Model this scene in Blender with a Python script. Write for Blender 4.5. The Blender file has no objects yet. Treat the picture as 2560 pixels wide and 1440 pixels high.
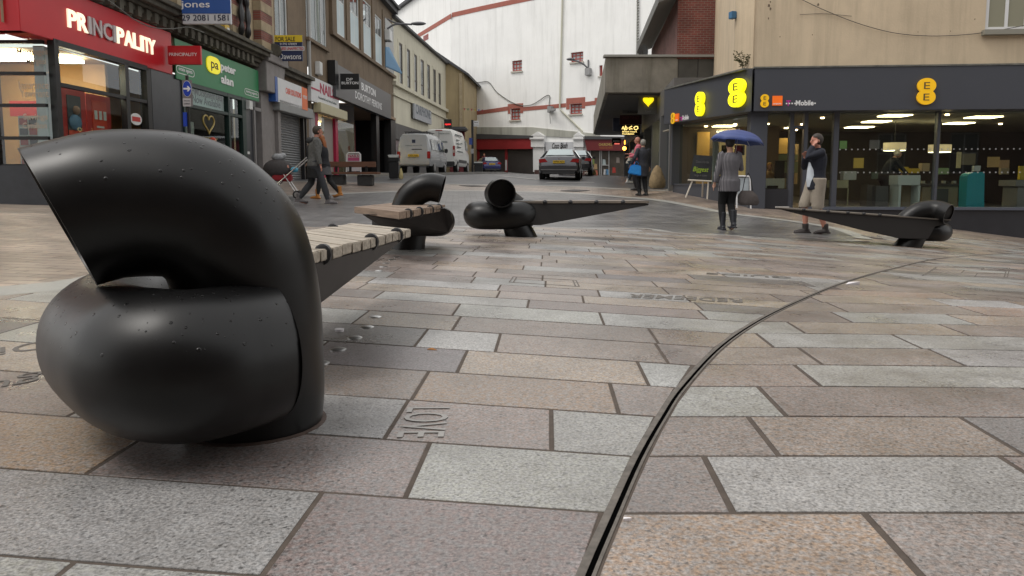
import bpy, bmesh, math, random
import numpy as np
from mathutils import Vector, Matrix
random.seed(7)
SC=bpy.context.scene; COL=SC.collection
# ---------------- camera ----------------
F=1900.; TH=math.atan(195/1900); H=.70; PY=650.
cd=bpy.data.cameras.new('camera'); cam=bpy.data.objects.new('camera',cd); COL.objects.link(cam)
cam.location=(0,0,H); cam.rotation_euler=(math.pi/2-TH,0,0)
cd.sensor_width=36; cd.lens=36*F/2560; cd.shift_y=-(720-PY)/2560; cd.clip_start=.05; cd.clip_end=900
SC.camera=cam
# ---------------- sky, sun, exposure ----------------
w=bpy.data.worlds.new('World'); SC.world=w; w.use_nodes=True
nt=w.node_tree; bg=nt.nodes['Background']
sky=nt.nodes.new('ShaderNodeTexSky'); sky.sky_type='NISHITA'; sky.sun_disc=False
SUN_EL=math.radians(58); SUN_AZ=math.radians(255)
sky.sun_elevation=SUN_EL; sky.sun_rotation=SUN_AZ; sky.dust_density=4; sky.air_density=1.2
mx=nt.nodes.new('ShaderNodeMix'); mx.data_type='RGBA'; mx.inputs[0].default_value=.82
mx.inputs[7].default_value=(10.9,10.7,10.4,1)
nt.links.new(sky.outputs[0],mx.inputs[6]); nt.links.new(mx.outputs[2],bg.inputs[0]); bg.inputs[1].default_value=.112
sl=bpy.data.lights.new('sun','SUN'); sl.energy=1.2; sl.angle=math.radians(22); sl.color=(1,.97,.92)
so=bpy.data.objects.new('sun',sl); COL.objects.link(so); so.location=(0,0,40)
so.rotation_euler=(math.pi/2-SUN_EL,0,math.pi-SUN_AZ)
SC.view_settings.view_transform='Standard'; SC.view_settings.look='None'; SC.view_settings.gamma=1
SC.view_settings.exposure=.16
SC.render.engine='CYCLES'
# ---------------- pixel / world helpers (positions measured on the photograph, 2560 px wide) ----------------
def ray(px,py):
    a=(px-1280)/F; b=(PY-py)/F
    return np.array([a, math.cos(TH)+b*math.sin(TH), -math.sin(TH)+b*math.cos(TH)])
def atY(px,py,Y):
    r=ray(px,py); return r*(Y/r[1])+np.array([0,0,H])
def atZ(px,py,z):
    r=ray(px,py); return r*((z-H)/r[2])+np.array([0,0,H])
GC=np.array([(0,0,0),(-2,0,0),(2,0,0),(0,-6,0),(-8,-6,.05),(8,-6,-.15),(-1,2.2,0),(1.5,2.6,0),(-3,4.4,.02),(2.3,5.2,-.03),(5,7.2,-.22),(-.9,7.8,0),(0,9.7,0),
(6.4,12.2,-.35),(4,14,-.20),(5.4,13.6,-.22),(4,23.5,.27),(-4.5,17.4,.17),(2.1,34,.79),(-4.8,38,1.13),(-5.5,25.7,.6),(-4.9,32,.84),
(6.1,19.4,.03),(12.8,18.9,-.70),(4.9,23.7,.40),(-8.0,12.7,.3),(-8.4,14.2,.27),(-7.9,25,.68),(-7.1,45,1.25),(6.9,45,1.05),(-2.3,68,1.5),(5.9,66,1.15),(8,60,1.1),
(-12,12,.35),(12,10,-.75),(18,18,-1.2),(-6,60,1.45),(0,18,.08),(-4,12,.07),(0,85,1.8),(-14,90,1.9),(-30,40,1.8),(30,40,-.6),(-30,0,.4),(30,0,-1.),(25,75,.8),(-30,100,2.),(30,120,1.5),(0,120,2),(-30,-30,.3),(30,-30,-.6)],float)
def _rbf():
    P=GC[:,:2];n=len(P)
    D=np.linalg.norm(P[:,None]-P[None],axis=2)
    K=np.where(D>0,D*D*np.log(D+1e-9),0)+np.eye(n)*.35
    Q=np.c_[np.ones(n),P]
    A=np.zeros((n+3,n+3));A[:n,:n]=K;A[:n,n:]=Q;A[n:,:n]=Q.T
    return np.linalg.solve(A,np.r_[GC[:,2],0,0,0])
RW=_rbf()
def gzv(X,Y):
    X=np.asarray(X,float);Y=np.asarray(Y,float);sh=X.shape;X=np.clip(X.ravel(),-40,40);Y=np.clip(Y.ravel(),-35,125)
    D=np.hypot(X[:,None]-GC[None,:,0],Y[:,None]-GC[None,:,1])
    K=D*D*np.log(D+1e-9);n=len(GC)
    return (K@RW[:n]+RW[n]+RW[n+1]*X+RW[n+2]*Y).reshape(sh)
def gz(x,y): return float(gzv([x],[y])[0])
def hit(px,py,ymax=90):
    r=ray(px,py);ts=np.linspace(.8,ymax,900)/r[1];P=r[None]*ts[:,None]+np.array([0,0,H])
    d=P[:,2]-gzv(P[:,0],P[:,1]);i=np.where(d<=0)[0]
    if len(i)==0: return P[-1]
    i=i[0]
    if i==0: return P[0]
    f=d[i-1]/(d[i-1]-d[i]);return P[i-1]+(P[i]-P[i-1])*f
def smooth(pts,n=60):
    P=np.array(pts,float);m=len(P);E=np.vstack([2*P[0]-P[1],P,2*P[-1]-P[-2]])
    out=[]
    for i in range(m-1):
        a,b,c,d=E[i],E[i+1],E[i+2],E[i+3];k=max(2,n//(m-1))
        for j in range(k):
            t=j/k;out.append(.5*((2*b)+(c-a)*t+(2*a-5*b+4*c-d)*t*t+(3*b-a-3*c+d)*t**3))
    out.append(P[-1]);return np.array(out)
# ---------------- materials ----------------
MC={}
def N(nt,t,**k):
    n=nt.nodes.new(t)
    for a,b in k.items(): setattr(n,a,b)
    return n
def mat(name,col=(.5,.5,.5),rough=.6,metal=0,var=0.,vs=3.,bump=0.,bs=40.,emit=None,es=1.,coat=0.,streak=0.,dirt=None,spec=.5):
    if name in MC: return MC[name]
    m=bpy.data.materials.new(name);m.use_nodes=True;nt=m.node_tree;b=nt.nodes['Principled BSDF'];L=nt.links.new
    b.inputs['Base Color'].default_value=(*col,1);b.inputs['Roughness'].default_value=rough;b.inputs['Metallic'].default_value=metal
    b.inputs['Coat Weight'].default_value=coat;b.inputs['Specular IOR Level'].default_value=spec
    if emit: b.inputs['Emission Color'].default_value=(*emit,1);b.inputs['Emission Strength'].default_value=es
    if var or bump or streak:
        g=N(nt,'ShaderNodeNewGeometry')
        src=None
        if var:
            no=N(nt,'ShaderNodeTexNoise');no.inputs['Scale'].default_value=vs;no.inputs['Detail'].default_value=8;no.inputs['Roughness'].default_value=.65;L(g.outputs['Position'],no.inputs['Vector'])
            mr=N(nt,'ShaderNodeMapRange');mr.inputs[1].default_value=.25;mr.inputs[2].default_value=.75;mr.inputs[3].default_value=1-var;mr.inputs[4].default_value=1+var;L(no.outputs[0],mr.inputs[0])
            vm=N(nt,'ShaderNodeVectorMath',operation='SCALE');vm.inputs[0].default_value=col;L(mr.outputs[0],vm.inputs['Scale']);src=vm.outputs[0]
        if streak:
            mp=N(nt,'ShaderNodeMapping');mp.inputs['Scale'].default_value=(1.6,1.6,.12);L(g.outputs['Position'],mp.inputs[0])
            n2=N(nt,'ShaderNodeTexNoise');n2.inputs['Scale'].default_value=1.3;n2.inputs['Detail'].default_value=9;n2.inputs['Roughness'].default_value=.7;L(mp.outputs[0],n2.inputs[0])
            r2=N(nt,'ShaderNodeMapRange');r2.inputs[1].default_value=.48;r2.inputs[2].default_value=.75;r2.inputs[3].default_value=0;r2.inputs[4].default_value=streak;L(n2.outputs[0],r2.inputs[0])
            mi=N(nt,'ShaderNodeMix',data_type='RGBA');L(r2.outputs[0],mi.inputs[0]);mi.inputs[6].default_value=(*col,1)
            if src: L(src,mi.inputs[6])
            mi.inputs[7].default_value=(*(dirt or (col[0]*.3,col[1]*.3,col[2]*.27)),1);src=mi.outputs[2]
        if src: L(src,b.inputs['Base Color'])
        if bump:
            n3=N(nt,'ShaderNodeTexNoise');n3.inputs['Scale'].default_value=bs;n3.inputs['Detail'].default_value=5;L(g.outputs['Position'],n3.inputs[0])
            bu=N(nt,'ShaderNodeBump');bu.inputs['Strength'].default_value=bump;bu.inputs['Distance'].default_value=.02;L(n3.outputs[0],bu.inputs['Height']);L(bu.outputs[0],b.inputs['Normal'])
    MC[name]=m;return m
def brickmat(name,d,c1,c2,mortar,bw=.225,bh=.075,ms=.01,horiz=False,rough=.8,ang=0,var=.3):
    if name in MC: return MC[name]
    m=bpy.data.materials.new(name);m.use_nodes=True;nt=m.node_tree;b=nt.nodes['Principled BSDF'];L=nt.links.new
    g=N(nt,'ShaderNodeNewGeometry')
    cx=N(nt,'ShaderNodeCombineXYZ')
    if horiz:
        mp=N(nt,'ShaderNodeVectorRotate',rotation_type='Z_AXIS');mp.inputs['Angle'].default_value=ang;L(g.outputs['Position'],mp.inputs[0]);vec=mp.outputs[0]
    else:
        dt=N(nt,'ShaderNodeVectorMath',operation='DOT_PRODUCT');dt.inputs[1].default_value=(d[0],d[1],0);L(g.outputs['Position'],dt.inputs[0])
        sp=N(nt,'ShaderNodeSeparateXYZ');L(g.outputs['Position'],sp.inputs[0]);L(dt.outputs['Value'],cx.inputs[0]);L(sp.outputs[2],cx.inputs[1]);vec=cx.outputs[0]
    br=N(nt,'ShaderNodeTexBrick');br.inputs['Scale'].default_value=1;br.inputs['Brick Width'].default_value=bw;br.inputs['Row Height'].default_value=bh
    br.inputs['Mortar Size'].default_value=ms;br.inputs['Color1'].default_value=(*c1,1);br.inputs['Color2'].default_value=(*c2,1);br.inputs['Mortar'].default_value=(*mortar,1);L(vec,br.inputs['Vector'])
    no=N(nt,'ShaderNodeTexNoise');no.inputs['Scale'].default_value=1.3;no.inputs['Detail'].default_value=9;L(g.outputs['Position'],no.inputs[0])
    mr=N(nt,'ShaderNodeMapRange');mr.inputs[1].default_value=.3;mr.inputs[2].default_value=.7;mr.inputs[3].default_value=1-var;mr.inputs[4].default_value=1+var;L(no.outputs[0],mr.inputs[0])
    fac=mr.outputs[0]
    if horiz:
        mq=N(nt,'ShaderNodeMapping');mq.inputs['Scale'].default_value=(2.4,6.5,1);L(vec,mq.inputs[0]);nq=N(nt,'ShaderNodeTexNoise');nq.inputs['Scale'].default_value=1;nq.inputs['Detail'].default_value=5;nq.inputs['Roughness'].default_value=.75;L(mq.outputs[0],nq.inputs[0])
        rq=N(nt,'ShaderNodeMapRange');rq.inputs[1].default_value=.32;rq.inputs[2].default_value=.68;rq.inputs[3].default_value=.72;rq.inputs[4].default_value=1.28;L(nq.outputs[0],rq.inputs[0]);mm=N(nt,'ShaderNodeMath',operation='MULTIPLY');L(fac,mm.inputs[0]);L(rq.outputs[0],mm.inputs[1]);fac=mm.outputs[0]
    vm=N(nt,'ShaderNodeVectorMath',operation='SCALE');L(br.outputs[0],vm.inputs[0]);L(fac,vm.inputs['Scale']);L(vm.outputs[0],b.inputs['Base Color'])
    bu=N(nt,'ShaderNodeBump');bu.inputs['Strength'].default_value=.4;bu.inputs['Distance'].default_value=.01;bu.invert=True;L(br.outputs['Fac'],bu.inputs['Height']);L(bu.outputs[0],b.inputs['Normal'])
    b.inputs['Roughness'].default_value=rough
    MC[name]=m;return m
def glassmat(name,tint=(.85,.9,.88),fres=1.45,base=0.):
    if name in MC: return MC[name]
    m=bpy.data.materials.new(name);m.use_nodes=True;nt=m.node_tree;L=nt.links.new;nt.nodes.remove(nt.nodes['Principled BSDF'])
    t=N(nt,'ShaderNodeBsdfTransparent');t.inputs[0].default_value=(*tint,1);gl=N(nt,'ShaderNodeBsdfGlossy');gl.inputs['Roughness'].default_value=.01;gl.inputs[0].default_value=(.9,.95,1,1)
    fr=N(nt,'ShaderNodeFresnel');fr.inputs[0].default_value=fres
    ad=N(nt,'ShaderNodeMath',operation='ADD');ad.use_clamp=True;ad.inputs[1].default_value=base;L(fr.outputs[0],ad.inputs[0])
    mx=N(nt,'ShaderNodeMixShader');gg=N(nt,'ShaderNodeNewGeometry');nb=N(nt,'ShaderNodeMath',operation='SUBTRACT');nb.inputs[0].default_value=1;L(gg.outputs['Backfacing'],nb.inputs[1]);mu=N(nt,'ShaderNodeMath',operation='MULTIPLY');L(ad.outputs[0],mu.inputs[0]);L(nb.outputs[0],mu.inputs[1]);L(mu.outputs[0],mx.inputs[0]);L(t.outputs[0],mx.inputs[1]);L(gl.outputs[0],mx.inputs[2]);L(mx.outputs[0],nt.nodes['Material Output'].inputs[0])
    MC[name]=m;return m
# ---------------- mesh builder ----------------
LOC={}
class MB:
    def __init__(s): s.v=[];s.f=[];s.mi=[];s.cm=0
    def add(s,vs,fs):
        o=len(s.v);s.v+= [tuple(map(float,p)) for p in vs];s.f+=[[i+o for i in f] for f in fs];s.mi+=[s.cm]*len(fs);return s
    def frame(s,o,X,Y,Z,a,b):   # box from a to b in frame
        o=np.array(o,float);A=[np.array(q,float) for q in (X,Y,Z)];vs=[]
        for k in (a[2],b[2]):
            for j in (a[1],b[1]):
                for i in (a[0],b[0]): vs.append(o+A[0]*i+A[1]*j+A[2]*k)
        return s.add(vs,[(0,2,3,1),(4,5,7,6),(0,1,5,4),(2,6,7,3),(0,4,6,2),(1,3,7,5)])
    def box(s,c,d,rz=0):
        c0,s0=math.cos(rz),math.sin(rz);h=[q/2 for q in d];return s.frame(c,(c0,s0,0),(-s0,c0,0),(0,0,1),(-h[0],-h[1],-h[2]),(h[0],h[1],h[2]))
    def bb(s,a,b): return s.frame((0,0,0),(1,0,0),(0,1,0),(0,0,1),a,b)
    def wbox(s,w,u0,u1,z0,z1,d0,d1): return s.frame((w.p[0],w.p[1],0),(w.d[0],w.d[1],0),(w.n[0],w.n[1],0),(0,0,1),(u0,d0,z0),(u1,d1,z1))
    def prism(s,bot,top):
        n=len(bot);return s.add(list(bot)+list(top),[list(range(n))[::-1],list(range(n,2*n))]+[[i,(i+1)%n,n+(i+1)%n,n+i] for i in range(n)])
    def wpoly(s,w,pts,d0,d1): return s.prism([w.W(u,z,d0) for u,z in pts],[w.W(u,z,d1) for u,z in pts])
    def loft(s,rings,cap=True,close=True):
        n=len(rings[0]);m=len(rings);vs=[p for r in rings for p in r];fs=[]
        for i in range(m-1):
            for j in range(n if close else n-1):
                a=i*n+j;b=i*n+(j+1)%n;fs.append((a,b,b+n,a+n))
        if cap: fs.append(list(range(n))[::-1]);fs.append([(m-1)*n+j for j in range(n)])
        return s.add(vs,fs)
    def tube(s,pts,r,n=12,cap=True,hollow=0,cut0=None,cut1=None,ell=1.):
        P=[np.array(p,float) for p in pts];R=list(r) if hasattr(r,'__len__') else [r]*len(P);e0,e1=P[0],P[-1]
        if cut0 is not None:
            d=P[0]-P[1];d/=np.linalg.norm(d);X_=[P[0]+d*R[0]*k/8 for k in (10,8,6,4,2,1)];P=X_+P;R=[R[0]]*6+R
        if cut1 is not None:
            d=P[-1]-P[-2];d/=np.linalg.norm(d);P=P+[P[-1]+d*R[-1]*k/8 for k in (1,2,4,6,8,10)];R=R+[R[-1]]*6
        m=len(P);E0={0:e0,m-1:e1};T=[];
        for i in range(m):
            t=P[min(i+1,m-1)]-P[max(i-1,0)];T.append(t/(np.linalg.norm(t)+1e-12))
        up=np.array([0,0,1.]) if abs(T[0][2])<.9 else np.array([0,1.,0]);u=np.cross(T[0],up);u/=np.linalg.norm(u);rings=[];inner=[]
        for i in range(m):
            u=u-T[i]*np.dot(u,T[i]);u/=np.linalg.norm(u);v=np.cross(T[i],u)
            def ring(rr):
                q=[P[i]+u*math.cos(2*math.pi*k/n)*rr+v*math.sin(2*math.pi*k/n)*rr*ell for k in range(n)]
                for c,e in ((cut0,0),(cut1,m-1)):
                    if c is not None and abs(i-e)<m//2+1:
                        c_=np.array(c,float);c_/=np.linalg.norm(c_)
                        q=[x if np.dot(x-E0[e],c_)<=0 else x-T[e]*(np.dot(x-E0[e],c_)/np.dot(T[e],c_)) for x in q]
                return q
            rings.append(ring(R[i]))
            if hollow: inner.append(ring(R[i]-hollow))
        if not hollow: return s.loft(rings,cap)
        s.loft(rings,False);s.loft([x[::-1] for x in inner],False)
        for e in (0,-1): s.loft([rings[e],inner[e]] if e else [inner[e],rings[e]],False)
        return s
    def cyl(s,a,b,r,n=16,r2=None): return s.tube([a,b],[r,r if r2 is None else r2],n)
    def sphere(s,c,r,n=12,m=8):
        r=r if hasattr(r,'__len__') else (r,r,r);rings=[]
        for i in range(m+1):
            t=math.pi*(i/m*.996+.002);rings.append([(c[0]+r[0]*math.sin(t)*math.cos(2*math.pi*k/n),c[1]+r[1]*math.sin(t)*math.sin(2*math.pi*k/n),c[2]-r[2]*math.cos(t)) for k in range(n)])
        return s.loft(rings)
    def lathe(s,c,prof,n=20):
        return s.loft([[(c[0]+r*math.cos(2*math.pi*k/n),c[1]+r*math.sin(2*math.pi*k/n),c[2]+z) for k in range(n)] for r,z in prof])
    def build(s,name,m,parent=None,bevel=0,sm=True,local=False,remesh=0,ang=35,kind=None,fixn=True):
        me=bpy.data.meshes.new(name);off=np.zeros(3)
        if parent is not None and not local: off=LOC.get(parent.name,np.zeros(3))
        me.from_pydata([(p[0]-off[0],p[1]-off[1],p[2]-off[2]) for p in s.v],[],s.f)
        ms=m if isinstance(m,(list,tuple)) else [m]
        for x in ms: me.materials.append(x)
        me.polygons.foreach_set('material_index',s.mi)
        b=bmesh.new();b.from_mesh(me)
        if fixn: bmesh.ops.recalc_face_normals(b,faces=b.faces)
        if bevel:
            es=[e for e in b.edges if len(e.link_faces)==2 and e.calc_face_angle(0)>.5]
            bmesh.ops.bevel(b,geom=es,offset=bevel,segments=2,affect='EDGES',clamp_overlap=True)
        b.to_mesh(me);b.free()
        o=bpy.data.objects.new(name,me);COL.objects.link(o)
        if remesh:
            md=o.modifiers.new('r','REMESH');md.mode='VOXEL';md.voxel_size=remesh
            sm_=o.modifiers.new('s','SMOOTH');sm_.iterations=4;sm_.factor=.5
            dg=bpy.context.evaluated_depsgraph_get();m2=bpy.data.meshes.new_from_object(o.evaluated_get(dg));o.modifiers.clear();o.data=m2;me=m2;me.name=name
            if not me.materials:
                for x in ms: me.materials.append(x)
        if sm:
            me.polygons.foreach_set('use_smooth',[True]*len(me.polygons))
            if not remesh: me.set_sharp_from_angle(angle=math.radians(ang))
        if parent is not None:
            o.parent=parent;LOC[o.name]=off if not local else LOC.get(parent.name,np.zeros(3))
        if kind: o['kind']=kind
        me.update();return o
def tag(o,label=None,cat=None,group=None,kind=None):
    for k,v in (('label',label),('category',cat),('group',group),('kind',kind)):
        if v: o[k]=v
    return o
def thing(name,label,cat,loc=(0,0,0),group=None,rz=0):
    o=bpy.data.objects.new(name,None);COL.objects.link(o);o.location=loc;o.rotation_euler=(0,0,rz);o.empty_display_size=.1
    LOC[o.name]=np.array(loc,float);return tag(o,label,cat,group)
class Wall:
    def __init__(s,p,q):
        s.p=np.array(p,float);d=np.array(q,float)-s.p;s.L=np.linalg.norm(d);s.d=d/s.L;s.n=np.array([s.d[1],-s.d[0]])
        if np.dot(s.n,-s.p)<0: s.n=-s.n
    def W(s,u,z,o=0): q=s.p+s.d*u+s.n*o;return (q[0],q[1],z)
    def px(s,px,py,o=0):
        r=ray(px,py);p=s.p+s.n*o;t=np.dot(s.n,p)/np.dot(s.n,r[:2]);P=r*t;return float(np.dot(P[:2]-p,s.d)),float(P[2]+H)
    def pz(s,px,py,o=0): return s.px(px,py,o)
def text(body,m,parent,frame,u0,z0,wid,hei,off=.004,ext=.003,bold=0.,name='lettering',shear=0.,flip=False,sp=1.):
    """frame(u,z,o)->world"""
    cu=bpy.data.curves.new('t','FONT');cu.body=body;cu.size=1;cu.offset=bold;cu.resolution_u=3;cu.extrude=0;cu.shear=shear;cu.space_character=sp
    o=bpy.data.objects.new('t',cu);COL.objects.link(o);dg=bpy.context.evaluated_depsgraph_get();me=bpy.data.meshes.new_from_object(o.evaluated_get(dg))
    bpy.data.objects.remove(o)
    n=len(me.vertices)
    if n==0: return None
    V=np.zeros(n*3);me.vertices.foreach_get('co',V);V=V.reshape(-1,3);mn=V.min(0);mxx=V.max(0);S=(mxx-mn);S[S==0]=1
    sx=wid/S[0];sy=hei/S[1] if hei else sx
    fs=[list(p.vertices) for p in me.polygons]
    ed={}
    for f in fs:
        for i in range(len(f)):
            e=(f[i],f[(i+1)%len(f)]);ed[e]=1
    bd=[e for e in ed if (e[1],e[0]) not in ed]
    f2=fs+[[i+n for i in f] for f in fs]+[[a,b,b+n,a+n] for a,b in bd]
    vs=[]
    for o_ in (off,off+ext):
        for v in V: vs.append(frame(u0+(v[0]-mn[0])*sx,z0+(v[1]-mn[1])*sy,o_))
    mb=MB();mb.add(vs,f2);bpy.data.meshes.remove(me)
    return mb.build(name,m,parent,sm=False,fixn=False)
# ---------------- ground ----------------
def drape(name,m,xs,ys,dz,kind='structure'):
    X,Y=np.meshgrid(xs,ys);Z=gzv(X,Y)+dz;nx=len(xs);ny=len(ys)
    mb=MB();mb.add(np.c_[X.ravel(),Y.ravel(),Z.ravel()],[(j*nx+i,j*nx+i+1,(j+1)*nx+i+1,(j+1)*nx+i) for j in range(ny-1) for i in range(nx-1)])
    return mb.build(name,m,kind=kind,fixn=False,ang=80)
def resamp(P,n):
    P=np.array([p[:2] for p in P],float);s=np.r_[0,np.cumsum(np.linalg.norm(np.diff(P,axis=0),axis=1))];t=np.linspace(0,s[-1],n);return np.c_[np.interp(t,s,P[:,0]),np.interp(t,s,P[:,1])]
def band(name,m,A,B,n,k,dz,kind='structure'):
    A=resamp(A,n);B=resamp(B,n);V=[];
    for i in range(n):
        for j in range(k+1): V.append(A[i]+(B[i]-A[i])*j/k)
    V=np.array(V);Z=gzv(V[:,0],V[:,1])+dz;K=k+1
    mb=MB();mb.add(np.c_[V,Z],[(i*K+j,i*K+j+1,(i+1)*K+j+1,(i+1)*K+j) for i in range(n-1) for j in range(k)])
    o=mb.build(name,m,kind=kind,fixn=False,ang=80)
    me=o.data
    if me.polygons and me.polygons[0].normal.z<0: me.flip_normals()
    return o
def offset(P,d):
    P=np.array([p[:2] for p in P]);T=np.gradient(P,axis=0);T/=np.linalg.norm(T,axis=1)[:,None];return P+np.c_[-T[:,1],T[:,0]]*d
ASPH=mat('asphalt',(.07,.07,.074),.42,var=.4,vs=2,bump=.15,bs=60)
BUFF=brickmat('buff_paving',None,(.30,.24,.195),(.21,.17,.145),(.08,.06,.05),bw=.42,bh=.155,ms=.009,horiz=True,rough=.34,ang=math.radians(6))
DARK=brickmat('grey_setts',None,(.10,.10,.104),(.20,.195,.195),(.04,.036,.033),bw=.34,bh=.11,ms=.011,horiz=True,rough=.33,ang=math.radians(-4))
LIGHT=mat('light_granite',(.31,.31,.29),.42,var=.12,vs=30)
xs=np.r_[[-400,-150,-60],np.arange(-40,41,1.),[60,150,400]];ys=np.r_[[-300,-60],np.arange(-30,126,1.),[200,500,800]]
drape('ground',ASPH,xs,ys,-.02)
far=[(-12,24),(-9,25.5),(-6,27.5),(-3,28.5),(0,29),(2.5,28),(4.2,25.5),(5.4,23.9)]
near=[(-16,-8),(-10,-8),(-5,-8),(0,-8),(5,-8),(9,-8),(13,-8),(20,-8)]
mid=[(-14,10),(-9.5,10),(-5,10),(0,10),(4,10),(8,10),(12,10),(20,10)]
far2=[(-14,24),(-9,25.5),(-6,27.5),(-3,28.5),(0,29),(2.5,28.5),(4.6,25.8),(8,22),(20,20)]
band('plaza_paving',BUFF,near,mid,60,40,-.004)
bp=band('plaza_paving',BUFF,mid,far2,60,40,-.004)
band('stone_edge_strip',LIGHT,offset(resamp(far,40),-.15),offset(resamp(far,40),.15),40,1,.004)
lowpx=[(420,600),(600,585),(900,563),(1130,566),(1400,570),(1609,571),(1700,583),(1800,587),(1900,594),(2010,600),(2080,602),(2133,600)]
uppx=[(380,522),(600,500),(900,484),(1100,478),(1300,480),(1480,488),(1621,500),(1792,531),(1900,545),(2000,558),(2080,573),(2139,596)]
LOW=smooth([hit(*p)[:2] for p in lowpx],66);UP=smooth([hit(*p)[:2] for p in uppx],66)
band('dark_sett_paving',DARK,LOW,UP,90,24,.004)
band('stone_edge_strip',LIGHT,LOW,offset(resamp(LOW,90),-.22),90,1,.008)
band('stone_edge_strip',LIGHT,UP,offset(resamp(UP,90),.3),90,1,.008)
# ---- slabs, laid one by one ----
DR=smooth([(.015,.8),(.08,1.08),(.135,1.27),(.196,1.46),(.318,1.83),(.445,2.17),(.575,2.49),(.88,3.13)]+[tuple(hit(*q)[:2]) for q in ((1900,807),(2000,757),(2120,708),(2230,676),(2340,650),(2450,640),(2570,634),(2700,630))],150)
BND=smooth([(-5.5,2.7),(-4,3.6),(-3.0,4.42),(-2.6,5.2),(-2.9,6.6),(-3.2,9)],40)
SLABC={'L':(.295,.292,.28),'B':(.285,.245,.208),'M':(.215,.186,.172),'D':(.165,.153,.148),'P':(.255,.218,.196),'O':(.275,.22,.182)}
def sm_matr():
    m=bpy.data.materials.new('granite_slab');m.use_nodes=True;nt=m.node_tree;b=nt.nodes['Principled BSDF'];L=nt.links.new
    at=N(nt,'ShaderNodeAttribute');at.attribute_name='col';g=N(nt,'ShaderNodeNewGeometry')
    no=N(nt,'ShaderNodeTexNoise');no.inputs['Scale'].default_value=130;no.inputs['Detail'].default_value=3;no.inputs['Roughness'].default_value=.7;L(g.outputs['Position'],no.inputs[0])
    mr=N(nt,'ShaderNodeMapRange');mr.inputs[1].default_value=.3;mr.inputs[2].default_value=.7;mr.inputs[3].default_value=.42;mr.inputs[4].default_value=1.6;L(no.outputs[0],mr.inputs[0])
    vo=N(nt,'ShaderNodeTexVoronoi');vo.inputs['Scale'].default_value=150;L(g.outputs['Position'],vo.inputs['Vector'])
    vr=N(nt,'ShaderNodeMapRange');vr.inputs[1].default_value=.0;vr.inputs[2].default_value=.26;vr.inputs[3].default_value=.22;vr.inputs[4].default_value=1.;L(vo.outputs['Color'],vr.inputs[0])
    bg=N(nt,'ShaderNodeTexNoise');bg.inputs['Scale'].default_value=2.2;bg.inputs['Detail'].default_value=7;bg.inputs['Roughness'].default_value=.65;L(g.outputs['Position'],bg.inputs[0])
    br=N(nt,'ShaderNodeMapRange');br.inputs[1].default_value=.3;br.inputs[2].default_value=.7;br.inputs[3].default_value=.74;br.inputs[4].default_value=1.17;L(bg.outputs[0],br.inputs[0])
    a=N(nt,'ShaderNodeMath',operation='MULTIPLY');L(mr.outputs[0],a.inputs[0]);L(vr.outputs[0],a.inputs[1])
    c=N(nt,'ShaderNodeMath',operation='MULTIPLY');L(a.outputs[0],c.inputs[0]);L(br.outputs[0],c.inputs[1])
    vm=N(nt,'ShaderNodeVectorMath',operation='SCALE');L(at.outputs['Color'],vm.inputs[0]);L(c.outputs[0],vm.inputs['Scale'])
    hs=N(nt,'ShaderNodeTexNoise');hs.inputs['Scale'].default_value=60;hs.inputs['Detail'].default_value=2;L(g.outputs['Position'],hs.inputs[0])
    hr=N(nt,'ShaderNodeMapRange');hr.inputs[1].default_value=.35;hr.inputs[2].default_value=.65;hr.inputs[3].default_value=.45;hr.inputs[4].default_value=1.65;L(hs.outputs[0],hr.inputs[0])
    hv=N(nt,'ShaderNodeHueSaturation');L(hr.outputs[0],hv.inputs['Saturation']);L(vm.outputs[0],hv.inputs['Color']);
    gv=N(nt,'ShaderNodeTexVoronoi');gv.inputs['Scale'].default_value=2.6;L(g.outputs['Position'],gv.inputs['Vector'])
    gs=N(nt,'ShaderNodeSeparateColor');L(gv.outputs['Color'],gs.inputs[0]);gr=N(nt,'ShaderNodeMapRange');gr.inputs[1].default_value=.5;gr.inputs[2].default_value=1;gr.inputs[3].default_value=0;gr.inputs[4].default_value=.075;L(gs.outputs[0],gr.inputs[0])
    gd=N(nt,'ShaderNodeMath',operation='SUBTRACT');L(gr.outputs[0],gd.inputs[0]);L(gv.outputs['Distance'],gd.inputs[1]);gm=N(nt,'ShaderNodeMath',operation='MULTIPLY');gm.use_clamp=True;gm.inputs[1].default_value=60;L(gd.outputs[0],gm.inputs[0])
    sn_=N(nt,'ShaderNodeTexNoise');sn_.inputs['Scale'].default_value=.9;sn_.inputs['Detail'].default_value=10;sn_.inputs['Roughness'].default_value=.72;L(g.outputs['Position'],sn_.inputs[0]);sr=N(nt,'ShaderNodeMapRange');sr.inputs[1].default_value=.48;sr.inputs[2].default_value=.66;sr.inputs[3].default_value=0;sr.inputs[4].default_value=.5;L(sn_.outputs[0],sr.inputs[0])
    mxx=N(nt,'ShaderNodeMath',operation='MAXIMUM');g5=N(nt,'ShaderNodeMath',operation='MULTIPLY');g5.inputs[1].default_value=.55;L(gm.outputs[0],g5.inputs[0]);L(g5.outputs[0],mxx.inputs[0]);L(sr.outputs[0],mxx.inputs[1])
    md=N(nt,'ShaderNodeMix',data_type='RGBA');L(mxx.outputs[0],md.inputs[0]);L(hv.outputs[0],md.inputs[6]);md.inputs[7].default_value=(.09,.078,.068,1);L(md.outputs[2],b.inputs['Base Color'])
    ro=N(nt,'ShaderNodeMapRange');ro.inputs[1].default_value=.35;ro.inputs[2].default_value=.65;ro.inputs[3].default_value=.25;ro.inputs[4].default_value=.46;L(bg.outputs[0],ro.inputs[0]);L(ro.outputs[0],b.inputs['Roughness'])
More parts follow.
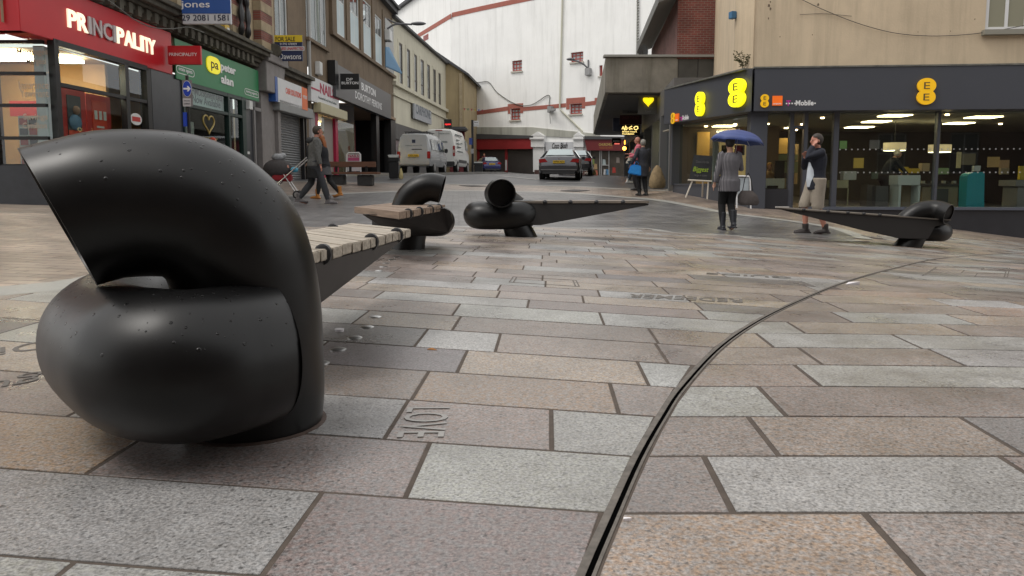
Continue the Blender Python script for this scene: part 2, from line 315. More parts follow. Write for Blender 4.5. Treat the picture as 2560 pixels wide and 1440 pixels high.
    bu=N(nt,'ShaderNodeBump');bu.inputs['Strength'].default_value=.25;bu.inputs['Distance'].default_value=.002;L(no.outputs[0],bu.inputs['Height']);L(bu.outputs[0],b.inputs['Normal'])
    return m
def clip(poly,p,n):
    out=[]
    for i in range(len(poly)):
        a=poly[i];b=poly[(i+1)%len(poly)];da=np.dot(a-p,n);db=np.dot(b-p,n)
        if da>=0: out.append(a)
        if da*db<0: out.append(a+(b-a)*(da/(da-db)))
    return out
def clipcurve(poly,C,side,gap):
    """keep the part of poly on the given side (+1 = left of the curve's direction)"""
    P=np.array(poly);lo=P.min(0)-.12;hi=P.max(0)+.12
    idx=[i for i in range(len(C)) if lo[0]<=C[i][0]<=hi[0] and lo[1]<=C[i][1]<=hi[1]]
    c=P.mean(0);j=int(np.argmin(np.hypot(C[:,0]-c[0],C[:,1]-c[1])));j=min(max(j,1),len(C)-2)
    def half(a,b): t=b-a;t=t/np.linalg.norm(t);return np.array([-t[1],t[0]])*side
    if len(idx)<2:
        n=half(C[j-1],C[j+1]);return poly if np.dot(c-C[j],n)>0 else []
    k=[idx[0],idx[len(idx)//2],idx[-1]] if len(idx)>6 else [idx[0],idx[-1]]
    q=list(P)
    for a,b in zip(k[:-1],k[1:]):
        if a==b: continue
        n=half(C[a],C[b]);q=clip(q,C[a]+n*gap,n)
        if len(q)<3: return []
    return q
slabs=[]
rnd=random.Random(11)
def rcol(): return rnd.choices('LBMDPO',[26,24,20,7,18,9])[0]
YL=[.5,.85,1.2,1.552,1.904,2.264,2.625,2.99,3.37,3.74,4.12];TL=[.10,.12,.15,.178,.205,.238,.268,.298,.319,.344,.37]
while YL[-1]<20: YL.append(YL[-1]+rnd.choice([.36,.34,.38,.3]));TL.append(min(.42,TL[-1]+.012))
EXJ={2:([-1.25,-.43],'MLM'),3:([-1.0,-.225],'OML'),4:([-1.3,-.335,.11],'MLPL'),5:([-.95,-.31,.325],'BMOM'),6:([-.8,-.19,.47],'LDBL'),7:([-1.1,-.4,-.06,.60],'BDLPM')}
def lay(rows,joint,cols,side):
    pass
for k in range(len(YL)-1):
    if k in EXJ:
        xs_,cs=EXJ[k];xj=[-2.3]+xs_+[1.5];cols=list(cs)
        while xj[0]>-7: xj.insert(0,xj[0]-rnd.uniform(.5,1.));cols.insert(0,rcol())
        while xj[-1]<3: xj.append(xj[-1]+rnd.uniform(.5,1.));cols.append(rcol())
    else:
        x=-7-rnd.random();xj=[x];cols=[]
        while x<14: x+=rnd.choice([.5,.62,.75,.75,.9]);xj.append(x);cols.append(rcol())
    for i in range(len(xj)-1):
        a,b=xj[i]+.0062,xj[i+1]-.0062
        if k>9 and i%1==0: a-=.004*0
        y=lambda kk,x:YL[kk]-TL[kk]*x+(.03*max(0,x-2)**1.5 if x>2 else 0)
        g_=.0045+min(.0075,k*.0009);q=[np.array([a-.008,y(k,a)+g_]),np.array([b-.008,y(k,b)+g_]),np.array([b+.008,y(k+1,b)-g_]),np.array([a+.008,y(k+1,a)-g_])]
        if min(p[1] for p in q)>16 : continue
        q=clipcurve(q,DR,1,.019)
        if len(q)<3: continue
        q=clipcurve(q,BND,-1,.004)
        if len(q)<3: continue
        q=clipcurve(q,LOW,-1,.225)
        if len(q)<3: continue
        if np.mean([p[0] for p in q])>11.5: continue
        slabs.append((q,cols[i]))
YR=[.5,.86,1.19,1.515,1.843,2.165,2.495,2.80,3.105,3.41]
while YR[-1]<12.6: YR.append(YR[-1]+rnd.choice([.32,.3,.34]))
EXR={2:([.72],'OM'),3:([.47,1.21],'MLM'),4:([.68,1.3],'MPD'),5:([.815,1.7],'LMD'),6:([1.05,2.0],'PLM'),7:([1.18,1.72,2.4],'PMLP')}
for k in range(len(YR)-1):
    if k in EXR:
        xs_,cs=EXR[k];xj=[-.3]+xs_+[xs_[-1]+.8];cols=list(cs)
    else: xj=[-.3];cols=[]
    while xj[-1]<14: xj.append(xj[-1]+rnd.choice([.5,.62,.75,.75,.9]));cols.append(rcol())
    for i in range(len(xj)-1):
        a,b=xj[i]+.008,xj[i+1]-.008
        q=[np.array([a-.01,YR[k]+.006]),np.array([b-.01,YR[k]+.006]),np.array([b+.01,YR[k+1]-.006]),np.array([a+.01,YR[k+1]-.006])]
        q=clipcurve(q,DR,-1,.019)
        if len(q)<3: continue
        slabs.append((q,cols[i]))
mb=MB();fc=[]
def area(q): return abs(sum(q[i][0]*q[(i+1)%len(q)][1]-q[(i+1)%len(q)][0]*q[i][1] for i in range(len(q))))/2
slabs=[s for s in slabs if area(s[0])>.006]
for q,c in slabs:
    P=np.array(q)
    if sum(q[i][0]*q[(i+1)%len(q)][1]-q[(i+1)%len(q)][0]*q[i][1] for i in range(len(q)))<0: P=P[::-1]
    n=len(P);ce=P.mean(0);tl=rnd.uniform(-.0003,.0005);z=gzv(P[:,0],P[:,1])
    Mi=(P+np.roll(P,-1,0))/2;zm=gzv(Mi[:,0],Mi[:,1]);sag=max(0,gz(*ce)-z.mean(),float((zm-(z+np.roll(z,-1))/2).max()),float(gzv((P[:,0]+ce[0])/2,(P[:,1]+ce[1])/2).mean()-z.mean()));tl+=min(sag,.006)
    d=ce-P;d/=np.linalg.norm(d,axis=1)[:,None];I=P+d*.002
    top=[(x,y,zz+.014+tl) for (x,y),zz in zip(I,z)];md=[(x,y,zz+.0128+tl) for (x,y),zz in zip(P,z)];bt=[(x,y,zz-.004) for (x,y),zz in zip(P,z)]
    mb.add(top+md+bt,[list(range(n))]+[[n+i,n+(i+1)%n,(i+1)%n,i] for i in range(n)]+[[2*n+i,2*n+(i+1)%n,n+(i+1)%n,n+i] for i in range(n)])
    col=np.array(SLABC[c])*rnd.uniform(.9,1.1)*np.array([1,rnd.uniform(.985,1.015),rnd.uniform(.97,1.03)]);fc+= [(*col,1)]*(2*n+1)
o=mb.build('slab_paving',sm_matr(),kind='structure',sm=False,fixn=False)
ca=o.data.color_attributes.new('col','FLOAT_COLOR','CORNER')
buf=[];
for i,p in enumerate(o.data.polygons): buf+= list(fc[i])*len(p.vertices)
ca.data.foreach_set('color',buf)
JN=mat('joint_sand',(.075,.058,.046),.9,var=.3,vs=25)
bedA=[(-7,0),(-4,-.5),(0,-.5),(5,-.5),(13,-.5)]
bA=[(x,-.5) for x in np.linspace(-5.5,12.5,40)]
LR=resamp(offset(resamp(LOW,60),-.2),60);
top_=[(-5.5,2.7)]+[tuple(p) for p in BND[4:26]]+[tuple(p) for p in LR if p[0]>-2.4]+[(11,10.5),(12.5,9.8)]
band('paving_bed',JN,bA,sorted(top_,key=lambda p:p[0]),200,60,.0122)
bz=band('stone_edge_strip',LIGHT,offset(BND,0.0),offset(BND,.42),60,2,.015)
# drainage slot
DR2=resamp(DR,260);t=thing('drain_channel','long thin curved slot drain with dark grooved centre crossing the slab paving','drain',(0.9,3.2,gz(.9,3.2)))
for nm,a,b,z0,m_ in (('frame',-.0125,-.0055,.0145,mat('drain_steel',(.125,.11,.095),.65,metal=.2,var=.5,vs=25)),('frame',.0055,.022,.0145,MC['drain_steel']),('slot_shade',-.0055,.0055,.0128,mat('slot_shade_black',(.002,.002,.002),1,spec=0))):  # centre strip lies almost flush; black colour paints the shade of a deep slot
    A=offset(DR2,a);B=offset(DR2,b);mb=MB();za=gzv(A[:,0],A[:,1]);zb=gzv(B[:,0],B[:,1]);n=len(A)
    V=np.vstack([np.c_[A,za+z0],np.c_[B,zb+z0],np.c_[A,za-.004],np.c_[B,zb-.004]])
    mb.add(V,[(i,i+1,n+i+1,n+i) for i in range(n-1)]+[(i,i+1,2*n+i+1,2*n+i) for i in range(n-1)]+[(n+i,n+i+1,3*n+i+1,3*n+i) for i in range(n-1)]);mb.build(nm,m_,t,sm=False)
# ---------------- sculptural benches ----------------
def steelmat():
    m=bpy.data.materials.new('black_painted_steel');m.use_nodes=True;nt=m.node_tree;b=nt.nodes['Principled BSDF'];L=nt.links.new
    g=N(nt,'ShaderNodeNewGeometry')
    no=N(nt,'ShaderNodeTexNoise');no.inputs['Scale'].default_value=5;no.inputs['Detail'].default_value=8;L(g.outputs['Position'],no.inputs[0])
    cr=N(nt,'ShaderNodeMapRange');cr.inputs[1].default_value=.35;cr.inputs[2].default_value=.7;cr.inputs[3].default_value=.8;cr.inputs[4].default_value=1.3;L(no.outputs[0],cr.inputs[0])
    vm=N(nt,'ShaderNodeVectorMath',operation='SCALE');vm.inputs[0].default_value=(.005,.005,.0052);L(cr.outputs[0],vm.inputs['Scale']);
    # rain drops
    vo=N(nt,'ShaderNodeTexVoronoi');vo.inputs['Scale'].default_value=62;L(g.outputs['Position'],vo.inputs['Vector'])
    sp=N(nt,'ShaderNodeSeparateColor');L(vo.outputs['Color'],sp.inputs[0])
    rr=N(nt,'ShaderNodeMapRange');rr.inputs[1].default_value=.45;rr.inputs[2].default_value=1;rr.inputs[3].default_value=0;rr.inputs[4].default_value=.33;L(sp.outputs[0],rr.inputs[0])
    lt=N(nt,'ShaderNodeMath',operation='SUBTRACT');L(rr.outputs[0],lt.inputs[0]);L(vo.outputs['Distance'],lt.inputs[1])
    mu=N(nt,'ShaderNodeMath',operation='MULTIPLY');mu.use_clamp=True;mu.inputs[1].default_value=9;L(lt.outputs[0],mu.inputs[0])
    sn=N(nt,'ShaderNodeSeparateXYZ');L(g.outputs['True Normal'],sn.inputs[0]);nz=N(nt,'ShaderNodeMapRange');nz.inputs[1].default_value=.25;nz.inputs[2].default_value=.6;L(sn.outputs[2],nz.inputs[0])
    dm=N(nt,'ShaderNodeMath',operation='MULTIPLY');L(mu.outputs[0],dm.inputs[0]);L(nz.outputs[0],dm.inputs[1])
    fn=N(nt,'ShaderNodeTexNoise');fn.inputs['Scale'].default_value=500;L(g.outputs['Position'],fn.inputs[0])
    b1=N(nt,'ShaderNodeBump');b1.inputs['Strength'].default_value=.035;b1.inputs['Distance'].default_value=.002;L(fn.outputs[0],b1.inputs['Height'])
    bu=N(nt,'ShaderNodeBump');bu.inputs['Strength'].default_value=.9;bu.inputs['Distance'].default_value=.003;L(dm.outputs[0],bu.inputs['Height']);L(b1.outputs[0],bu.inputs['Normal']);L(bu.outputs[0],b.inputs['Normal'])
    # small rust scuffs
    rn=N(nt,'ShaderNodeTexNoise');rn.inputs['Scale'].default_value=17;rn.inputs['Detail'].default_value=3;L(g.outputs['Position'],rn.inputs[0])
    rg=N(nt,'ShaderNodeMapRange');rg.inputs[1].default_value=.77;rg.inputs[2].default_value=.79;L(rn.outputs[0],rg.inputs[0])
    mi=N(nt,'ShaderNodeMix',data_type='RGBA');L(rg.outputs[0],mi.inputs[0]);L(vm.outputs[0],mi.inputs[6]);mi.inputs[7].default_value=(.10,.035,.02,1);L(mi.outputs[2],b.inputs['Base Color'])
    ra=N(nt,'ShaderNodeMapRange');ra.inputs[1].default_value=.3;ra.inputs[2].default_value=.7;ra.inputs[3].default_value=.31;ra.inputs[4].default_value=.40;b.inputs['Specular IOR Level'].default_value=.36;L(no.outputs[0],ra.inputs[0])
    mm=N(nt,'ShaderNodeMix',data_type='FLOAT');L(dm.outputs[0],mm.inputs[0]);L(ra.outputs[0],mm.inputs[2]);mm.inputs[3].default_value=.2;L(mm.outputs[0],b.inputs['Roughness'])
    return m
STEEL=steelmat()
BLADE=mat('blade_steel',(.035,.031,.031),.5,var=.25,vs=8)
def woodmat(name,c,ang):
    m=bpy.data.materials.new(name);m.use_nodes=True;nt=m.node_tree;b=nt.nodes['Principled BSDF'];L=nt.links.new
    g=N(nt,'ShaderNodeNewGeometry');rt=N(nt,'ShaderNodeVectorRotate',rotation_type='Z_AXIS');rt.inputs['Angle'].default_value=-ang;L(g.outputs['Position'],rt.inputs[0])
    mp=N(nt,'ShaderNodeMapping');mp.inputs['Scale'].default_value=(3,60,60);L(rt.outputs[0],mp.inputs[0])
    no=N(nt,'ShaderNodeTexNoise');no.inputs['Scale'].default_value=1;no.inputs['Detail'].default_value=6;L(mp.outputs[0],no.inputs[0])
    mr=N(nt,'ShaderNodeMapRange');mr.inputs[1].default_value=.3;mr.inputs[2].default_value=.7;mr.inputs[3].default_value=.65;mr.inputs[4].default_value=1.25;L(no.outputs[0],mr.inputs[0])
    vm=N(nt,'ShaderNodeVectorMath',operation='SCALE');vm.inputs[0].default_value=c;L(mr.outputs[0],vm.inputs['Scale']);L(vm.outputs[0],b.inputs['Base Color']);b.inputs['Roughness'].default_value=.7
    bu=N(nt,'ShaderNodeBump');bu.inputs['Strength'].default_value=.4;bu.inputs['Distance'].default_value=.004;L(no.outputs[0],bu.inputs['Height']);L(bu.outputs[0],b.inputs['Normal'])
    return m
MCB=mat('blade_black',(.016,.014,.013),.6);RUB=mat('black_rubber',(.018,.018,.02),.45)
GRP='curled steel benches on the plaza'
def seat(parent,Ln,Lf,Rn,Rf,zt,n,wm,th=.042,caps=(),side='R',gapf=.055,caplab=None,cr=.036):
    """planks run from the left edge (Ln..Lf) to the right edge (Rn..Rf)"""
    Ln,Lf,Rn,Rf=[np.array(q,float) for q in (Ln,Lf,Rn,Rf)]
    mb=MB();rj=random.Random(3)
    for i in range(n):
        t0=(i+gapf/2)/n;t1=(i+1-gapf/2)/n
        a=Ln+(Lf-Ln)*t0;b=Rn+(Rf-Rn)*t0;c=Rn+(Rf-Rn)*t1;d=Ln+(Lf-Ln)*t1;e=rj.uniform(-.006,.006);dr=(b-a)/np.linalg.norm(b-a)*e
        dz=rj.uniform(-.0015,.0015);q=[a,b+dr,c+dr,d];mb.prism([(x,y,zt-th+dz) for x,y in q],[(x,y,zt+dz) for x,y in q])
    s=mb.build('seat_planks',wm,parent,bevel=.004)
    for sd,t in caps:
        P=(Rn+(Rf-Rn)*t) if sd=='R' else (Ln+(Lf-Ln)*t);d=(Rf-Rn) if sd=='R' else (Lf-Ln);d=d/np.linalg.norm(d);nn=np.array([d[1],-d[0]])*(1 if sd=='R' else -1)
        c=np.array([*(P-nn*.022),zt-th*.5]);mb=MB();m_=14;prof=[(cr*.75,-cr*.45),(cr,-cr*.3),(cr,cr*.3),(cr*.75,cr*.45)]
        rings=[]
        for r,x in prof:
            rings.append([c+np.array([*(nn*math.cos(2*math.pi*k/m_)*r),math.sin(2*math.pi*k/m_)*r*1.15])+np.array([*(d*x),0]) for k in range(m_)])
        mb.loft(rings);mb.build('edge_cap',RUB,parent)
    return s
def P3(px,py,Y): return atY(px,py,Y)
# --- foreground bench ---
g0=gz(-.7,2.2)
t=thing('sculpture_bench','huge black curled steel tube bench filling the left foreground, with raindrops on its top','bench',(-.74,2.15,g0),GRP)
up=[(145,546,1.93),(215,527,1.945),(290,511,1.96),(400,509,1.985),(470,520,2.0),(530,552,2.02),(580,605,2.04),(612,690,2.07),(628,780,2.09),(636,880,2.11),(640,980,2.12)]
C=smooth([P3(*p) for p in up]+[(-.742,2.12,g0+.01)],110)
ax=C[0]-C[3];ax/=np.linalg.norm(ax)
r=.190
mb=MB();mb.tube(C,r,64,hollow=.014,cut0=(-.80,-.52,-.42));mb.build('arched_tube',STEEL,t,ang=50)
lo=[(668,2.0),(625,1.93),(560,1.86),(470,1.80),(380,1.825),(318,1.92),(272,2.06),(264,2.22),(295,2.42),(360,2.60),(470,2.72)]
pts=[]
for px_,Y in lo:
    x=(px_-1280)/F*(Y*math.cos(TH)+.44*math.sin(TH));pts.append((x,Y,g0+.258))
C2=smooth(pts,110);mb=MB();mb.tube(C2,[.184-.016*max(0,min(1,(i-45)/25)) for i in range(len(C2))],64,hollow=.014,cut0=(.80,.66,0));mb.build('lower_tube',STEEL,t,ang=50)
mb=MB();mb.lathe((-.742,2.12,g0+.008),[(.188,.0),(.205,.0),(.205,.008),(.188,.010)],48);mb.build('base_plate',mat('rusty_plate',(.07,.045,.035),.7,var=.4,vs=20),t)
zs=g0+.455
Rn=(-.70,2.60);Rf=(-.53,3.97);Lf=(-.955,4.56);Ln=(-1.13,3.15)
seat(t,Ln,Lf,Rn,Rf,zs,12,woodmat('weathered_oak',(.37,.325,.265),math.atan2(-.57,.42)),caps=[('R',.14),('R',.56),('R',.86),('L',.72),('L',.35)],cr=.034)
mb=MB();e=.03
A=[(-.735,2.45),(-.55,3.86),(-.95,4.40),(-1.15,2.95)];top=[(x,y,zs-.044) for x,y in A]
bot=[(-.78,2.45,zs-.27),(-.58,3.72,zs-.075),(-.93,4.2,zs-.075),(-1.1,2.95,zs-.27)]
mb.prism(bot,top);mb.build('seat_blade',BLADE,t,bevel=.004)
# --- second bench ---
g1=gz(-1.0,7.8)
t=thing('sculpture_bench','black curled steel bench with brown plank seat pointing left, behind the huge foreground bench','bench',(-1.02,7.8,g1),GRP)
pts=[P3(1012,545,7.95),P3(1014,520,7.95),P3(1026,494,7.95),P3(1048,476,7.95),P3(1075,468,7.95),P3(1106,473,7.95)]
mb=MB();mb.tube(smooth(pts,60),.146,40,hollow=.012,cut1=(.94,0,-.25));mb.build('arched_tube',STEEL,t,ang=50)
pts=[P3(960,556,8.25),P3(1010,554,8.0),P3(1060,553,7.85),P3(1092,553,7.86),P3(1099,553,8.05),P3(1080,553,8.3)]
mb=MB();mb.tube(smooth(pts,60),.157,40);mb.build('lower_tube',STEEL,t,ang=50)
a=P3(1026,592,7.8);mb=MB();mb.tube([(a[0]-.03,7.8,g1+.0),(a[0]-.01,7.8,g1+.12),(a[0]+.02,7.82,g1+.25)],[.175,.165,.16],40);mb.build('leg',STEEL,t,ang=50)
z=g1+.462;q=lambda px,py:atZ(px,py,z)[:2]
Rn,Rf,Ln,Lf=q(998,530),q(1113,511.5),q(885,517),q(985,506.5)
seat(t,Ln,Lf,Rn,Rf,z,8,woodmat('dark_oak',(.23,.165,.12),math.atan2(Rn[1]-Ln[1],Rn[0]-Ln[0])),th=.06,caps=[('R',.2),('R',.42),('R',.66),('R',.88)],cr=.04)
f=lambda L:[P3(*p) for p in L]
fr=[(905,536,6.75),(965,575,7.3),(1030,589,7.62),(1095,590,7.66),(1122,580,7.68),(1131,556,7.72),(1124,528,7.76),(1112,521,7.76),(998,536,6.3)]
bk=[(925,530,7.6),(975,566,8.0),(1030,578,8.1),(1085,578,8.1),(1110,570,8.1),(1116,553,8.1),(1112,530,8.1),(1104,520,8.1),(985,518,7.9)]
mb=MB();mb.prism(f(fr),f(bk));mb.build('seat_blade',mat('blade_brown',(.05,.043,.04),.5,var=.2,vs=6),t,bevel=.006)
# --- third bench ---
g2=gz(.1,9.7)
t=thing('sculpture_bench','black steel bench in the plaza centre with a round open tube end and long blade','bench',(.09,9.75,g2),GRP)
pts=[P3(1248,482,9.45),P3(1243,481,9.62),P3(1242,482,9.8),P3(1250,490,10.0),P3(1268,505,10.1),P3(1290,522,10.1)]
mb=MB();mb.tube(smooth(pts,50),.172,40,hollow=.014,cut0=(-.17,.98,-.05));u_=mb.build('upper_tube',STEEL,t,ang=50);c_=smooth(pts,50);mb=MB();mb.tube([c_[1],c_[4]],[.164,.164],32);mb.build('end_disc',MCB,t)
pts=[P3(1235,530,10.2),P3(1205,533,10.05),P3(1192,537,9.82),P3(1202,539,9.65),P3(1240,541,9.6),P3(1285,539,9.62),P3(1315,534,9.75),P3(1330,528,9.95)]
R=[.13,.16,.172,.174,.165,.172,.178,.15];R=np.interp(np.linspace(0,7,57),range(8),R)
c=smooth(pts,56);mb=MB();mb.tube(c,R[:len(c)],40);mb.build('lower_tube',STEEL,t,ang=50)
b0=P3(1304,592,9.72);mb=MB();mb.tube([(b0[0],9.72,g2),(b0[0]-.06,9.72,g2+.12),P3(1288,560,9.72)],[.185,.175,.165],40,cut0=(0,0,1));mb.build('leg',STEEL,t,ang=50)
fr=[(1282,503,9.62),(1622,509,9.75),(1622,513,9.75),(1352,563,9.6),(1335,563,9.6),(1300,545,9.6)]
bk=[(1292,500,9.95),(1600,506,10.2),(1600,509,10.2),(1352,553,9.9),(1335,553,9.9),(1300,540,9.9)]
mb=MB();mb.prism(f(fr),f(bk));mb.build('seat_blade',mat('blade_black',(.016,.014,.013),.6),t,bevel=.006)
z=P3(1450,505,9.65)[2]+.012
a,b_=P3(1284,502,9.6),P3(1624,508,9.72)
seat(t,(a[0],9.6),(a[0]+.05,10.0),(b_[0],9.72),(b_[0]-.1,10.25),z,1,woodmat('grey_oak',(.2,.17,.14),0),th=.03)
mb=MB()
for px_ in (1362,1425,1490,1556):
    p=P3(px_,505,9.66);mb=MB();mb.sphere((p[0],9.6,z-.01),(.03,.03,.026),10,6);mb.build('edge_cap',RUB,t)
# --- fourth bench ---
g3=gz(6.2,12.2)
t=thing('sculpture_bench','black steel bench on the right below the yellow-lit phone shop, long blade pointing left','bench',(6.4,12.2,g3),GRP)
pts=[P3(2255,566,12.3),P3(2272,546,12.28),P3(2298,530,12.25),P3(2328,525,12.2),P3(2352,528,12.1),P3(2372,536,11.95)]
mb=MB();mb.tube(smooth(pts,50),.157,40,hollow=.012,cut1=(.62,-.74,-.25));mb.build('upper_tube',STEEL,t,ang=50);c_=smooth(pts,50);mb=MB();mb.tube([c_[-6],c_[-8]],[.150,.150],32);mb.build('end_disc',MCB,t)
pts=[P3(2240,570,12.5),P3(2290,576,12.3),P3(2330,578,12.2),P3(2352,579,12.3),P3(2350,579,12.5)]
mb=MB();mb.tube(smooth(pts,50),.162,40);mb.build('lower_tube',STEEL,t,ang=50)
a=P3(2270,618,12.2);b_=P3(2292,582,12.2);mb=MB();mb.tube([(a[0]-.01,12.2,g3),(b_+a)/2,b_],[.185,.175,.165],40,cut0=(0,0,1));mb.build('leg',STEEL,t,ang=50)
fr=[(1940,521,12.0),(2300,546,12.0),(2376,551,12.0),(2362,562,12.0),(2338,566,12.0),(2320,598,12.0),(2248,596,12.0),(2160,577,12.0)]
bk=[(1965,520,12.5),(2300,542,12.5),(2366,548,12.5),(2352,558,12.5),(2330,562,12.5),(2315,590,12.5),(2248,590,12.5),(2160,570,12.5)]
mb=MB();mb.prism(f(fr),f(bk));mb.build('seat_blade',MC['blade_black'],t,bevel=.006)
mb=MB();q=[(1938,519.2,11.98),(2378,549,11.98),(2378,552,11.98),(1938,521.8,11.98)];q2=[(1965,518,12.52),(2372,547,12.52),(2372,550,12.52),(1965,520.5,12.52)];mb.prism(f(q),f(q2));mb.build('seat_planks',woodmat('grey_oak_seat',(.10,.085,.07),0),t)
mb=MB()
for px_ in (2010,2070,2120,2160,2200):
    p=P3(px_,519+(px_-1938)*.0686,11.98);mb=MB();mb.sphere(p,(.028,.028,.024),10,6);mb.build('edge_cap',RUB,t)
mb=MB();p=atY(1956,520,11.98);mb.box((p[0],11.99,p[2]+.015),(.2,.06,.016));mb.build('pale_end_trim',mat('pale_trim',(.45,.43,.4),.6),t)
# studs and litter on the paving
STUD=mat('steel_stud',(.55,.55,.54),.35,metal=1)
sp=[(845,883),(887,853),(917,826),(937,800),(802,918),(948,682),(958,672),(966,663),(980,654),(992,647)]
sl_=['nearest','second','third','fourth']
base=None
for i,(a,b_) in enumerate(sp):
    p=hit(a,b_);z=gz(p[0],p[1])+.014
    if base is None:
        mb=MB();mb.lathe((0,0,0),[(.003,0),(.034,0),(.034,.003),(.026,.007),(.003,.008)],24);base=mb.build('paving_stud',STUD);o=base
    else: o=base.copy();COL.objects.link(o)
    o.location=(p[0],p[1],z)
    tag(o,'round steel stud in the paving between the foreground bench and the one behind it','paving stud','steel studs in a row in the paving')
p=hit(849,836);mb=MB();mb.lathe((p[0],p[1],gz(*p[:2])+.014),[(.002,0),(.02,0),(.022,.012),(.002,.013)],16);tag(mb.build('cap',mat('white_plastic',(.75,.72,.74),.5)),'small white plastic cap lying among the steel studs','bottle cap')
p=hit(1567,1316);mb=MB();mb.prism([(p[0]-.008,p[1]-.004,p[2]+.014),(p[0]+.009,p[1]-.005,p[2]+.014),(p[0]+.007,p[1]+.006,p[2]+.014),(p[0]-.006,p[1]+.005,p[2]+.014)],[(p[0]-.008,p[1]-.004,p[2]+.018),(p[0]+.009,p[1]-.005,p[2]+.020),(p[0]+.007,p[1]+.006,p[2]+.017),(p[0]-.006,p[1]+.005,p[2]+.018)]);tag(mb.build('litter',MC['white_plastic']),'tiny white scrap beside the drain at the bottom of the picture','litter')
p=hit(2128,716);mb=MB();mb.prism([(p[0]-.05,p[1]-.02,p[2]+.014),(p[0]+.06,p[1],p[2]+.014),(p[0]+.02,p[1]+.09,p[2]+.014)],[(p[0]-.05,p[1]-.02,p[2]+.018),(p[0]+.06,p[1],p[2]+.035),(p[0]+.02,p[1]+.09,p[2]+.02)]);tag(mb.build('litter',MC['white_plastic']),'crumpled white paper scrap right of the curved drain','litter')
p=hit(1080,884);mb=MB();mb.prism([(p[0]-.02,p[1]+.006,p[2]+.015),(p[0]+.022,p[1]-.006,p[2]+.015),(p[0]+.0,p[1]+.008,p[2]+.02)],[(p[0]-.02,p[1]+.006,p[2]+.018),(p[0]+.022,p[1]-.006,p[2]+.017),(p[0]+.0,p[1]+.008,p[2]+.023)]);tag(mb.build('leaf',mat('orange_leaf',(.4,.17,.04),.7)),'small dry orange leaf on the slabs right of the foreground bench','leaf')
# metal access covers
def cover(pxs,label,lines):
    P=[hit(*q) for q in pxs];t=thing('access_cover',label,'manhole cover',tuple(np.mean(P,axis=0)))
    P=[np.array([p[0],p[1],gz(p[0],p[1])+.0148]) for p in P];mb=MB()
    def strip(a,b,w_=.0045):
        d=(b-a)/np.linalg.norm(b-a);n=np.array([-d[1],d[0],0])*w_;mb.prism([a-n,b-n,b+n,a+n],[q+np.array([0,0,.0015]) for q in (a-n,b-n,b+n,a+n)])
    for i in range(4): strip(P[i],P[(i+1)%4])
    for (s0,s1) in lines:
        f_=lambda s:(P[0]*(1-s[0])+P[1]*s[0])*(1-s[1])+(P[3]*(1-s[0])+P[2]*s[0])*s[1];strip(f_(s0),f_(s1),.005)
    mb.build('frame',MC['drain_steel'],t,sm=False)
cover([(1273,711),(1448,722),(1440,706),(1283,697)],'thin metal frame of a recessed cover in the slabs left of the word REDEEMER',[((.06,0),(.06,1)),((.95,0),(.95,1))])
cover([(2305,694),(2518,697),(2524,673),(2340,671)],'metal framed access cover in the paving right of the curved drain',[((0,.33),(1,.33)),((0,.66),(1,.66)),((.4,.33),(.4,.66)),((.6,0),(.6,.33)),((.62,.66),(.62,1)),((.02,.1),(.02,.9)),((.96,0),(.96,1))])
# carved words
def word(s,pc,ang,wd,hg,m,label,shear=0,bold=0):
    p=hit(*pc);z=gz(p[0],p[1]);c,s_=math.cos(ang),math.sin(ang)
    fr=lambda u,v,o:(p[0]+c*u-s_*v,p[1]+s_*u+c*v,gz(p[0]+c*u-s_*v,p[1]+s_*u+c*v)+.0165+o)
    t=thing('carved_word',label,'inscription',(p[0],p[1],z+.014));text(s,m,t,fr,-wd/2,-hg/2,wd,hg,off=-.0006,ext=.0012,bold=bold,shear=shear)
INS=mat('carved_letter',(.12,.108,.095),.8);INL=mat('pale_carved_letter',(.33,.32,.305),.7)
word('REDEEMER',(1711,752),math.pi-.27,.66,.15,INS,'the word REDEEMER carved upside down in a pale slab',bold=.01)
word('GUIDE',(1870,694),math.pi-.3,.62,.13,INS,'the word GUIDE carved upside down in a slab beyond REDEEMER',bold=.01)
word('LOVE',(1062,1067),-math.pi/2+.02,.27,.13,INL,'the faint pale word LOVE lettered sideways on a slab')
word('Dia',(42,882),-2.2,.30,.16,INS,'dark script letters carved in a slab left of the foreground bench',shear=.4)
word('gu',(32,962),-2.3,.22,.14,INS,'dark script letters carved nearer the camera at the left edge',shear=.4)
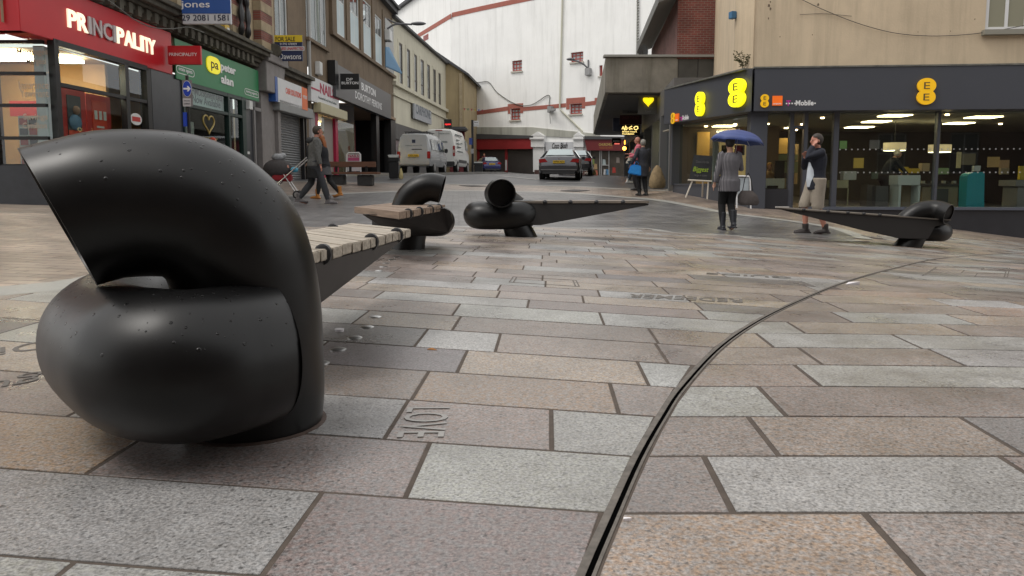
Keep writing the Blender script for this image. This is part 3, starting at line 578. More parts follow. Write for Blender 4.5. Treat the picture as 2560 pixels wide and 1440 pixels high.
# ---------------- left hand street ----------------
LW=Wall((-8.93,0),(-8.93+.04*60,60))
GL=glassmat('shop_glass',base=.03);GLU=glassmat('upper_glass',(.6,.65,.65),base=.12)
BLK=mat('black_frame',(.012,.012,.013),.4);WHF=mat('white_frame',(.62,.63,.62),.5,var=.08)
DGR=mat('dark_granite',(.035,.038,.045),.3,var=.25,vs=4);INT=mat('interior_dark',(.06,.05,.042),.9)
WARM=mat('warm_light_panel',(.9,.8,.6),.5,emit=(1,.86,.62),es=6.);SPOT=mat('spot_lamp',(1,.8,.5),.5,emit=(1,.72,.38),es=14.)
def wallholes(mb,w,u0,u1,z0,z1,holes,dep=.18,o=0.):
    us=sorted({u0,u1}|{min(max(h[k],u0),u1) for h in holes for k in (0,1)});zs_=sorted({z0,z1}|{min(max(h[k],z0),z1) for h in holes for k in (2,3)})
    def inh(u,z): return any(h[0]<u<h[1] and h[2]<z<h[3] for h in holes)
    for i in range(len(us)-1):
        for j in range(len(zs_)-1):
            if us[i+1]-us[i]<1e-6 or zs_[j+1]-zs_[j]<1e-6: continue
            if not inh((us[i]+us[i+1])/2,(zs_[j]+zs_[j+1])/2):
                mb.add([w.W(us[i],zs_[j],o),w.W(us[i+1],zs_[j],o),w.W(us[i+1],zs_[j+1],o),w.W(us[i],zs_[j+1],o)],[(0,1,2,3)])
    for a,b,c,d in holes:
        for p,q in (((a,c),(b,c)),((b,c),(b,d)),((b,d),(a,d)),((a,d),(a,c))):
            mb.add([w.W(*p,o),w.W(*q,o),w.W(*q,o-dep),w.W(*p,o-dep)],[(0,1,2,3)])
def window(par,w,u0,u1,z0,z1,o,frm,pane,nu=1,nz=1,fw=.06,sill=None,name='window',curtain=None,zsplit=None):
    mb=MB()
    mb.wbox(w,u0,u0+fw,z0,z1,o-.05,o);mb.wbox(w,u1-fw,u1,z0,z1,o-.05,o);mb.wbox(w,u0+fw,u1-fw,z0,z0+fw,o-.05,o);mb.wbox(w,u0+fw,u1-fw,z1-fw,z1,o-.05,o)
    for i in range(1,nu): u=u0+(u1-u0)*i/nu;mb.wbox(w,u-fw*.4,u+fw*.4,z0+fw,z1-fw,o-.048,o-.004)
    for z in ([z0+(z1-z0)*i/nz for i in range(1,nz)] if zsplit is None else zsplit): mb.wbox(w,u0+fw,u1-fw,z-fw*.4,z+fw*.4,o-.046,o-.006)
    f=mb.build(name,frm,par,sm=False)
    mb=MB();mb.wbox(w,u0+fw*.5,u1-fw*.5,z0+fw*.5,z1-fw*.5,o-.034,o-.028);mb.build('pane',pane,f,sm=False)
    if curtain: mb=MB();mb.wbox(w,u0+.02,u1-.02,curtain[0],curtain[1],o-.16,o-.15);mb.build('blind',curtain[2],f,sm=False)
    if sill: mb=MB();mb.wbox(w,u0-.08,u1+.08,z0-.12,z0-.001,o-.04,sill[1]);mb.build('sill',sill[0],f,sm=False)
    return f
def room(par,w,u0,u1,z0,z1,dep,m,o=-.35,name='interior'):
    mb=MB();c=[w.W(u0,z0,o),w.W(u1,z0,o),w.W(u1,z1,o),w.W(u0,z1,o)];k=[w.W(u0,z0,o-dep),w.W(u1,z0,o-dep),w.W(u1,z1,o-dep),w.W(u0,z1,o-dep)]
    mb.add(c+k,[(4,5,6,7),(0,1,5,4),(1,2,6,5),(2,3,7,6),(3,0,4,7)]);return mb.build(name,m,par,sm=False,fixn=False)
STONE=mat('cream_stone',(.36,.29,.19),.85,var=.25,vs=3,bump=.3,bs=20,streak=.5)
SOOT=mat('sooty_cornice',(.085,.078,.062),.9,var=.5,vs=3,bump=.5,bs=15,streak=.5,dirt=(.2,.19,.15))
RB=brickmat('red_brick_left',LW.d,(.23,.065,.045),(.17,.05,.04),(.16,.12,.1));
# ---- building 1 : building society and estate agent below a Victorian upper floor ----
b1=thing('victorian_building','Victorian shop building with striped red and cream stone piers above sooty ledge','building',LW.W(19,.5))
def U(px,py=300): return LW.px(px,py)[0]
u_c=14.22;u_e=U(690)
mb=MB();wins=[(U(290),U(330),5.0,8.2),(U(488),U(534),4.95,8.2),(U(558),U(583),4.95,8.2),(U(633),U(646),4.95,8.2)]
wallholes(mb,LW,u_c-1,u_e,3.4,9.5,wins,.2,-.25);
mb.build('wall',STONE,b1,sm=False,fixn=False)
mb=MB();mb.frame((0,0,0),(1,0,0),(0,1,0),(0,0,1),(-17,13.25,4.3),(-8.68,13.5,9.5));mb.build('end_wall',STONE,b1,sm=False)
mb=MB();
q0=LW.W(u_c-1,9.5,.1);q1=LW.W(u_e,9.5,.1);mb.prism([(q0[0],q0[1],9.5),(q1[0],q1[1],9.5),(q1[0]-8,q1[1],9.5),(q0[0]-8,q0[1],9.5)],[(q0[0],q0[1],9.7),(q1[0],q1[1],9.7),(q1[0]-8,q1[1],9.7),(q0[0]-8,q0[1],9.7)]);mb.build('roof',mat('slate',(.06,.06,.065),.7),b1,sm=False)
CUR=mat('net_curtain',(.5,.5,.48),.9)
for i,(a,b,c,d) in enumerate(wins): window(b1,LW,a,b,c,d,-.29,WHF,GLU,1,2,.09,curtain=(c+1,d,CUR))
# piers with alternating brick and stone
for k,(a,b) in enumerate(((U(455),U(484)),(U(538),U(556)),(U(590),U(632)),(U(660),U(688)),(U(340),U(362)))):
    um=(a+b)/2;pr=MB();br=MB();z=4.9;i=0
    while z<9.5:
        h=.30;(br if i%2 else pr).wbox(LW,a,b,z,z+h,-.24,.0 if i%2 else .012);z+=h;i+=1
    p_=pr.build('pier',STONE,b1,sm=False);br.build('pier_brick',RB,p_,sm=False)
    if k in (2,3):
        m2=MB();m2.wbox(LW,b+.02,b+.22,4.9,9.5,-.24,-.02);m2.build('pier_shaft',STONE,b1,sm=False)
mb=MB()
for z0,z1,o in ((4.27,4.40,.02),(4.40,4.52,.10),(4.52,4.60,.20),(4.60,4.72,.34),(4.72,4.80,.42)): mb.wbox(LW,u_c-.9,U(655),z0,z1-.002,-.24,o)
mb.wbox(LW,u_c-.9,U(655),4.80,4.95,-.24,.16);mb.build('cornice',SOOT,b1,bevel=.01,sm=False)
for i in range(26): u=u_c+.2+i*.36;mb=MB();mb.wbox(LW,u,u+.16,4.28,4.5,.021,.16);mb.build('dentil',SOOT,b1,sm=False)
GS=mat('grey_stone_pilaster',(.22,.205,.20),.6,var=.15,vs=5,streak=.25)
a,b=U(651),U(692)
mb=MB();mb.wbox(LW,a+.05,b-.25,-.2,3.55,-.4,.02);mb.wbox(LW,b-.24,b+.05,-.2,3.55,-.4,.12);mb.wbox(LW,b-.30,b+.09,-.2,1.42,-.4,.14)
mb.build('pilaster',GS,b1,bevel=.012,sm=False)
mb=MB();mb.wpoly(LW,[(a,3.56),(b+.05,3.56),(b+.1,3.75),(b+.2,4.2),(b+.3,4.5),(a,4.5)],-.4,.24);mb.wbox(LW,a,b+.4,4.5,4.75,-.4,.32)
mb.build('capital',GS,b1,bevel=.02,sm=False)
mb=MB();c=LW.W(b+.15,4.98,.1);mb.tube([LW.W(b-.35,5.0,.1),LW.W(b+.35,5.0,.1)],[.22,.22],20);mb.build('console_scroll',SOOT,b1)
# building society shopfront
zb,zt=1.0,3.27;us=[u_c,U(320),U(372),U(384)]
mb=MB();mb.wbox(LW,u_c-.02,U(320,400),-.2,zb,-.3,.0);mb.wbox(LW,U(384),U(460),-.2,3.3,-.3,-.01);mb.build('stall_riser',DGR,b1,sm=False)
mb=MB();mb.bb((-16,13.9,-.2),(LW.W(u_c,0)[0]+.0,14.2,zb));mb.build('stall_riser',DGR,b1,sm=False)
xc=LW.W(u_c,0)[0]
mb=MB();mb.wbox(LW,u_c-.05,u_c+.08,-.1,3.3,-.1,.03)
mb.wbox(LW,us[1]-.07,us[1]+.07,.2,3.25,-.1,.03);mb.wbox(LW,us[2]-.06,us[2]+.12,.2,3.25,-.1,.03);mb.wbox(LW,us[0],us[2],3.19,3.3,-.1,.03);mb.wbox(LW,us[0]+.1,us[2],2.46,2.53,-.08,.02);mb.wbox(LW,us[0]+.1,us[1],zb,zb+.06,-.1,.03)
mb.build('shop_frame',BLK,b1,sm=False)
mb=MB()
for x in (xc-1.12,xc-2.3,xc-3.6): mb.bb((x-.09,14.0,.9),(x+.09,14.22,3.3))
for z in (2.66,2.09,1.5,1.0,3.22):
    mb.bb((xc-5,14.04,z-.03),(xc-.12,14.12,z+.03))
mb.build('shop_frame',BLK,b1,sm=False)
mb=MB();mb.wbox(LW,us[0]+.1,us[1],zb,3.2,-.05,-.04);mb.wbox(LW,us[1],us[2],.45,3.2,-.05,-.04);mb.build('shop_window',GL,b1,sm=False)
mb=MB();mb.bb((xc-5,14.07,zb),(xc-.1,14.08,3.2));mb.build('shop_window',GL,b1,sm=False)
mb=MB();mb.add([(xc-.2,14.5,3.2),(xc-5,14.5,3.2),(xc-5,19.2,3.2),(-8.5,19.2,3.2)],[(0,1,2,3)]);mb.add([(xc-5,14.5,.3),(xc-.2,14.5,.3),(-8.5,19.2,.3),(xc-5,19.2,.3)],[(0,1,2,3)])
mb.build('interior',mat('interior_tan',(.42,.28,.15),.8),b1,sm=False,fixn=False)
TANW=mat('interior_timber',(.42,.24,.09),.6,var=.15,vs=2);REDP=mat('red_panel',(.45,.03,.025),.5)
mb=MB();mb.bb((xc-3.2,16.5,.3),(xc-.3,16.6,3.19));mb.add([(-8.6,19.1,.3),(-12,19.1,.3),(-12,19.1,3.2),(-8.6,19.1,3.2)],[(0,1,2,3)]);mb.build('interior_partition',TANW,b1,sm=False)
mb=MB();mb.add([(xc-5,14.5,.3),(xc-5,19.2,.3),(xc-5,19.2,3.2),(xc-5,14.5,3.2)],[(0,1,2,3)]);mb.add([(xc-5,19.19,.3),(-12,19.19,.3),(-12,19.19,3.2),(xc-5,19.19,3.2)],[(0,1,2,3)]);mb.build('interior_wall',TANW,b1,sm=False,fixn=False)
for (x0,x1,y0,y1) in ((xc-1.9,xc-1.0,14.7,15.5),(xc-.8,xc-.35,15.3,15.8)):
    mb=MB();mb.bb((x0,y0,3.1),(x1,y1,3.16));mb.build('ceiling_light',mat('bright_panel',(1,1,.9),.5,emit=(1,.9,.7),es=22),b1,sm=False)
mb=MB();mb.bb((xc-1.6,15.3,2.0),(xc-.9,15.36,2.3));mb.build('red_interior_sign',REDP,b1,sm=False)
mb=MB();mb.bb((xc-.48,14.35,.3),(xc-.3,14.6,3.2));mb.build('interior_column',mat('white_column',(.55,.58,.62),.4),b1,sm=False)
mb=MB();mb.bb((xc-1.0,14.6,.9),(xc-.62,14.64,1.95));lb=mb.build('leaflet_rack',mat('leaflet_paper',(.5,.5,.48),.6),b1,sm=False)
for j in range(5):
    for i in range(2): mb=MB();mb.bb((xc-.97+i*.18,14.585,1.02+j*.19),(xc-.83+i*.18,14.598,1.14+j*.19));mb.build('leaflet',mat('leaflet_'+('dark' if (i+j)%2 else 'red'),(.05,.05,.05) if (i+j)%2 else (.45,.06,.04),.6),lb,sm=False)
# red posters on stands
FR=lambda w,o0=0:(lambda u,z,o:w.W(u,z,o+o0))
for k,(p0,p1,lab) in enumerate((((171,236),(210,332),'red framed poster showing a person above small print, in the building society window'),((234,250),(273,328),'red poster with small pictures and lines of writing, in the building society window'))):
    u0,z1=LW.px(p0[0],p0[1],-.25);u1,z0=LW.px(p1[0],p1[1],-.25);z0=min(z0,1.35)
    t=thing('window_poster',lab,'poster',LW.W((u0+u1)/2,z0,-.3))
    mb=MB();mb.wbox(LW,u0-.18,u1+.18,z0-.3,z1+.12,-.36,-.30);mb.build('stand',REDP,t,sm=False)
    mb=MB();mb.wbox(LW,u0,u1,z0,z1,-.299,-.285);mb.build('paper',mat('poster_dark' if k==0 else 'poster_red',(.06,.06,.07) if k==0 else (.6,.06,.03),.5),t,sm=False)
    if k==0:
        mb=MB();mb.wbox(LW,u0,u1,z0,z0+.22,-.284,-.28);mb.build('paper_foot',mat('poster_white',(.6,.6,.58),.5),t,sm=False)
        mb=MB();mb.wbox(LW,u0,u1,z0+.22,z0+.36,-.284,-.28);mb.build('paper_band',mat('poster_red',(.6,.06,.03),.5),t,sm=False)
        mb=MB();mb.sphere(LW.W(u0+(u1-u0)*.6,z1-.28,-.28),(.07,.1,.09),12,8);mb.build('pictured_head',mat('skin_print',(.35,.2,.14),.6),t)
        mb=MB();mb.sphere(LW.W(u0+(u1-u0)*.5,z1-.52,-.28),(.07,.2,.16),12,8);mb.build('pictured_body',mat('blue_print',(.12,.2,.3),.6),t)
    else:
        for j in range(3): mb=MB();mb.wbox(LW,u0+.06+j*(u1-u0)*.32,u0+.06+j*(u1-u0)*.32+(u1-u0)*.2,z1-.38,z1-.2,-.284,-.28);mb.build('small_picture',mat('poster_white',(.6,.6,.58),.5),t,sm=False)
        for j in range(5): mb=MB();mb.wbox(LW,u0+.12,u1-.12-.05*(j%2),z1-.55-j*.09,z1-.51-j*.09,-.284,-.28);mb.build('text_line',mat('poster_white',(.6,.6,.58),.5),t,sm=False)
# door sticker
u,z=LW.px(344,298);t=thing('round_sticker','small oval white and red sticker on the door right of the red posters','sticker',LW.W(u,z,0))
mb=MB();n=20;mb.wpoly(LW,[(u+.24*math.cos(a*2*math.pi/n),z+.13*math.sin(a*2*math.pi/n)) for a in range(n)],-.035,-.03);mb.build('disc',mat('poster_white',(.6,.6,.58),.5),t,sm=False)
mb=MB();mb.wbox(LW,u-.17,u+.17,z-.05,z+.05,-.029,-.026);mb.build('red_bar',REDP,t,sm=False)
# corner window lettering (front facing glass)
GW=Wall((xc-5,14.05),(xc-.1,14.05));WL=mat('frosted_lettering',(.5,.42,.33),.6)
t=thing('window_lettering','pale lettering about mortgages, insurance and savings on the corner shop window','lettering',(xc-.8,14.04,2.5))
for s,x0,x1,yc,hh in (('Mortgages',46,122,134,16),('Morgeisi',70,118,158,15),('Insurance',51,124,215,17),('Yswiriant',54,124,236,17),('Savings',62,122,296,17),('Cynilion',60,120,318,17)):
    u0,z=GW.px(x0,yc+8);u1,_=GW.px(x1,yc);text(s,WL,t,FR(GW,.03),u0,z,u1-u0,.14,bold=.012)
# ---- shop signs on the wall ----
def sign(w,pxs,m,label,thick=.12,o=.0,edge=None,name='shop_sign',cat='shop sign',edgecol=None):
    (x0,y0),(x1,y1)=pxs;u0,z1=w.px(x0,y0,o+thick);u1,z0=w.px(x1,y1,o+thick)
    t=thing(name,label,cat,w.W((u0+u1)/2,z0,o));mb=MB();mb.wbox(w,u0,u1,z0,z1,o,o+thick);mb.build('panel',m,t,bevel=.008,sm=False);return t,u0,u1,z0,z1
RED=mat('red_fascia',(.52,.014,.022),.38,var=.06,vs=2);LITW=mat('lit_white_letter',(.9,.85,.7),.4,emit=(1,.92,.66),es=.75);DULLW=mat('dull_white_letter',(.55,.5,.5),.4)
t=thing('shop_sign','long red corner sign reading PRINCIPALITY in cream letters above the building society','shop sign',LW.W(16,3.3))
mb=MB();mb.wbox(LW,13.3,U(435),3.27,4.25,-.45,.02);mb.build('panel',RED,t,bevel=.008,sm=False)
fx=LW.W(13.3,0,.02);mb=MB();mb.bb((-18,13.28,3.26),(fx[0]-.46,13.6,4.8));mb.build('panel',RED,t,bevel=.008,sm=False)
mb=MB();mb.bb((fx[0]-.47,13.29,3.27),(fx[0]-.012,13.5,4.25));mb.build('corner_panel',RED,t,sm=False)
u0,z0=LW.px(166,70);u1,z1=LW.px(382,108);zl=LW.px(166,70)[1];zh=LW.px(166,33)[1]
wds=[('P',0,.078,1),('R',.088,.075,1),('I',.178,.02,0),('N',.215,.085,0),('C',.315,.085,0),('I',.418,.02,0),('P',.46,.075,1),('A',.548,.09,1),('L',.65,.065,1),('I',.728,.02,1),('T',.765,.08,1),('Y',.845,.085,1)]
Ltot=u1-u0
mb=MB();mb.wbox(LW,u0-.1,u0-.1,3.6,3.6,0,0)
def rx(px): return LW.px(px,80)[0]
lx=[166,196,220,231,256,284,291,315,335,352,358,366];rxs=[190,214,225,250,280,288,308,334,348,356,366,382]
lx=[165,190,216,227,252,277,286,305,327,345,355,364];rxs=[188,214,223,249,275,284,304,326,343,352,366,382]
for ch,a,b,k in zip('PRINCIPALITY',lx,rxs,[1,1,0,0,0,0,1,1,1,1,1,1]): text(ch,LITW if k else DULLW,t,FR(LW,.02),rx(a),3.585,rx(b)-rx(a),.335,bold=.02,off=.01,ext=.03,name='letter')
GRN=mat('green_fascia',(.022,.20,.075),.4,var=.06,vs=2);YEL=mat('yellow_badge',(.85,.75,.02),.4,emit=(1,.85,.02),es=.35);TXW=mat('white_letter',(.8,.8,.8),.4);TXB=mat('black_letter',(.015,.015,.015),.5)
t,a,b,c,d=sign(LW,((436,95),(648,255)),GRN,'green sign reading peter alan with a yellow badge above the estate agent',.03,0)
def wt(s,m,t,w,x0,x1,yb,yt,o,bold=.01,**k):
    xm=(x0+x1)/2;u0=w.px(x0,yb,o)[0];u1=w.px(x1,yb,o)[0];z0=w.px(x0,yb,o)[1];z1=w.px(x0,yt,o)[1];return text(s,m,t,FR(w,o),u0,z0,u1-u0,z1-z0,bold=bold,**k)
WW=LW
u0,z0=LW.px(516,178,.03);u1,z1=LW.px(549,145,.03);n=16;zc=(3.62+4.0)/2
u0,zA=LW.px(516,180,.03);u1=LW.px(549,180,.03)[0];zc=LW.px(532,163,.03)[1];hw=(u1-u0)/2;hh=.21;uc=(u0+u1)/2
def rrect(uc,zc,hw,hh,r,n=5,rv=None):
    rv=rv or r;P=[]
    for cx,cy,a0 in ((hw-r,hh-rv,0),(-hw+r,hh-rv,90),(-hw+r,-hh+rv,180),(hw-r,-hh+rv,270)):
        for i in range(n+1): a=math.radians(a0+90*i/n);P.append((uc+cx+r*math.cos(a),zc+cy+rv*math.sin(a)))
    return P
mb=MB();mb.wpoly(LW,rrect(uc,zc,hw,.22,hw*.7,rv=.17),.031,.06);mb.build('badge',YEL,t,sm=False)
text('pa',TXB,t,FR(LW,.06),uc-hw*.45,zc-.17,hw*1.1,.25,bold=.01)
def ul(px): return LW.px(px,190,.03)[0]
text('peter',TXW,t,FR(LW,.03),ul(551),3.70,ul(588)-ul(551),.27,bold=.03,ext=.02);text('alan',TXW,t,FR(LW,.03),ul(551),3.42,ul(581)-ul(551),.24,bold=.03,ext=.02)
for s,x0,x1,zc2 in (('estate agents',441,486,3.44),('letting agents',610,645,3.40)):
    a_,b_=ul(x0),ul(x1);o_=rrect((a_+b_)/2,zc2,(b_-a_)/2,.095,.12,rv=.08);i_=rrect((a_+b_)/2,zc2,(b_-a_)/2-.025,.08,.10,rv=.066)
    mb=MB();n=len(o_);V=[LW.W(u,z,.034) for u,z in o_+i_];mb.add(V,[(i,(i+1)%n,n+(i+1)%n,n+i) for i in range(n)]);mb.build('outline',TXW,t,sm=False)
    text(s,TXW,t,FR(LW,.03),a_+.12,zc2-.045,(b_-a_)-.24,.1,bold=.01)
def hang(px0,px1,y0,y1,m,label,cat='hanging sign',name='hanging_sign',w=LW,thick=.1,Y=None):
    if Y is None: Y=w.W(w.px(px0,300)[0],0)[1]
    a=atY(px0,y0,Y);b=atY(px1,y1,Y);t=thing(name,label,cat,(a[0],Y,b[2]));mb=MB();mb.bb((a[0],Y,b[2]),(b[0],Y+thick,a[2]));mb.build('panel',m,t,bevel=.01,sm=False)
    W2=Wall((a[0],Y-.002),(b[0],Y-.002));return t,W2,a,b
t,w2,a,b=hang(418,502,114,161,RED,'small red projecting sign reading PRINCIPALITY, where the red and green fascias meet')
wt('PRINCIPALITY',TXW,t,w2,423,493,140,132,0,.008)
BLU=mat('blue_board',(.03,.10,.35),.4,var=.05);WHB=mat('white_board',(.6,.62,.64),.5,var=.05)
t,w2,a,b=hang(452,577,-42,60,WHB,'blue and white board reading jones and a phone number, fixed above the green sign','board','estate_agent_board',Y=18.4)
p=atY(452,-42,18.4);q=atY(577,34,18.4);mb=MB();mb.bb((p[0],18.39,q[2]),(q[0],18.399,p[2]));mb.build('blue_panel',BLU,t,sm=False)
wt('jones',TXW,t,w2,453,525,24,3,.01,.008);wt('29 2081 1581',mat('navy_letter',(.02,.03,.07),.5),t,w2,455,572,52,37,.002,.006)
mb=MB();mb.tube([(a[0]-.45,18.45,b[2]+.2),(a[0]+.1,18.45,b[2]+.2)],[.03,.03],8);mb.build('bracket',BLK,t)
t,w2,a,b=hang(686,756,88,152,mat('navy_board',(.02,.03,.09),.5),'board with yellow band reading FOR SALE and Dawsons, above the cash shop','board','estate_agent_board')
Yb=w2.p[1]
for nm,y0,y1,m_ in (('yellow_band',88,105,mat('yellow_board',(.75,.55,.03),.5)),('white_band',116,127,WHB)):
    p=atY(686 if nm[0]=='y' else 685,y0,Yb);q=atY(756 if nm[0]=='y' else 761,y1,Yb);mb=MB();mb.bb((p[0],Yb-.012,q[2]),(q[0],Yb-.001,p[2]));mb.build(nm,m_,t,sm=False)
wt('FOR SALE',TXB,t,w2,689,738,103,92,.012,.01);wt('01792 478909',TXW,t,w2,700,742,113,107,.0,0);wt('BUSINESS UNAFFECTED',mat('red_letter',(.5,.02,.02),.5),t,w2,687,759,125,118,.012,.015);wt('Dawsons',TXW,t,w2,699,753,148,134,0,.0)
# yellow alarm box, cables
p=LW.px(572,76,.2);t=thing('alarm_box','yellow and white alarm box under the blue jones board','alarm box',LW.W(p[0],p[1],0))
mb=MB();mb.wpoly(LW,[(p[0]-.16,p[1]-.1),(p[0],p[1]-.16),(p[0]+.16,p[1]-.1),(p[0]+.16,p[1]+.16),(p[0]-.16,p[1]+.16)],-.2,.16);mb.build('box',mat('yellow_plastic',(.55,.36,.03),.5),t,bevel=.01,sm=False)
mb=MB();mb.wbox(LW,p[0]-.02,p[0]+.14,p[1]-.05,p[1]+.08,.161,.17);mb.build('label_plate',WHF,t,sm=False)
mb=MB();mb.tube(smooth([LW.W(LW.px(x,y,.5)[0],LW.px(x,y,.5)[1],.5) for x,y in ((270,0),(300,22),(335,48),(380,68),(430,72),(470,68),(510,82))],40),.012,6);tag(mb.build('cable',mat('cable_grey',(.12,.12,.11),.6)),'thin grey cable sagging along the ledge above the red sign','cable')
# estate agent shopfront
z1=3.2;e=[U(460),U(572),U(606),U(612),U(640)]
mb=MB();mb.wbox(LW,e[0],e[2],.2,.9,-.3,0);mb.wbox(LW,e[3],e[4],-.2,3.2,-.3,0.0);mb.build('stall_riser',DGR,b1,sm=False)
DG=mat('dark_green_frame',(.012,.03,.025),.4)
mb=MB();mb.wbox(LW,e[0]-.04,e[0]+.05,.5,3.2,-.1,.03);mb.wbox(LW,e[1]-.06,e[1]+.06,.4,3.2,-.1,.03);mb.wbox(LW,e[2]-.05,e[3]+.05,.4,3.2,-.1,.03);mb.wbox(LW,e[0],e[3],2.58,2.66,-.09,.025);mb.wbox(LW,e[0],e[3],3.1,3.2,-.09,.025);mb.build('shop_frame',DG,b1,sm=False)
mb=MB();mb.wbox(LW,e[0],e[1],.9,3.12,-.05,-.04);mb.wbox(LW,e[1],e[2],.5,3.12,-.05,-.04);mb.build('shop_window',GL,b1,sm=False)
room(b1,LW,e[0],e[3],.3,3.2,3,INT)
mb=MB();mb.wbox(LW,e[0]+1.,e[0]+1.5,1.2,2.3,-.5,-.45);mb.wbox(LW,e[0]+1.7,e[0]+2.3,1.0,2.0,-.8,-.75);mb.build('display_card',CUR,b1,sm=False)
t,a,b,c,d=sign(LW,((474,216),(563,283)),mat('pale_banner',(.42,.55,.52),.6),'pale banner reading HMO Student Lets Now Available in the estate agent window',.01,-.2,name='window_banner',cat='banner')
text('HMO/Student Lets',mat('grey_letter',(.13,.16,.16),.6),t,FR(LW,-.19),a+.1,(c+d)/2+.06,(b-a)-.3,.2,bold=.006);text('Now Available',mat('teal_letter',(.01,.06,.06),.6),t,FR(LW,-.19),a+.12,c+.1,(b-a)*.8,.2,bold=.016)
GLD=mat('gold_letter',(.4,.3,.09),.5)
t=thing('window_emblem','gold heart outline with lettering below on the estate agent window','emblem',LW.W(U(525,310),1.9,0))
hu,hz=LW.px(525,308,0);H_=[]
for i in range(41):
    a=i/40*2*math.pi;H_.append(LW.W(hu+.34*math.sin(a)**3,hz+.022*(13*math.cos(a)-5*math.cos(2*a)-2*math.cos(3*a)-math.cos(4*a))*.75,-.03))
mb=MB();mb.tube(H_,.022,6);mb.build('heart_outline',GLD,t)
for k in range(3): text('estate & lettings',GLD,t,FR(LW,-.03),hu-.5,hz-.42-k*.09,1.,.05)if k<1 else None
mb=MB();mb.wbox(LW,hu-.45,hu+.45,hz-.55,hz-.5,-.03,-.027);mb.build('gold_bar',GLD,t,sm=False)
p=LW.px(627,264,.1);mb=MB();mb.wbox(LW,p[0]-.14,p[0]+.12,p[1]-.12,p[1]+.14,0.001,.12);tag(mb.build('alarm_box',WHF,bevel=.01),'small cream alarm box under the right end of the green sign','alarm box')
GF=mat('grey_door_frame',(.2,.19,.19),.5)
mb=MB();mb.wbox(LW,e[4]-.3,e[4]-.2,.5,3.0,.002,.06);mb.wbox(LW,e[4]-.3,e[4]+.3,2.9,3.0,.002,.06);mb.build('door_frame',GF,b1,sm=False)
mb=MB();mb.wbox(LW,e[4]-.2,U(654),-.1,3.2,-.3,-.15);mb.build('door',mat('dark_door',(.06,.055,.06),.5),b1,sm=False)
p=LW.px(620,382,0);mb=MB();mb.wbox(LW,p[0]-.15,p[0]+.12,p[1]-.04,p[1]+.04,.001,.012);mb.build('letter_box',WHF,b1,sm=False)
# lantern brackets on the ledge
for px_,lab in ((612,'left of two dark lamp brackets on the sooty ledge'),(628,'right of two dark lamp brackets on the sooty ledge')):
    u,z=LW.px(px_,120,.2);mb=MB();mb.tube(smooth([LW.W(u,4.96,.1),LW.W(u-.05,5.3,.15),LW.W(u+.05,5.8,.1),LW.W(u,6.2,.06)],20),[.05+.05*abs(math.sin(i*.5)) for i in range(19)][:len(smooth([LW.W(u,4.96,.1),LW.W(u-.05,5.3,.15),LW.W(u+.05,5.8,.1),LW.W(u,6.2,.06)],20))],8);tag(mb.build('lamp_bracket',BLK),lab,'lamp bracket')
# ---- building 2 : narrow brown building with cash shop ----
BR=mat('brown_render',(.17,.125,.082),.85,var=.22,vs=1.5,bump=.3,bs=30,streak=.45)
b2=thing('narrow_building','narrow grey brown building with one white framed window above the cash shop','building',LW.W(27,.7))
a,b=U(692)+.06,U(773)
wn=(U(688),U(727),4.75,7.2);wn=(a+.12,U(728),4.75,7.25)
mb=MB();wallholes(mb,LW,a,b,-.3,10.8,[wn,(U(694),U(757),.3,3.2)],.25,-.02);mb.build('wall',BR,b2,sm=False,fixn=False)
f=window(b2,LW,*wn,-.06,WHF,GLU,2,1,.07,curtain=(4.9,7.2,CUR),zsplit=[5.4])
mb=MB();mb.wbox(LW,a,b-.1,4.35,4.5,-.01,.18);mb.wbox(LW,a,b-.1,4.5,4.62,-.01,.3);mb.build('cornice',SOOT,b2,sm=False)
mb=MB();q=LW.W(a,10.8,0);q2=LW.W(b,10.8,0);mb.prism([(q[0]+.2,q[1],10.8),(q2[0]+.2,q2[1],10.8),(q2[0]-8,q2[1],10.8),(q[0]-8,q[1],10.8)],[(q[0]+.2,q[1],11),(q2[0]+.2,q2[1],11),(q2[0]-8,q2[1],11),(q[0]-8,q[1],11)]);mb.build('roof',MC['slate'],b2,sm=False)
mb=MB();m_=mat('shutter_grey',(.20,.205,.21),.4,metal=.3,var=.1)
us0,us1=U(697),U(756);zz=.45;P=[]
while zz<3.25: P+=[(zz,.0),(zz+.05,.028),(zz+.08,.0)];zz+=.085
rings=[[LW.W(us0,z,-.12+o),LW.W(us1,z,-.12+o)] for z,o in P]
V=[p for r in rings for p in r];mb.add(V,[(2*i,2*i+1,2*i+3,2*i+2) for i in range(len(rings)-1)]);mb.build('roller_shutter',m_,b2,sm=False,fixn=False)
mb=MB();mb.wbox(LW,U(681),U(767),3.06,3.42,-.0,.26);mb.build('shutter_box',mat('shutter_box_grey',(.24,.25,.25),.45,var=.08),b2,bevel=.015,sm=False)
mb=MB();mb.wbox(LW,us1,us1+.12,.5,3.06,-.1,.03);mb.wbox(LW,us1+.3,us1+.38,.5,3.06,-.02,.04);mb.build('shutter_rail',BLK,b2,sm=False)
ORG=mat('orange_sign',(.72,.13,.01),.4);WSG=mat('white_sign',(.66,.67,.68),.45,var=.05)
t,a_,b_,c_,d_=sign(LW,((694,193),(769,277)),WSG,'white and orange shop sign reading CASH SOLUTIONS above a closed grey shutter',.14,.12)
mb=MB();mb.wbox(LW,a_-.22,a_-.002,c_,d_,-.0,.255);mb.build('blue_side',BLU,t,sm=False)
uo=LW.px(755,250,.26)[0];mb=MB();mb.wbox(LW,uo,b_,c_+.002,d_-.002,.261,.267);mb.build('orange_panel',ORG,t,sm=False)
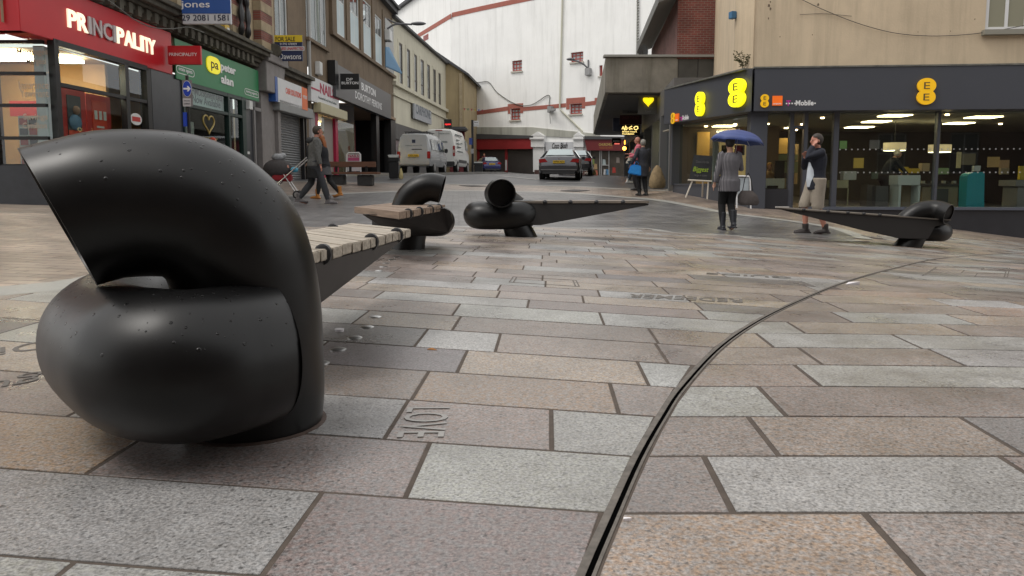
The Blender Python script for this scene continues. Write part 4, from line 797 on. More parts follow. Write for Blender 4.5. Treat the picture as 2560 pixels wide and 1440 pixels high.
text('CASH SOLUTIONS',mat('orange_letter',(.75,.07,.02),.4),t,FR(LW,.26),a_+.75,c_+.36,uo-a_-.85,.2,bold=.02);text('WE BUY CASH LOANS',TXW,t,FR(LW,.268),uo+.1,c_+.4,b_-uo-.2,.12,bold=.01)
mb=MB();mb.tube([LW.W(U(774),4.6,.06),LW.W(U(774),11,.06)],[.06,.06],8);tag(mb.build('drainpipe',mat('grey_pipe',(.35,.35,.34),.5)),'pale grey drainpipe between the narrow building and the long brown building','drainpipe')
# ---- building 3 : long brown rendered building ----
b3=thing('brown_building','long brown rendered building with tall white and blue windows in the left terrace','building',LW.W(38,.8))
a,b=U(776),U(986);zt=10.85
W3=[(U(845),U(867),7.12,9.9),(U(881),U(902),7.12,9.75),(U(912),U(932),7.12,9.75),(U(941),U(958),7.12,9.6),(U(771)+.05,U(821),6.15,9.2)]
shop=(U(780),U(978),.3,4.4)
mb=MB();wallholes(mb,LW,a,b,-.2,zt,W3+[shop],.3,0);mb.build('wall',BR,b3,sm=False,fixn=False)
PB=mat('pale_blue_panel',(.42,.52,.55),.35,var=.1,vs=1)
for i,(p,q,c,d) in enumerate(W3[:4]):
    f=window(b3,LW,p,q,c,d,-.02,WHF,GLU,2,1,.06,zsplit=[8.6]);mb=MB();mb.wbox(LW,p+.06,q-.06,c+.06,8.56,-.047,-.025);mb.build('blue_panel',PB,f,sm=False)
window(b3,LW,*W3[4],-.02,WHF,GLU,4,1,.06,curtain=(6.3,9.2,CUR),sill=(BR,.12))
mb=MB();mb.wbox(LW,U(829),U(986),6.85,7.0,.001,.16);mb.wbox(LW,U(829),U(840),7.0,10.2,.001,.14)
for p in (874,907,936.5,962): mb.wbox(LW,U(p)-.3,U(p)+.3,7.001,10.2,.001,.05)
mb.build('window_piers',BR,b3,sm=False)
mb=MB();mb.wbox(LW,a+.3,U(829)+.9,9.15,9.45,.002,.9);mb.build('slab_canopy',mat('grey_slab',(.13,.12,.11),.7,var=.2),b3,bevel=.01,sm=False)
mb=MB();mb.wbox(LW,a-.0,b+.1,zt,zt+.14,-8,.45);mb.wbox(LW,a,b+.1,zt-.25,zt-.001,.002,.3);mb.build('roof',MC['slate'],b3,sm=False)
mb=MB();mb.wbox(LW,U(963),U(985),7.0,9.9,.001,.05);mb.build('corner_window',mat('dark_glass_panel',(.05,.06,.065),.15),b3,sm=False)
p0=LW.px(965,125,.5);mb=MB();mb.prism([LW.W(U(963),7.15,.06),LW.W(U(963)+1.2,6.9,.75),LW.W(U(963)+1.2,6.95,.8),LW.W(U(963),7.2,.1)],[LW.W(U(963),8.2,.06),LW.W(U(963)+.4,8.25,.2),LW.W(U(963)+.4,8.3,.22),LW.W(U(963),8.25,.1)]);mb.build('open_casement',mat('blue_casement',(.12,.25,.4),.4),b3,sm=False)
# nail shop
t,a_,b_,c_,d_=sign(LW,((777,189),(848,276)),WSG,'white sign with crimson NAILS lettering left of the black projecting sign',.14,.05)
CR=mat('crimson',(.40,.012,.06),.45)
text('NAILS',CR,t,FR(LW,.19),a_+1.15,c_+.4,2.1,.42,bold=.03)
mb=MB();mb.wbox(LW,a_,a_+1.1,c_+.45,c_+.52,.191,.196);mb.wbox(LW,a_+3.2,b_,c_+.42,c_+.49,.191,.196);mb.build('crimson_bar',CR,t,sm=False)
text('Professional Nail Care for Ladies and Gentlemen',mat('grey_letter',(.13,.16,.16),.6),t,FR(LW,.19),a_+.9,c_+.18,2.6,.1)
mb=MB();mb.wbox(LW,U(783),U(851),3.4,3.78,.02,.32);tag(mb.build('cream_awning_box',mat('cream_box',(.50,.46,.30),.5),bevel=.015),'cream awning box under the NAILS sign','awning box')
mb=MB();mb.wbox(LW,U(786),U(793),.5,3.4,-.1,.04);mb.wbox(LW,U(836),U(842),.5,3.4,-.1,.04);mb.wbox(LW,U(786),U(812),.5,1.0,-.1,.035);mb.build('crimson_frame',CR,b3,sm=False)
mb=MB();mb.wbox(LW,U(776),U(786),.5,3.4,-.1,.03);mb.build('pale_pier',mat('pale_grey',(.36,.34,.34),.6),b3,sm=False)
mb=MB();mb.wbox(LW,U(793),U(812),1.0,3.4,-.05,-.04);mb.build('shop_window',GL,b3,sm=False);mb=MB();mb.wbox(LW,U(842),U(886),1.05,3.4,-.05,-.04);mb.build('shop_window',GL,b3,sm=False)
mb=MB();mb.wbox(LW,U(812),U(836),.5,3.4,-.12,-.08);mb.build('grey_panel',mat('panel_taupe',(.3,.26,.23),.6),b3,sm=False)
room(b3,LW,U(778),U(888),.5,3.5,3.5,mat('interior_cream',(.5,.4,.24),.8))
mb=MB();mb.wbox(LW,U(800),U(835),3.35,3.45,-2.4,-1.4);mb.wbox(LW,U(845),U(880),3.35,3.45,-2.6,-1.5);mb.build('ceiling_light',mat('nail_shop_light',(1,.9,.7),.5,emit=(1,.8,.5),es=14),b3,sm=False)
for k in range(9): mb=MB();mb.sphere(LW.W(U(843.5),1.3+k*.22,-.12),.045,8,6);mb.build('string_light',SPOT,b3)
mb=MB();mb.wbox(LW,U(842),U(886),.5,1.05,-.1,.0);mb.build('stall_riser',DGR,b3,sm=False)
# clothes shop
CH=mat('charcoal_fascia',(.07,.07,.075),.4)
t,a_,b_,c_,d_=sign(LW,((838,157),(978,298)),CH,'large charcoal sign reading BURTON DOROTHY PERKINS on the brown building',.3,.02)
mb=MB();mb.wbox(LW,a_-.1,a_+.35,c_+.5,d_+.1,.02,.34);mb.build('end_box',BLK,t,sm=False)
def ub(px): return LW.px(px,240,.3)[0]
text('BURTON',TXW,t,FR(LW,.32),ub(903),c_+.80,ub(938)-ub(903),.36,bold=.02);text('DOROTHY PERKINS',TXW,t,FR(LW,.32),ub(887),c_+.28,ub(953)-ub(887),.34,bold=.004)
t,w2,a,b=hang(850,898,184,223,BLK,'black projecting sign reading DP BURTON beside the NAILS sign',Y=32.7)
wt('DP',TXW,t,w2,866,882,202,195,0,.01);wt('BURTON',TXW,t,w2,854,896,211,204,0,.02)
mb=MB();mb.wbox(LW,U(888),U(978),4.3,4.44,-2.6,.28);mb.build('soffit',mat('tan_soffit',(.30,.2,.13),.7),b3,sm=False)
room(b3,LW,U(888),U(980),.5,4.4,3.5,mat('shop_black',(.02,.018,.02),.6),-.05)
mb=MB();mb.wbox(LW,U(936),U(943),.6,4.3,-.2,.1);mb.build('black_column',BLK,b3,sm=False);mb=MB();mb.wbox(LW,U(972),U(984),.5,4.44,-.3,.12);mb.build('black_column',BLK,b3,sm=False)
mb=MB();mb.wbox(LW,U(946),U(953),1.0,3.9,-1.5,-1.45);mb.build('red_poster',mat('dark_red',(.15,.015,.02),.6),b3,sm=False)
p=LW.px(797,171,.1);mb=MB();mb.wbox(LW,p[0]-.2,p[0]+.2,p[1]-.25,p[1]+.25,.002,.2);tag(mb.build('alarm_box',WHF,bevel=.02),'white alarm box on brown render above the NAILS sign','alarm box')
p=LW.px(971,89,.2);mb=MB();mb.wbox(LW,p[0]-.4,p[0]+.4,p[1]-.3,p[1]+.3,.06,.35);tag(mb.build('alarm_box',WHF,bevel=.02),'white box high on the far corner of the brown building','alarm box')
# street lamp on the wall
t=thing('wall_street_lamp','curved grey street lamp arm reaching from the brown building against the white hall','street lamp',LW.W(U(975),9.7))
Y=42.;q=lambda x,y:atY(x,y,Y)
mb=MB();mb.tube(smooth([q(968,72),q(985,62),q(1005,60),q(1030,61)],20),.05,8);mb.tube(smooth([q(968,47),q(985,56),q(1005,60)],20),.04,8);mb.build('arm',mat('lamp_grey',(.12,.12,.13),.5),t)
mb=MB();c=q(1046,59);mb.sphere(c,(.42,.16,.1),14,8);mb.build('lamp_head',MC['lamp_grey'],t)
# ---- building 4 : cream modern block ----
CW=Wall((-7.1,46),(-7.1+.09*20,66))
CRM=mat('cream_render',(.56,.53,.42),.8,var=.08,vs=1,streak=.2)
b4=thing('cream_building','cream flat fronted building with a row of narrow dark windows further up the street','building',CW.W(9,1.2))
V=lambda x:CW.px(x,250)[0]
wn=[(V(p),V(q),6.75,9.25) for p,q in ((999,1008),(1018,1027),(1036,1044),(1052,1061),(1068,1076),(1083,1090.5),(1096,1102.5))]
mb=MB();wallholes(mb,CW,0,V(1116),.5,10.35,wn+[(.05,V(1116)-2,1.0,4.25)],.3,0);mb.build('wall',CRM,b4,sm=False,fixn=False)
for w_ in wn: window(b4,CW,*w_,-.03,mat('brown_frame',(.05,.035,.03),.5),mat('upper_pane_dark',(.10,.115,.12),.2),1,1,.1,zsplit=[7.5])
mb=MB()
for w_ in wn: mb.wbox(CW,w_[0]-.28,w_[0]-.02,6.72,9.4,.001,.03)
mb.build('fins',CRM,b4,sm=False)
mb=MB();mb.wbox(CW,-.05,V(1116),6.45,6.68,.001,.22);mb.wbox(CW,-.05,V(1116),5.85,5.95,.001,.12);mb.build('string_course',CRM,b4,sm=False)
mb=MB();mb.wbox(CW,0,V(1116)-.01,10.35,10.5,-12,.25);mb.build('roof',MC['slate'],b4,sm=False)
mb=MB();mb.wbox(CW,.0,V(1072),3.3,4.25,-.35,.02);mb.wbox(CW,.05,.5,.8,3.3,-.35,.0);mb.wbox(CW,V(1008),V(1012),.8,3.3,-.35,.0);mb.wbox(CW,V(1012),V(1116)-2,.8,3.3,-.5,-.2);mb.build('shopfront',mat('taupe_front',(.09,.085,.082),.6),b4,sm=False)
mb=MB();mb.wbox(CW,.5,V(1008),1.2,3.3,-.12,-.1);mb.build('shop_window',mat('pale_reflection_glass',(.33,.34,.34),.12),b4,sm=False)
t,a_,b_,c_,d_=sign(CW,((1036,258),(1079,312)),mat('grey_sign',(.33,.35,.38),.4),'pale grey framed sign with worn capital letters on the cream building',.12,.14)
text('CARPHONE',mat('slate_letter',(.1,.12,.14),.5),t,FR(CW,.26),a_+.4,c_+.35,b_-a_-.8,.65,bold=.02)
t,w2,a,b=hang(1110,1129,298,320,BLK,'small black sign with glowing red word at the far end of cream building',Y=62)
wt('NandoCo'[:0] or 'open',mat('red_neon',(.6,.02,.02),.5,emit=(1,.03,.03),es=1.2),t,w2,1112,1127,314,309,0,.03)
# tan gable
TAN=mat('tan_render',(.36,.285,.165),.85,var=.15,vs=.6,streak=.3)
b5=thing('gable_building','tan gabled building end wall between the cream building and the white hall','building',(-4.8,64,1.4))
P=[atY(1060,124,64),atY(1160,184,64)];zr=P[1][2]
pts=[(atY(1085,300,64)[0],0),(P[1][0],0),(P[1][0],zr+.25),(atY(1085,300,64)[0],atY(1085,137,64)[2])]
mb=MB();mb.prism([(x,64,z) for x,z in pts],[(x+1,76,z) for x,z in pts]);mb.build('wall',TAN,b5,sm=False)
mb=MB();a,b=atY(1080,130,63.7),atY(1172,190,63.7);mb.prism([(a[0],63.7,a[2]),(b[0],63.7,b[2]),(b[0],63.7,b[2]+.2),(a[0],63.7,a[2]+.3)],[(a[0]+1,76,a[2]),(b[0]+1,76,b[2]),(b[0]+1,76,b[2]+.2),(a[0]+1,76,a[2]+.3)]);mb.build('roof',MC['slate'],b5,sm=False)
a,b=atY(1148,184,63.9),atY(1156,320,63.9);mb=MB();mb.bb((a[0],63.85,b[2]),(b[0],63.99,a[2]));mb.build('quoin',STONE,b5,sm=False)
a,b=atY(1124,318,62.8),atY(1168,328,62.8);mb=MB();mb.bb((a[0],62,b[2]),(b[0],64,a[2]));mb.build('shop_cornice',CH,b5,bevel=.1,sm=False)
a,b=atY(1124,328,63.5),atY(1162,430,63.5);mb=MB();mb.bb((a[0],63.5,b[2]),(b[0],63.99,a[2]));mb.build('shopfront',mat('dark_red_front',(.12,.01,.015),.5),b5,sm=False)
# ---------------- white hall ----------------
HA=Wall((-5.84,73.9),(-5.84+14.89,63.9));WHT=mat('white_render',(.89,.89,.87),.85,var=.05,vs=.5,streak=.34,dirt=(.45,.45,.42));TER=mat('terracotta_band',(.36,.12,.09),.8,var=.12)
bw=thing('white_hall','huge white rendered hall with terracotta bands and small red framed windows','building',(1.,69.3,1.3))
hx=lambda x,y:HA.px(x,y)
wl=[];
for x0,y0,x1,y1 in ((1280,151,1305,178),(1427,130,1458,155),(1276,271,1301,300),(1424,259,1455,285),(1498,163,1506,190)):
    a=hx(x0,(y0+y1)/2)[0];b=hx(x1,(y0+y1)/2)[0];z1=hx((x0+x1)/2,y0)[1];z0=hx((x0+x1)/2,y1)[1];wl.append((a,b,z0,z1))
uR=HA.L+8
mb=MB();wallholes(mb,HA,0,uR,-.5,21.5,wl,.35,0);mb.build('wall',WHT,bw,sm=False,fixn=False)
HB=Wall((-5.84,73.9),(-5.84-.453*30,103.9))
mb=MB();mb.add([HB.W(0,-.5),HB.W(32,-.5),HB.W(32,20.3),HB.W(0,20.3)],[(0,1,2,3)]);mb.build('side_wall',WHT,bw,sm=False,fixn=False)
mb=MB();mb.wbox(HB,-.1,32,20.3,20.6,-3,.4);mb.wbox(HA,-.1,uR,21.5,21.8,-3,.4);mb.build('roof_edge',MC['slate'],bw,sm=False)
REDF=mat('red_window_frame',(.30,.045,.035),.5);PN=mat('pale_pane',(.33,.36,.37),.2)
for w_ in wl: window(bw,HA,*w_,-.18,REDF,PN,3,3,.11,sill=(mat('pale_sill',(.5,.48,.42),.8),.12))
def hband(pts,wd,hw_=.03,wall=HA):
    for (x0,y0),(x1,y1) in zip(pts[:-1],pts[1:]):
        u0,z0=wall.px(x0,y0);u1,z1=wall.px(x1,y1);m_.wpoly(wall,[(u0,z0-wd),(u1,z1-wd),(u1,z1),(u0,z0)],.002,hw_)
m_=MB();hband([(1130,32),(1200,16),(1360,-18)],.42);m_.build('upper_band',TER,bw,sm=False)
m_=MB();u0=HB.px(1130,32)[0];hband([(1030,94),(1128,34)],.42,wall=HB);m_.build('upper_band',TER,bw,sm=False)
zb=lambda x,y:hx(x,y)
m_=MB();hband([(1150,284),(1271,266)],.36);u,z=zb(1271,260);u2,_=zb(1308,260);w0=wl[2]
m_.wbox(HA,zb(1270,260)[0],zb(1308,260)[0],wl[2][3],wl[2][3]+.42,.002,.03);m_.wbox(HA,zb(1270,260)[0],wl[2][0],wl[2][3]-.45,wl[2][3]-.001,.002,.03);m_.wbox(HA,wl[2][1],zb(1308,260)[0],wl[2][3]-.45,wl[2][3]-.001,.002,.03)
hband([(1308,268),(1415,258)],.34);m_.wbox(HA,zb(1416,250)[0],zb(1463,250)[0],wl[3][3],wl[3][3]+.5,.002,.03);m_.wbox(HA,zb(1416,250)[0],wl[3][0],wl[3][3]-.45,wl[3][3]-.001,.002,.03);m_.wbox(HA,wl[3][1],zb(1463,250)[0],wl[3][3]-.45,wl[3][3]-.001,.002,.03)
hband([(1463,255),(1487,252)],.34);m_.wbox(HA,zb(1487,250)[0],zb(1487,250)[0]+2,zb(1487,262)[1],zb(1487,245)[1],.002,.03);m_.build('lower_band',TER,bw,sm=False)
u0=hx(1058,95)[0];HBw=HB.px(1065,92)
hb0,hb1=HB.px(1059,104),HB.px(1071,84);f=window(bw,HB,min(hb0[0],hb1[0]),max(hb0[0],hb1[0]),hb0[1],hb1[1],.03,REDF,PN,2,2,.15)
pipe=[hx(x,y) for x,y in ((1408,-10),(1401,270),(1404,276),(1457,328),(1458,345))]
mb=MB();mb.tube([HA.W(u,z,.12) for u,z in pipe],.075,8);tag(mb.build('drainpipe',mat('cream_pipe',(.5,.49,.40),.6)),'long cream drainpipe running down the white hall and turning right','drainpipe')
mb=MB();mb.tube(smooth([HA.W(*hx(x,y),.08) for x,y in ((1170,195),(1195,206),(1222,205),(1245,232),(1290,260),(1330,262),(1372,238),(1374,265))],50),.035,6);tag(mb.build('cable',MC['cable_grey']),'dark cable looping across the white hall above the terracotta band','cable')
mb=MB();
for i in range(24):
    a=HA.W(*hx(1594,-10+i*7),.1);c=HA.W(*hx(1597,-7+i*7),.1);mb.tube([a,c],[.06,.09],6)
mb.tube([HA.W(*hx(1595,-12),.1),HA.W(*hx(1593,160),.1)],[.05,.05],6);tag(mb.build('cable_ladder',mat('ladder_grey',(.2,.2,.18),.7)),'ragged vertical pipe with growth on the white hall left of the brick building','pipe')
t=thing('wall_street_lamp','street lamp arm on the white hall beside the upper right window','street lamp',HA.W(*hx(1472,165)))
mb=MB();mb.tube(smooth([HA.W(*hx(1470,170),.1),HA.W(*hx(1462,160),.5),HA.W(*hx(1445,153),.9)],16),.07,8);mb.tube([HA.W(*hx(1472,150),.1),HA.W(*hx(1472,172),.1)],[.06,.06],8);mb.build('arm',MC['lamp_grey'],t)
mb=MB();c=HA.W(*hx(1441,152),1.);mb.sphere(c,(.35,.3,.12),12,8);mb.build('lamp_head',MC['lamp_grey'],t)
mb=MB();p=hx(1473,180);mb.wbox(HA,p[0]-.25,p[0]+.25,p[1]-.3,p[1]+.3,.01,.35);tag(mb.build('junction_box',mat('box_grey',(.3,.3,.3),.6),bevel=.03),'grey box below the street lamp on the white hall','junction box')
mb=MB();p=hx(1380,275);mb.wbox(HA,p[0]-.2,p[0]+.2,p[1]-.25,p[1]+.3,.04,.5);mb.wbox(HA,p[0]+.1,p[0]+.7,p[1]-.15,p[1]+.05,.5,.7);mb.cyl(HA.W(p[0]-.1,p[1]-.2,.2),HA.W(p[0]-.1,p[1]-1.2,.1),.03);tag(mb.build('security_camera',MC['box_grey'],bevel=.02),'grey security camera on the terracotta band of the white hall','camera')
# bunting
bt=thing('bunting','string of small coloured flags in front of the white hall','bunting',tuple(atY(1180,270,62)))
mb=MB();mb.tube([atY(1156,271,62),atY(1208,276,62)],.012,5);mb.build('string',MC['cable_grey'],bt)
for i,c in enumerate(((.4,.03,.04),(.02,.15,.07),(.4,.03,.06),(.6,.4,.03),(.03,.08,.35),(.4,.03,.05))):
    x=1161+i*9;p=atY(x-2,270.5+i*.7,62);q=atY(x+2,270.5+i*.7,62);r_=atY(x,277+i*.7,62);mb=MB();mb.prism([p,q,r_],[p+(0,.01,0),q+(0,.01,0),r_+(0,.01,0)]);mb.build('flag',mat('flag%d'%i,c,.7),bt,sm=False)
# hall shops
SH=mat('dark_shutter',(.045,.038,.034),.6,var=.2);RSH=mat('red_shop_paint',(.26,.018,.022),.5,var=.15,vs=1)
def zz(x,y,o=0): return HA.px(x,y,o)
mb=MB();mb.wpoly(HA,[zz(1176,345,.4),zz(1331,341,.4),zz(1331,372,.4),zz(1176,374,.4)],.002,.4);mb.build('red_fascia',RSH,bw,sm=False)
mb=MB();mb.wpoly(HA,[zz(1170,334,.5),zz(1332,339,.5),zz(1332,346,.5),zz(1170,348,.5)],.002,.5);mb.build('lead_flashing',CH,bw,sm=False)
mb=MB();mb.wpoly(HA,[zz(1168,318),zz(1330,318),zz(1500,335),zz(1500,346),zz(1330,339),zz(1168,345)],.002,.1);mb.build('stained_ledge',mat('stained_ledge',(.42,.42,.37),.9,streak=.6),bw,sm=False)
mb=MB();mb.wpoly(HA,[zz(1200,372),zz(1264,370),zz(1264,430),zz(1200,432)],.002,.05);mb.wpoly(HA,[zz(1270,370),zz(1336,366),zz(1336,436),zz(1270,430)],.002,.05);mb.build('roller_shutter',SH,bw,sm=False)
mb=MB();mb.wpoly(HA,[zz(1185,372),zz(1200,372),zz(1200,432),zz(1185,432)],.002,.12);mb.wpoly(HA,[zz(1264,370),zz(1270,370),zz(1270,430),zz(1264,430)],.002,.12);mb.build('red_pier',RSH,bw,sm=False)
mb=MB();mb.wpoly(HA,[zz(1265,400),zz(1269.5,400),zz(1269.5,426),zz(1265,426)],.121,.14);mb.build('pale_notice',WHF,bw,sm=False)
PW=mat('white_plaster',(.72,.72,.71),.6,var=.05)
for x0,x1 in ((1334,1366),(1440,1464)):
    mb=MB();mb.wpoly(HA,[zz(x0,340),zz(x1,340),zz(x1,368),zz(x0,368)],.002,.45);mb.wpoly(HA,[zz(x0+3,368),zz(x1-2,368),zz(x1-2,430),zz(x0+3,430)],.002,.3);mb.wpoly(HA,[zz(x0-1,345),zz(x1+2,345),zz(x1+2,349),zz(x0-1,349)],.46,.6)
    mb.wpoly(HA,[zz(x0,340),zz(x1,340),zz((x0+x1)/2,330)],.002,.5);mb.build('white_pilaster',PW,bw,sm=False)
mb=MB();mb.wpoly(HA,[zz(1341,425),zz(1466,425),zz(1466,450),zz(1341,445)],.001,.32);mb.build('plinth',mat('brown_plinth',(.08,.04,.035),.7),bw,sm=False)
t=thing('shop_sign','white sign with curly black lettering Coco Blush on the white hall','shop sign',HA.W(*zz(1400,370)))
mb=MB();mb.wpoly(HA,[zz(1362,355,.3),zz(1438,355,.3),zz(1438,377,.3),zz(1366,378,.3)],.05,.3);mb.build('panel',mat('pale_sign',(.55,.56,.58),.5),t,sm=False)
u0,z0=zz(1380,372,.3);u1,_=zz(1419,372,.3);text('Coco Blush',TXB,t,FR(HA,.3),u0,z0,u1-u0,.5,bold=.03,shear=.3)
mb=MB();mb.wpoly(HA,[zz(1366,378),zz(1440,377),zz(1440,430),zz(1366,430)],.002,.1);mb.build('white_shutter',PW,bw,sm=False)
DRD=mat('dark_red_sign',(.13,.015,.018),.5)
t=thing('shop_sign','dark red sign reading CHURCHILL in gold letters on the white hall','shop sign',HA.W(*zz(1500,360)))
mb=MB();mb.wpoly(HA,[zz(1461,346,.4),zz(1600,346,.4),zz(1600,377,.4),zz(1467,376,.4)],.05,.4);mb.build('panel',DRD,t,sm=False)
u0,z0=zz(1497,365,.4);u1,_=zz(1531,365,.4);text('CHURCHILL',GLD,t,FR(HA,.4),u0,z0,u1-u0,.22,bold=.02);text('THE ESTATE AGENTS',mat('gold_dim',(.3,.1,.03),.5),t,FR(HA,.4),u0+.05,z0-.25,u1-u0,.17,bold=.01)
mb=MB();mb.wpoly(HA,[zz(1461,340,.5),zz(1640,343,.5),zz(1640,349,.5),zz(1461,348,.5)],.002,.5);mb.build('lead_flashing',CH,bw,sm=False)
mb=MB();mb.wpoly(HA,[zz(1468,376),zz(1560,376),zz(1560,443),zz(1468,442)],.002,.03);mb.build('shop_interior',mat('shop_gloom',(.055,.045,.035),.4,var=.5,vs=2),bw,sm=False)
ALU=mat('aluminium',(.42,.42,.42),.4,metal=.5)
mb=MB()
for x in (1476,1500,1504,1523): mb.wpoly(HA,[zz(x,376),zz(x+1.8,376),zz(x+1.8,443),zz(x,443)],.04,.12)
mb.wpoly(HA,[zz(1504,412),zz(1523,412),zz(1523,414),zz(1504,414)],.04,.12);mb.wpoly(HA,[zz(1504,440),zz(1523,440),zz(1523,443),zz(1504,443)],.04,.12);mb.build('door_frame',ALU,bw,sm=False)
for i,(x,y,c) in enumerate(((1482,404,(.15,.2,.05)),(1489,416,(.3,.2,.1)),(1510,405,(.3,.35,.35)),(1513,430,(.4,.4,.4)),(1490,432,(.35,.1,.06)),(1518,430,(.08,.2,.35)),(1535,425,(.3,.03,.02)),(1545,400,(.2,.17,.15)))):
    mb=MB();mb.wpoly(HA,[zz(x-4,y+7),zz(x+5,y+7),zz(x+4,y-6),zz(x-3,y-7)],.031,.038);mb.build('window_display',mat('disp%d'%i,c,.7),bw,sm=False)
# ---------------- right hand side : phone shop ----------------
EW=Wall((6.05,19.5),(12.7,18.9));ES=Wall((4.9,23.7),(6.05,19.5));LE=ES.L
GF1=mat('slate_fascia',(.058,.062,.075),.45,var=.05,vs=1);GFR=mat('slate_frame',(.07,.075,.09),.4);PL=mat('black_plinth',(.03,.031,.036),.35,var=.2,vs=2)
def _cr():
    pass
bh=thing('beige_building','tall beige rendered building above the phone shop, weathered and cracked','building',EW.W(3,-.4))
BG=mat('beige_render',(.60,.485,.34),.88,var=.13,vs=.7,bump=.2,bs=25,streak=.5,dirt=(.27,.22,.15))
wn=(EW.px(2465,30,-.05)[0],EW.px(2575,30,-.05)[0],EW.px(2500,76,-.05)[1],5.9)
mb=MB();wallholes(mb,EW,-.02,16,3.4,9.5,[wn],.2,-.05);mb.build('wall',BG,bh,sm=False,fixn=False)
mb=MB();mb.add([ES.W(LE-.88,3.3,.0),ES.W(LE,3.3,.0),ES.W(LE,9.5,.0),ES.W(LE-.88,9.5,.0)],[(0,1,2,3)]);mb.add([ES.W(LE-.88,3.3,0),ES.W(LE-.88,9.5,0),EW.W(.5,9.5,-9),EW.W(.5,3.3,-9)],[(0,1,2,3)]);mb.build('side_wall',BG,bh,sm=False,fixn=False)
mb=MB();mb.wbox(EW,-.1,16,9.5,9.7,-9,.1);mb.build('roof',MC['slate'],bh,sm=False)
window(bh,EW,*wn,-.09,mat('upvc_frame',(.68,.68,.68),.4),mat('yellowish_pane',(.28,.27,.2),.15),2,1,.09,sill=(mat('grey_sill',(.25,.24,.2),.8),.12))
mb=MB();mb.wbox(EW,-.02,16,3.50,3.54,-.06,.30);mb.wbox(ES,0,LE+.0,3.50,3.54,-.06,.26);mb.build('lead_capping',mat('mossy_lead',(.13,.13,.115),.8,var=.5,vs=6),bh,sm=False)
CB=mat('cable_dark',(.06,.055,.05),.7)
mb=MB();mb.tube(smooth([EW.W(*EW.px(x,y,0),0) for x,y in ((1990,-8),(2060,25),(2150,60),(2240,83),(2330,90),(2420,86),(2500,75),(2570,62))],60),.009,5);tag(mb.build('cable',CB),'thin black cable sagging across the beige wall to the window sill','cable')
mb=MB();mb.tube(smooth([EW.W(*EW.px(x,y,0),-.02) for x,y in ((2000,36),(2060,34),(2130,40))],20),.006,5);tag(mb.build('cable',CB),'short faint horizontal wire on the beige wall above the long sagging cable','cable')
p=ES.px(1829,38,.1);mb=MB();mb.wbox(ES,p[0]-.09,p[0]+.09,p[1]-.09,p[1]+.09,.002,.14);tag(mb.build('alarm_box',mat('blue_box',(.05,.16,.3),.5),bevel=.01),'small blue box high on the left edge of the beige building','alarm box')
rc_=random.Random(9)
for i,(x,y,s_) in enumerate(((1922,14,9),(1926,22,7),(1921,46,5),(1950,92,3),(2031,87,3),(2295,80,3),(2376,78,3),(2045,12,7),(1926,5,4),(2437,48,3))):
    u,z=EW.px(x,y,-.05);P=[(u+(rc_.uniform(.4,1.)*s_/200)*math.cos(k*math.pi/5),z+(rc_.uniform(.4,1.1)*s_/150)*math.sin(k*math.pi/5)) for k in range(10)];mb=MB();mb.wpoly(EW,P,-.049,-.046);mb.build('render_spall',mat('spalled_render',(.16,.12,.085),.9),bh,sm=False)
# buddleia
t=thing('wall_plant','small weedy plant growing from the ledge at the beige building corner','plant',ES.W(LE-.25,3.5,.1))
base=np.array(ES.W(LE-.25,3.52,.12));mb=MB();lm=MB();rp=random.Random(5)
for k in range(7):
    e=base+np.array([rp.uniform(-.38,.16),rp.uniform(-.1,.1),rp.uniform(.22,.55)]);m_=(base+e)/2+np.array([.04,0,.05]);c=smooth([base,m_,e],12);mb.tube(c,.006,4)
    for j in range(3,len(c)):
        for s_ in (-1,1):
            if rp.random()<.75:
                q=c[j];d=np.array([rp.uniform(.2,1)*s_,rp.uniform(-.6,.6),rp.uniform(-.3,.5)]);d/=np.linalg.norm(d);d*=rp.uniform(.05,.09);sd=np.cross(d,[0,.6,.8]);sd=sd/np.linalg.norm(sd)*.017;lm.add([q,q+d*.5+sd,q+d,q+d*.5-sd],[(0,1,2,3)])
mb.build('stem',mat('plant_stem',(.10,.08,.04),.8),t);lm.build('leaves',mat('plant_leaf',(.07,.09,.025),.7),t,sm=False,fixn=False)
# phone shop shell
ps=thing('phone_shop','dark grey glass fronted phone shop with lit interior on the right','shop',EW.W(3,-.3))
FZ0,FZ1=2.456,3.5
ub=[EW.px(x,400,-.25)[0] for x in (1870,1910,2005,2085,2339,2700)]
mb=MB();mb.wbox(EW,0.0,.42,-.8,FZ0,-.45,-.0);mb.build('corner_pillar',GFR,ps,bevel=.01,sm=False)
mb=MB();mb.wbox(EW,.43,ub[2]-.35,-.8,.52,-.35,-.12);mb.build('stall_riser',PL,ps,sm=False)
mb=MB();mb.wbox(EW,ub[3]-.08,16,-1.9,.0,-.4,-.05);mb.build('plinth',PL,ps,sm=False)
mb=MB();mb.wbox(EW,ub[2],16,.002,.07,-.4,.0);mb.build('sill',mat('slate_sill',(.09,.10,.125),.4),ps,sm=False)
for nm,u,wd in (('door_post',ub[2]-.35,.1),('door_post',ub[2],.10),('window_post',ub[3]-.06,.13),('window_post',ub[4]-.03,.07)):
    mb=MB();mb.wbox(EW,u,u+wd,-.3 if nm[0]=='d' else .07,FZ0,-.34,-.16);mb.build(nm,GFR,ps,bevel=.006,sm=False)
mb=MB();mb.wbox(EW,ub[2]-.25,ub[2],2.05,2.13,-.3,-.2);mb.wbox(EW,ub[2]-.25,ub[2]-.2,-.3,2.05,-.3,-.2);d_=mb.build('door_frame',GFR,ps,sm=False)
EG=glassmat('phone_shop_glass',(.80,.84,.82),base=.045)
mb=MB();mb.wbox(EW,.42,ub[2]-.35,.52,FZ0,-.27,-.262);mb.wbox(EW,ub[2]+.1,ub[3]-.06,.07,FZ0,-.27,-.262);mb.build('window_pane',EG,ps,sm=False)
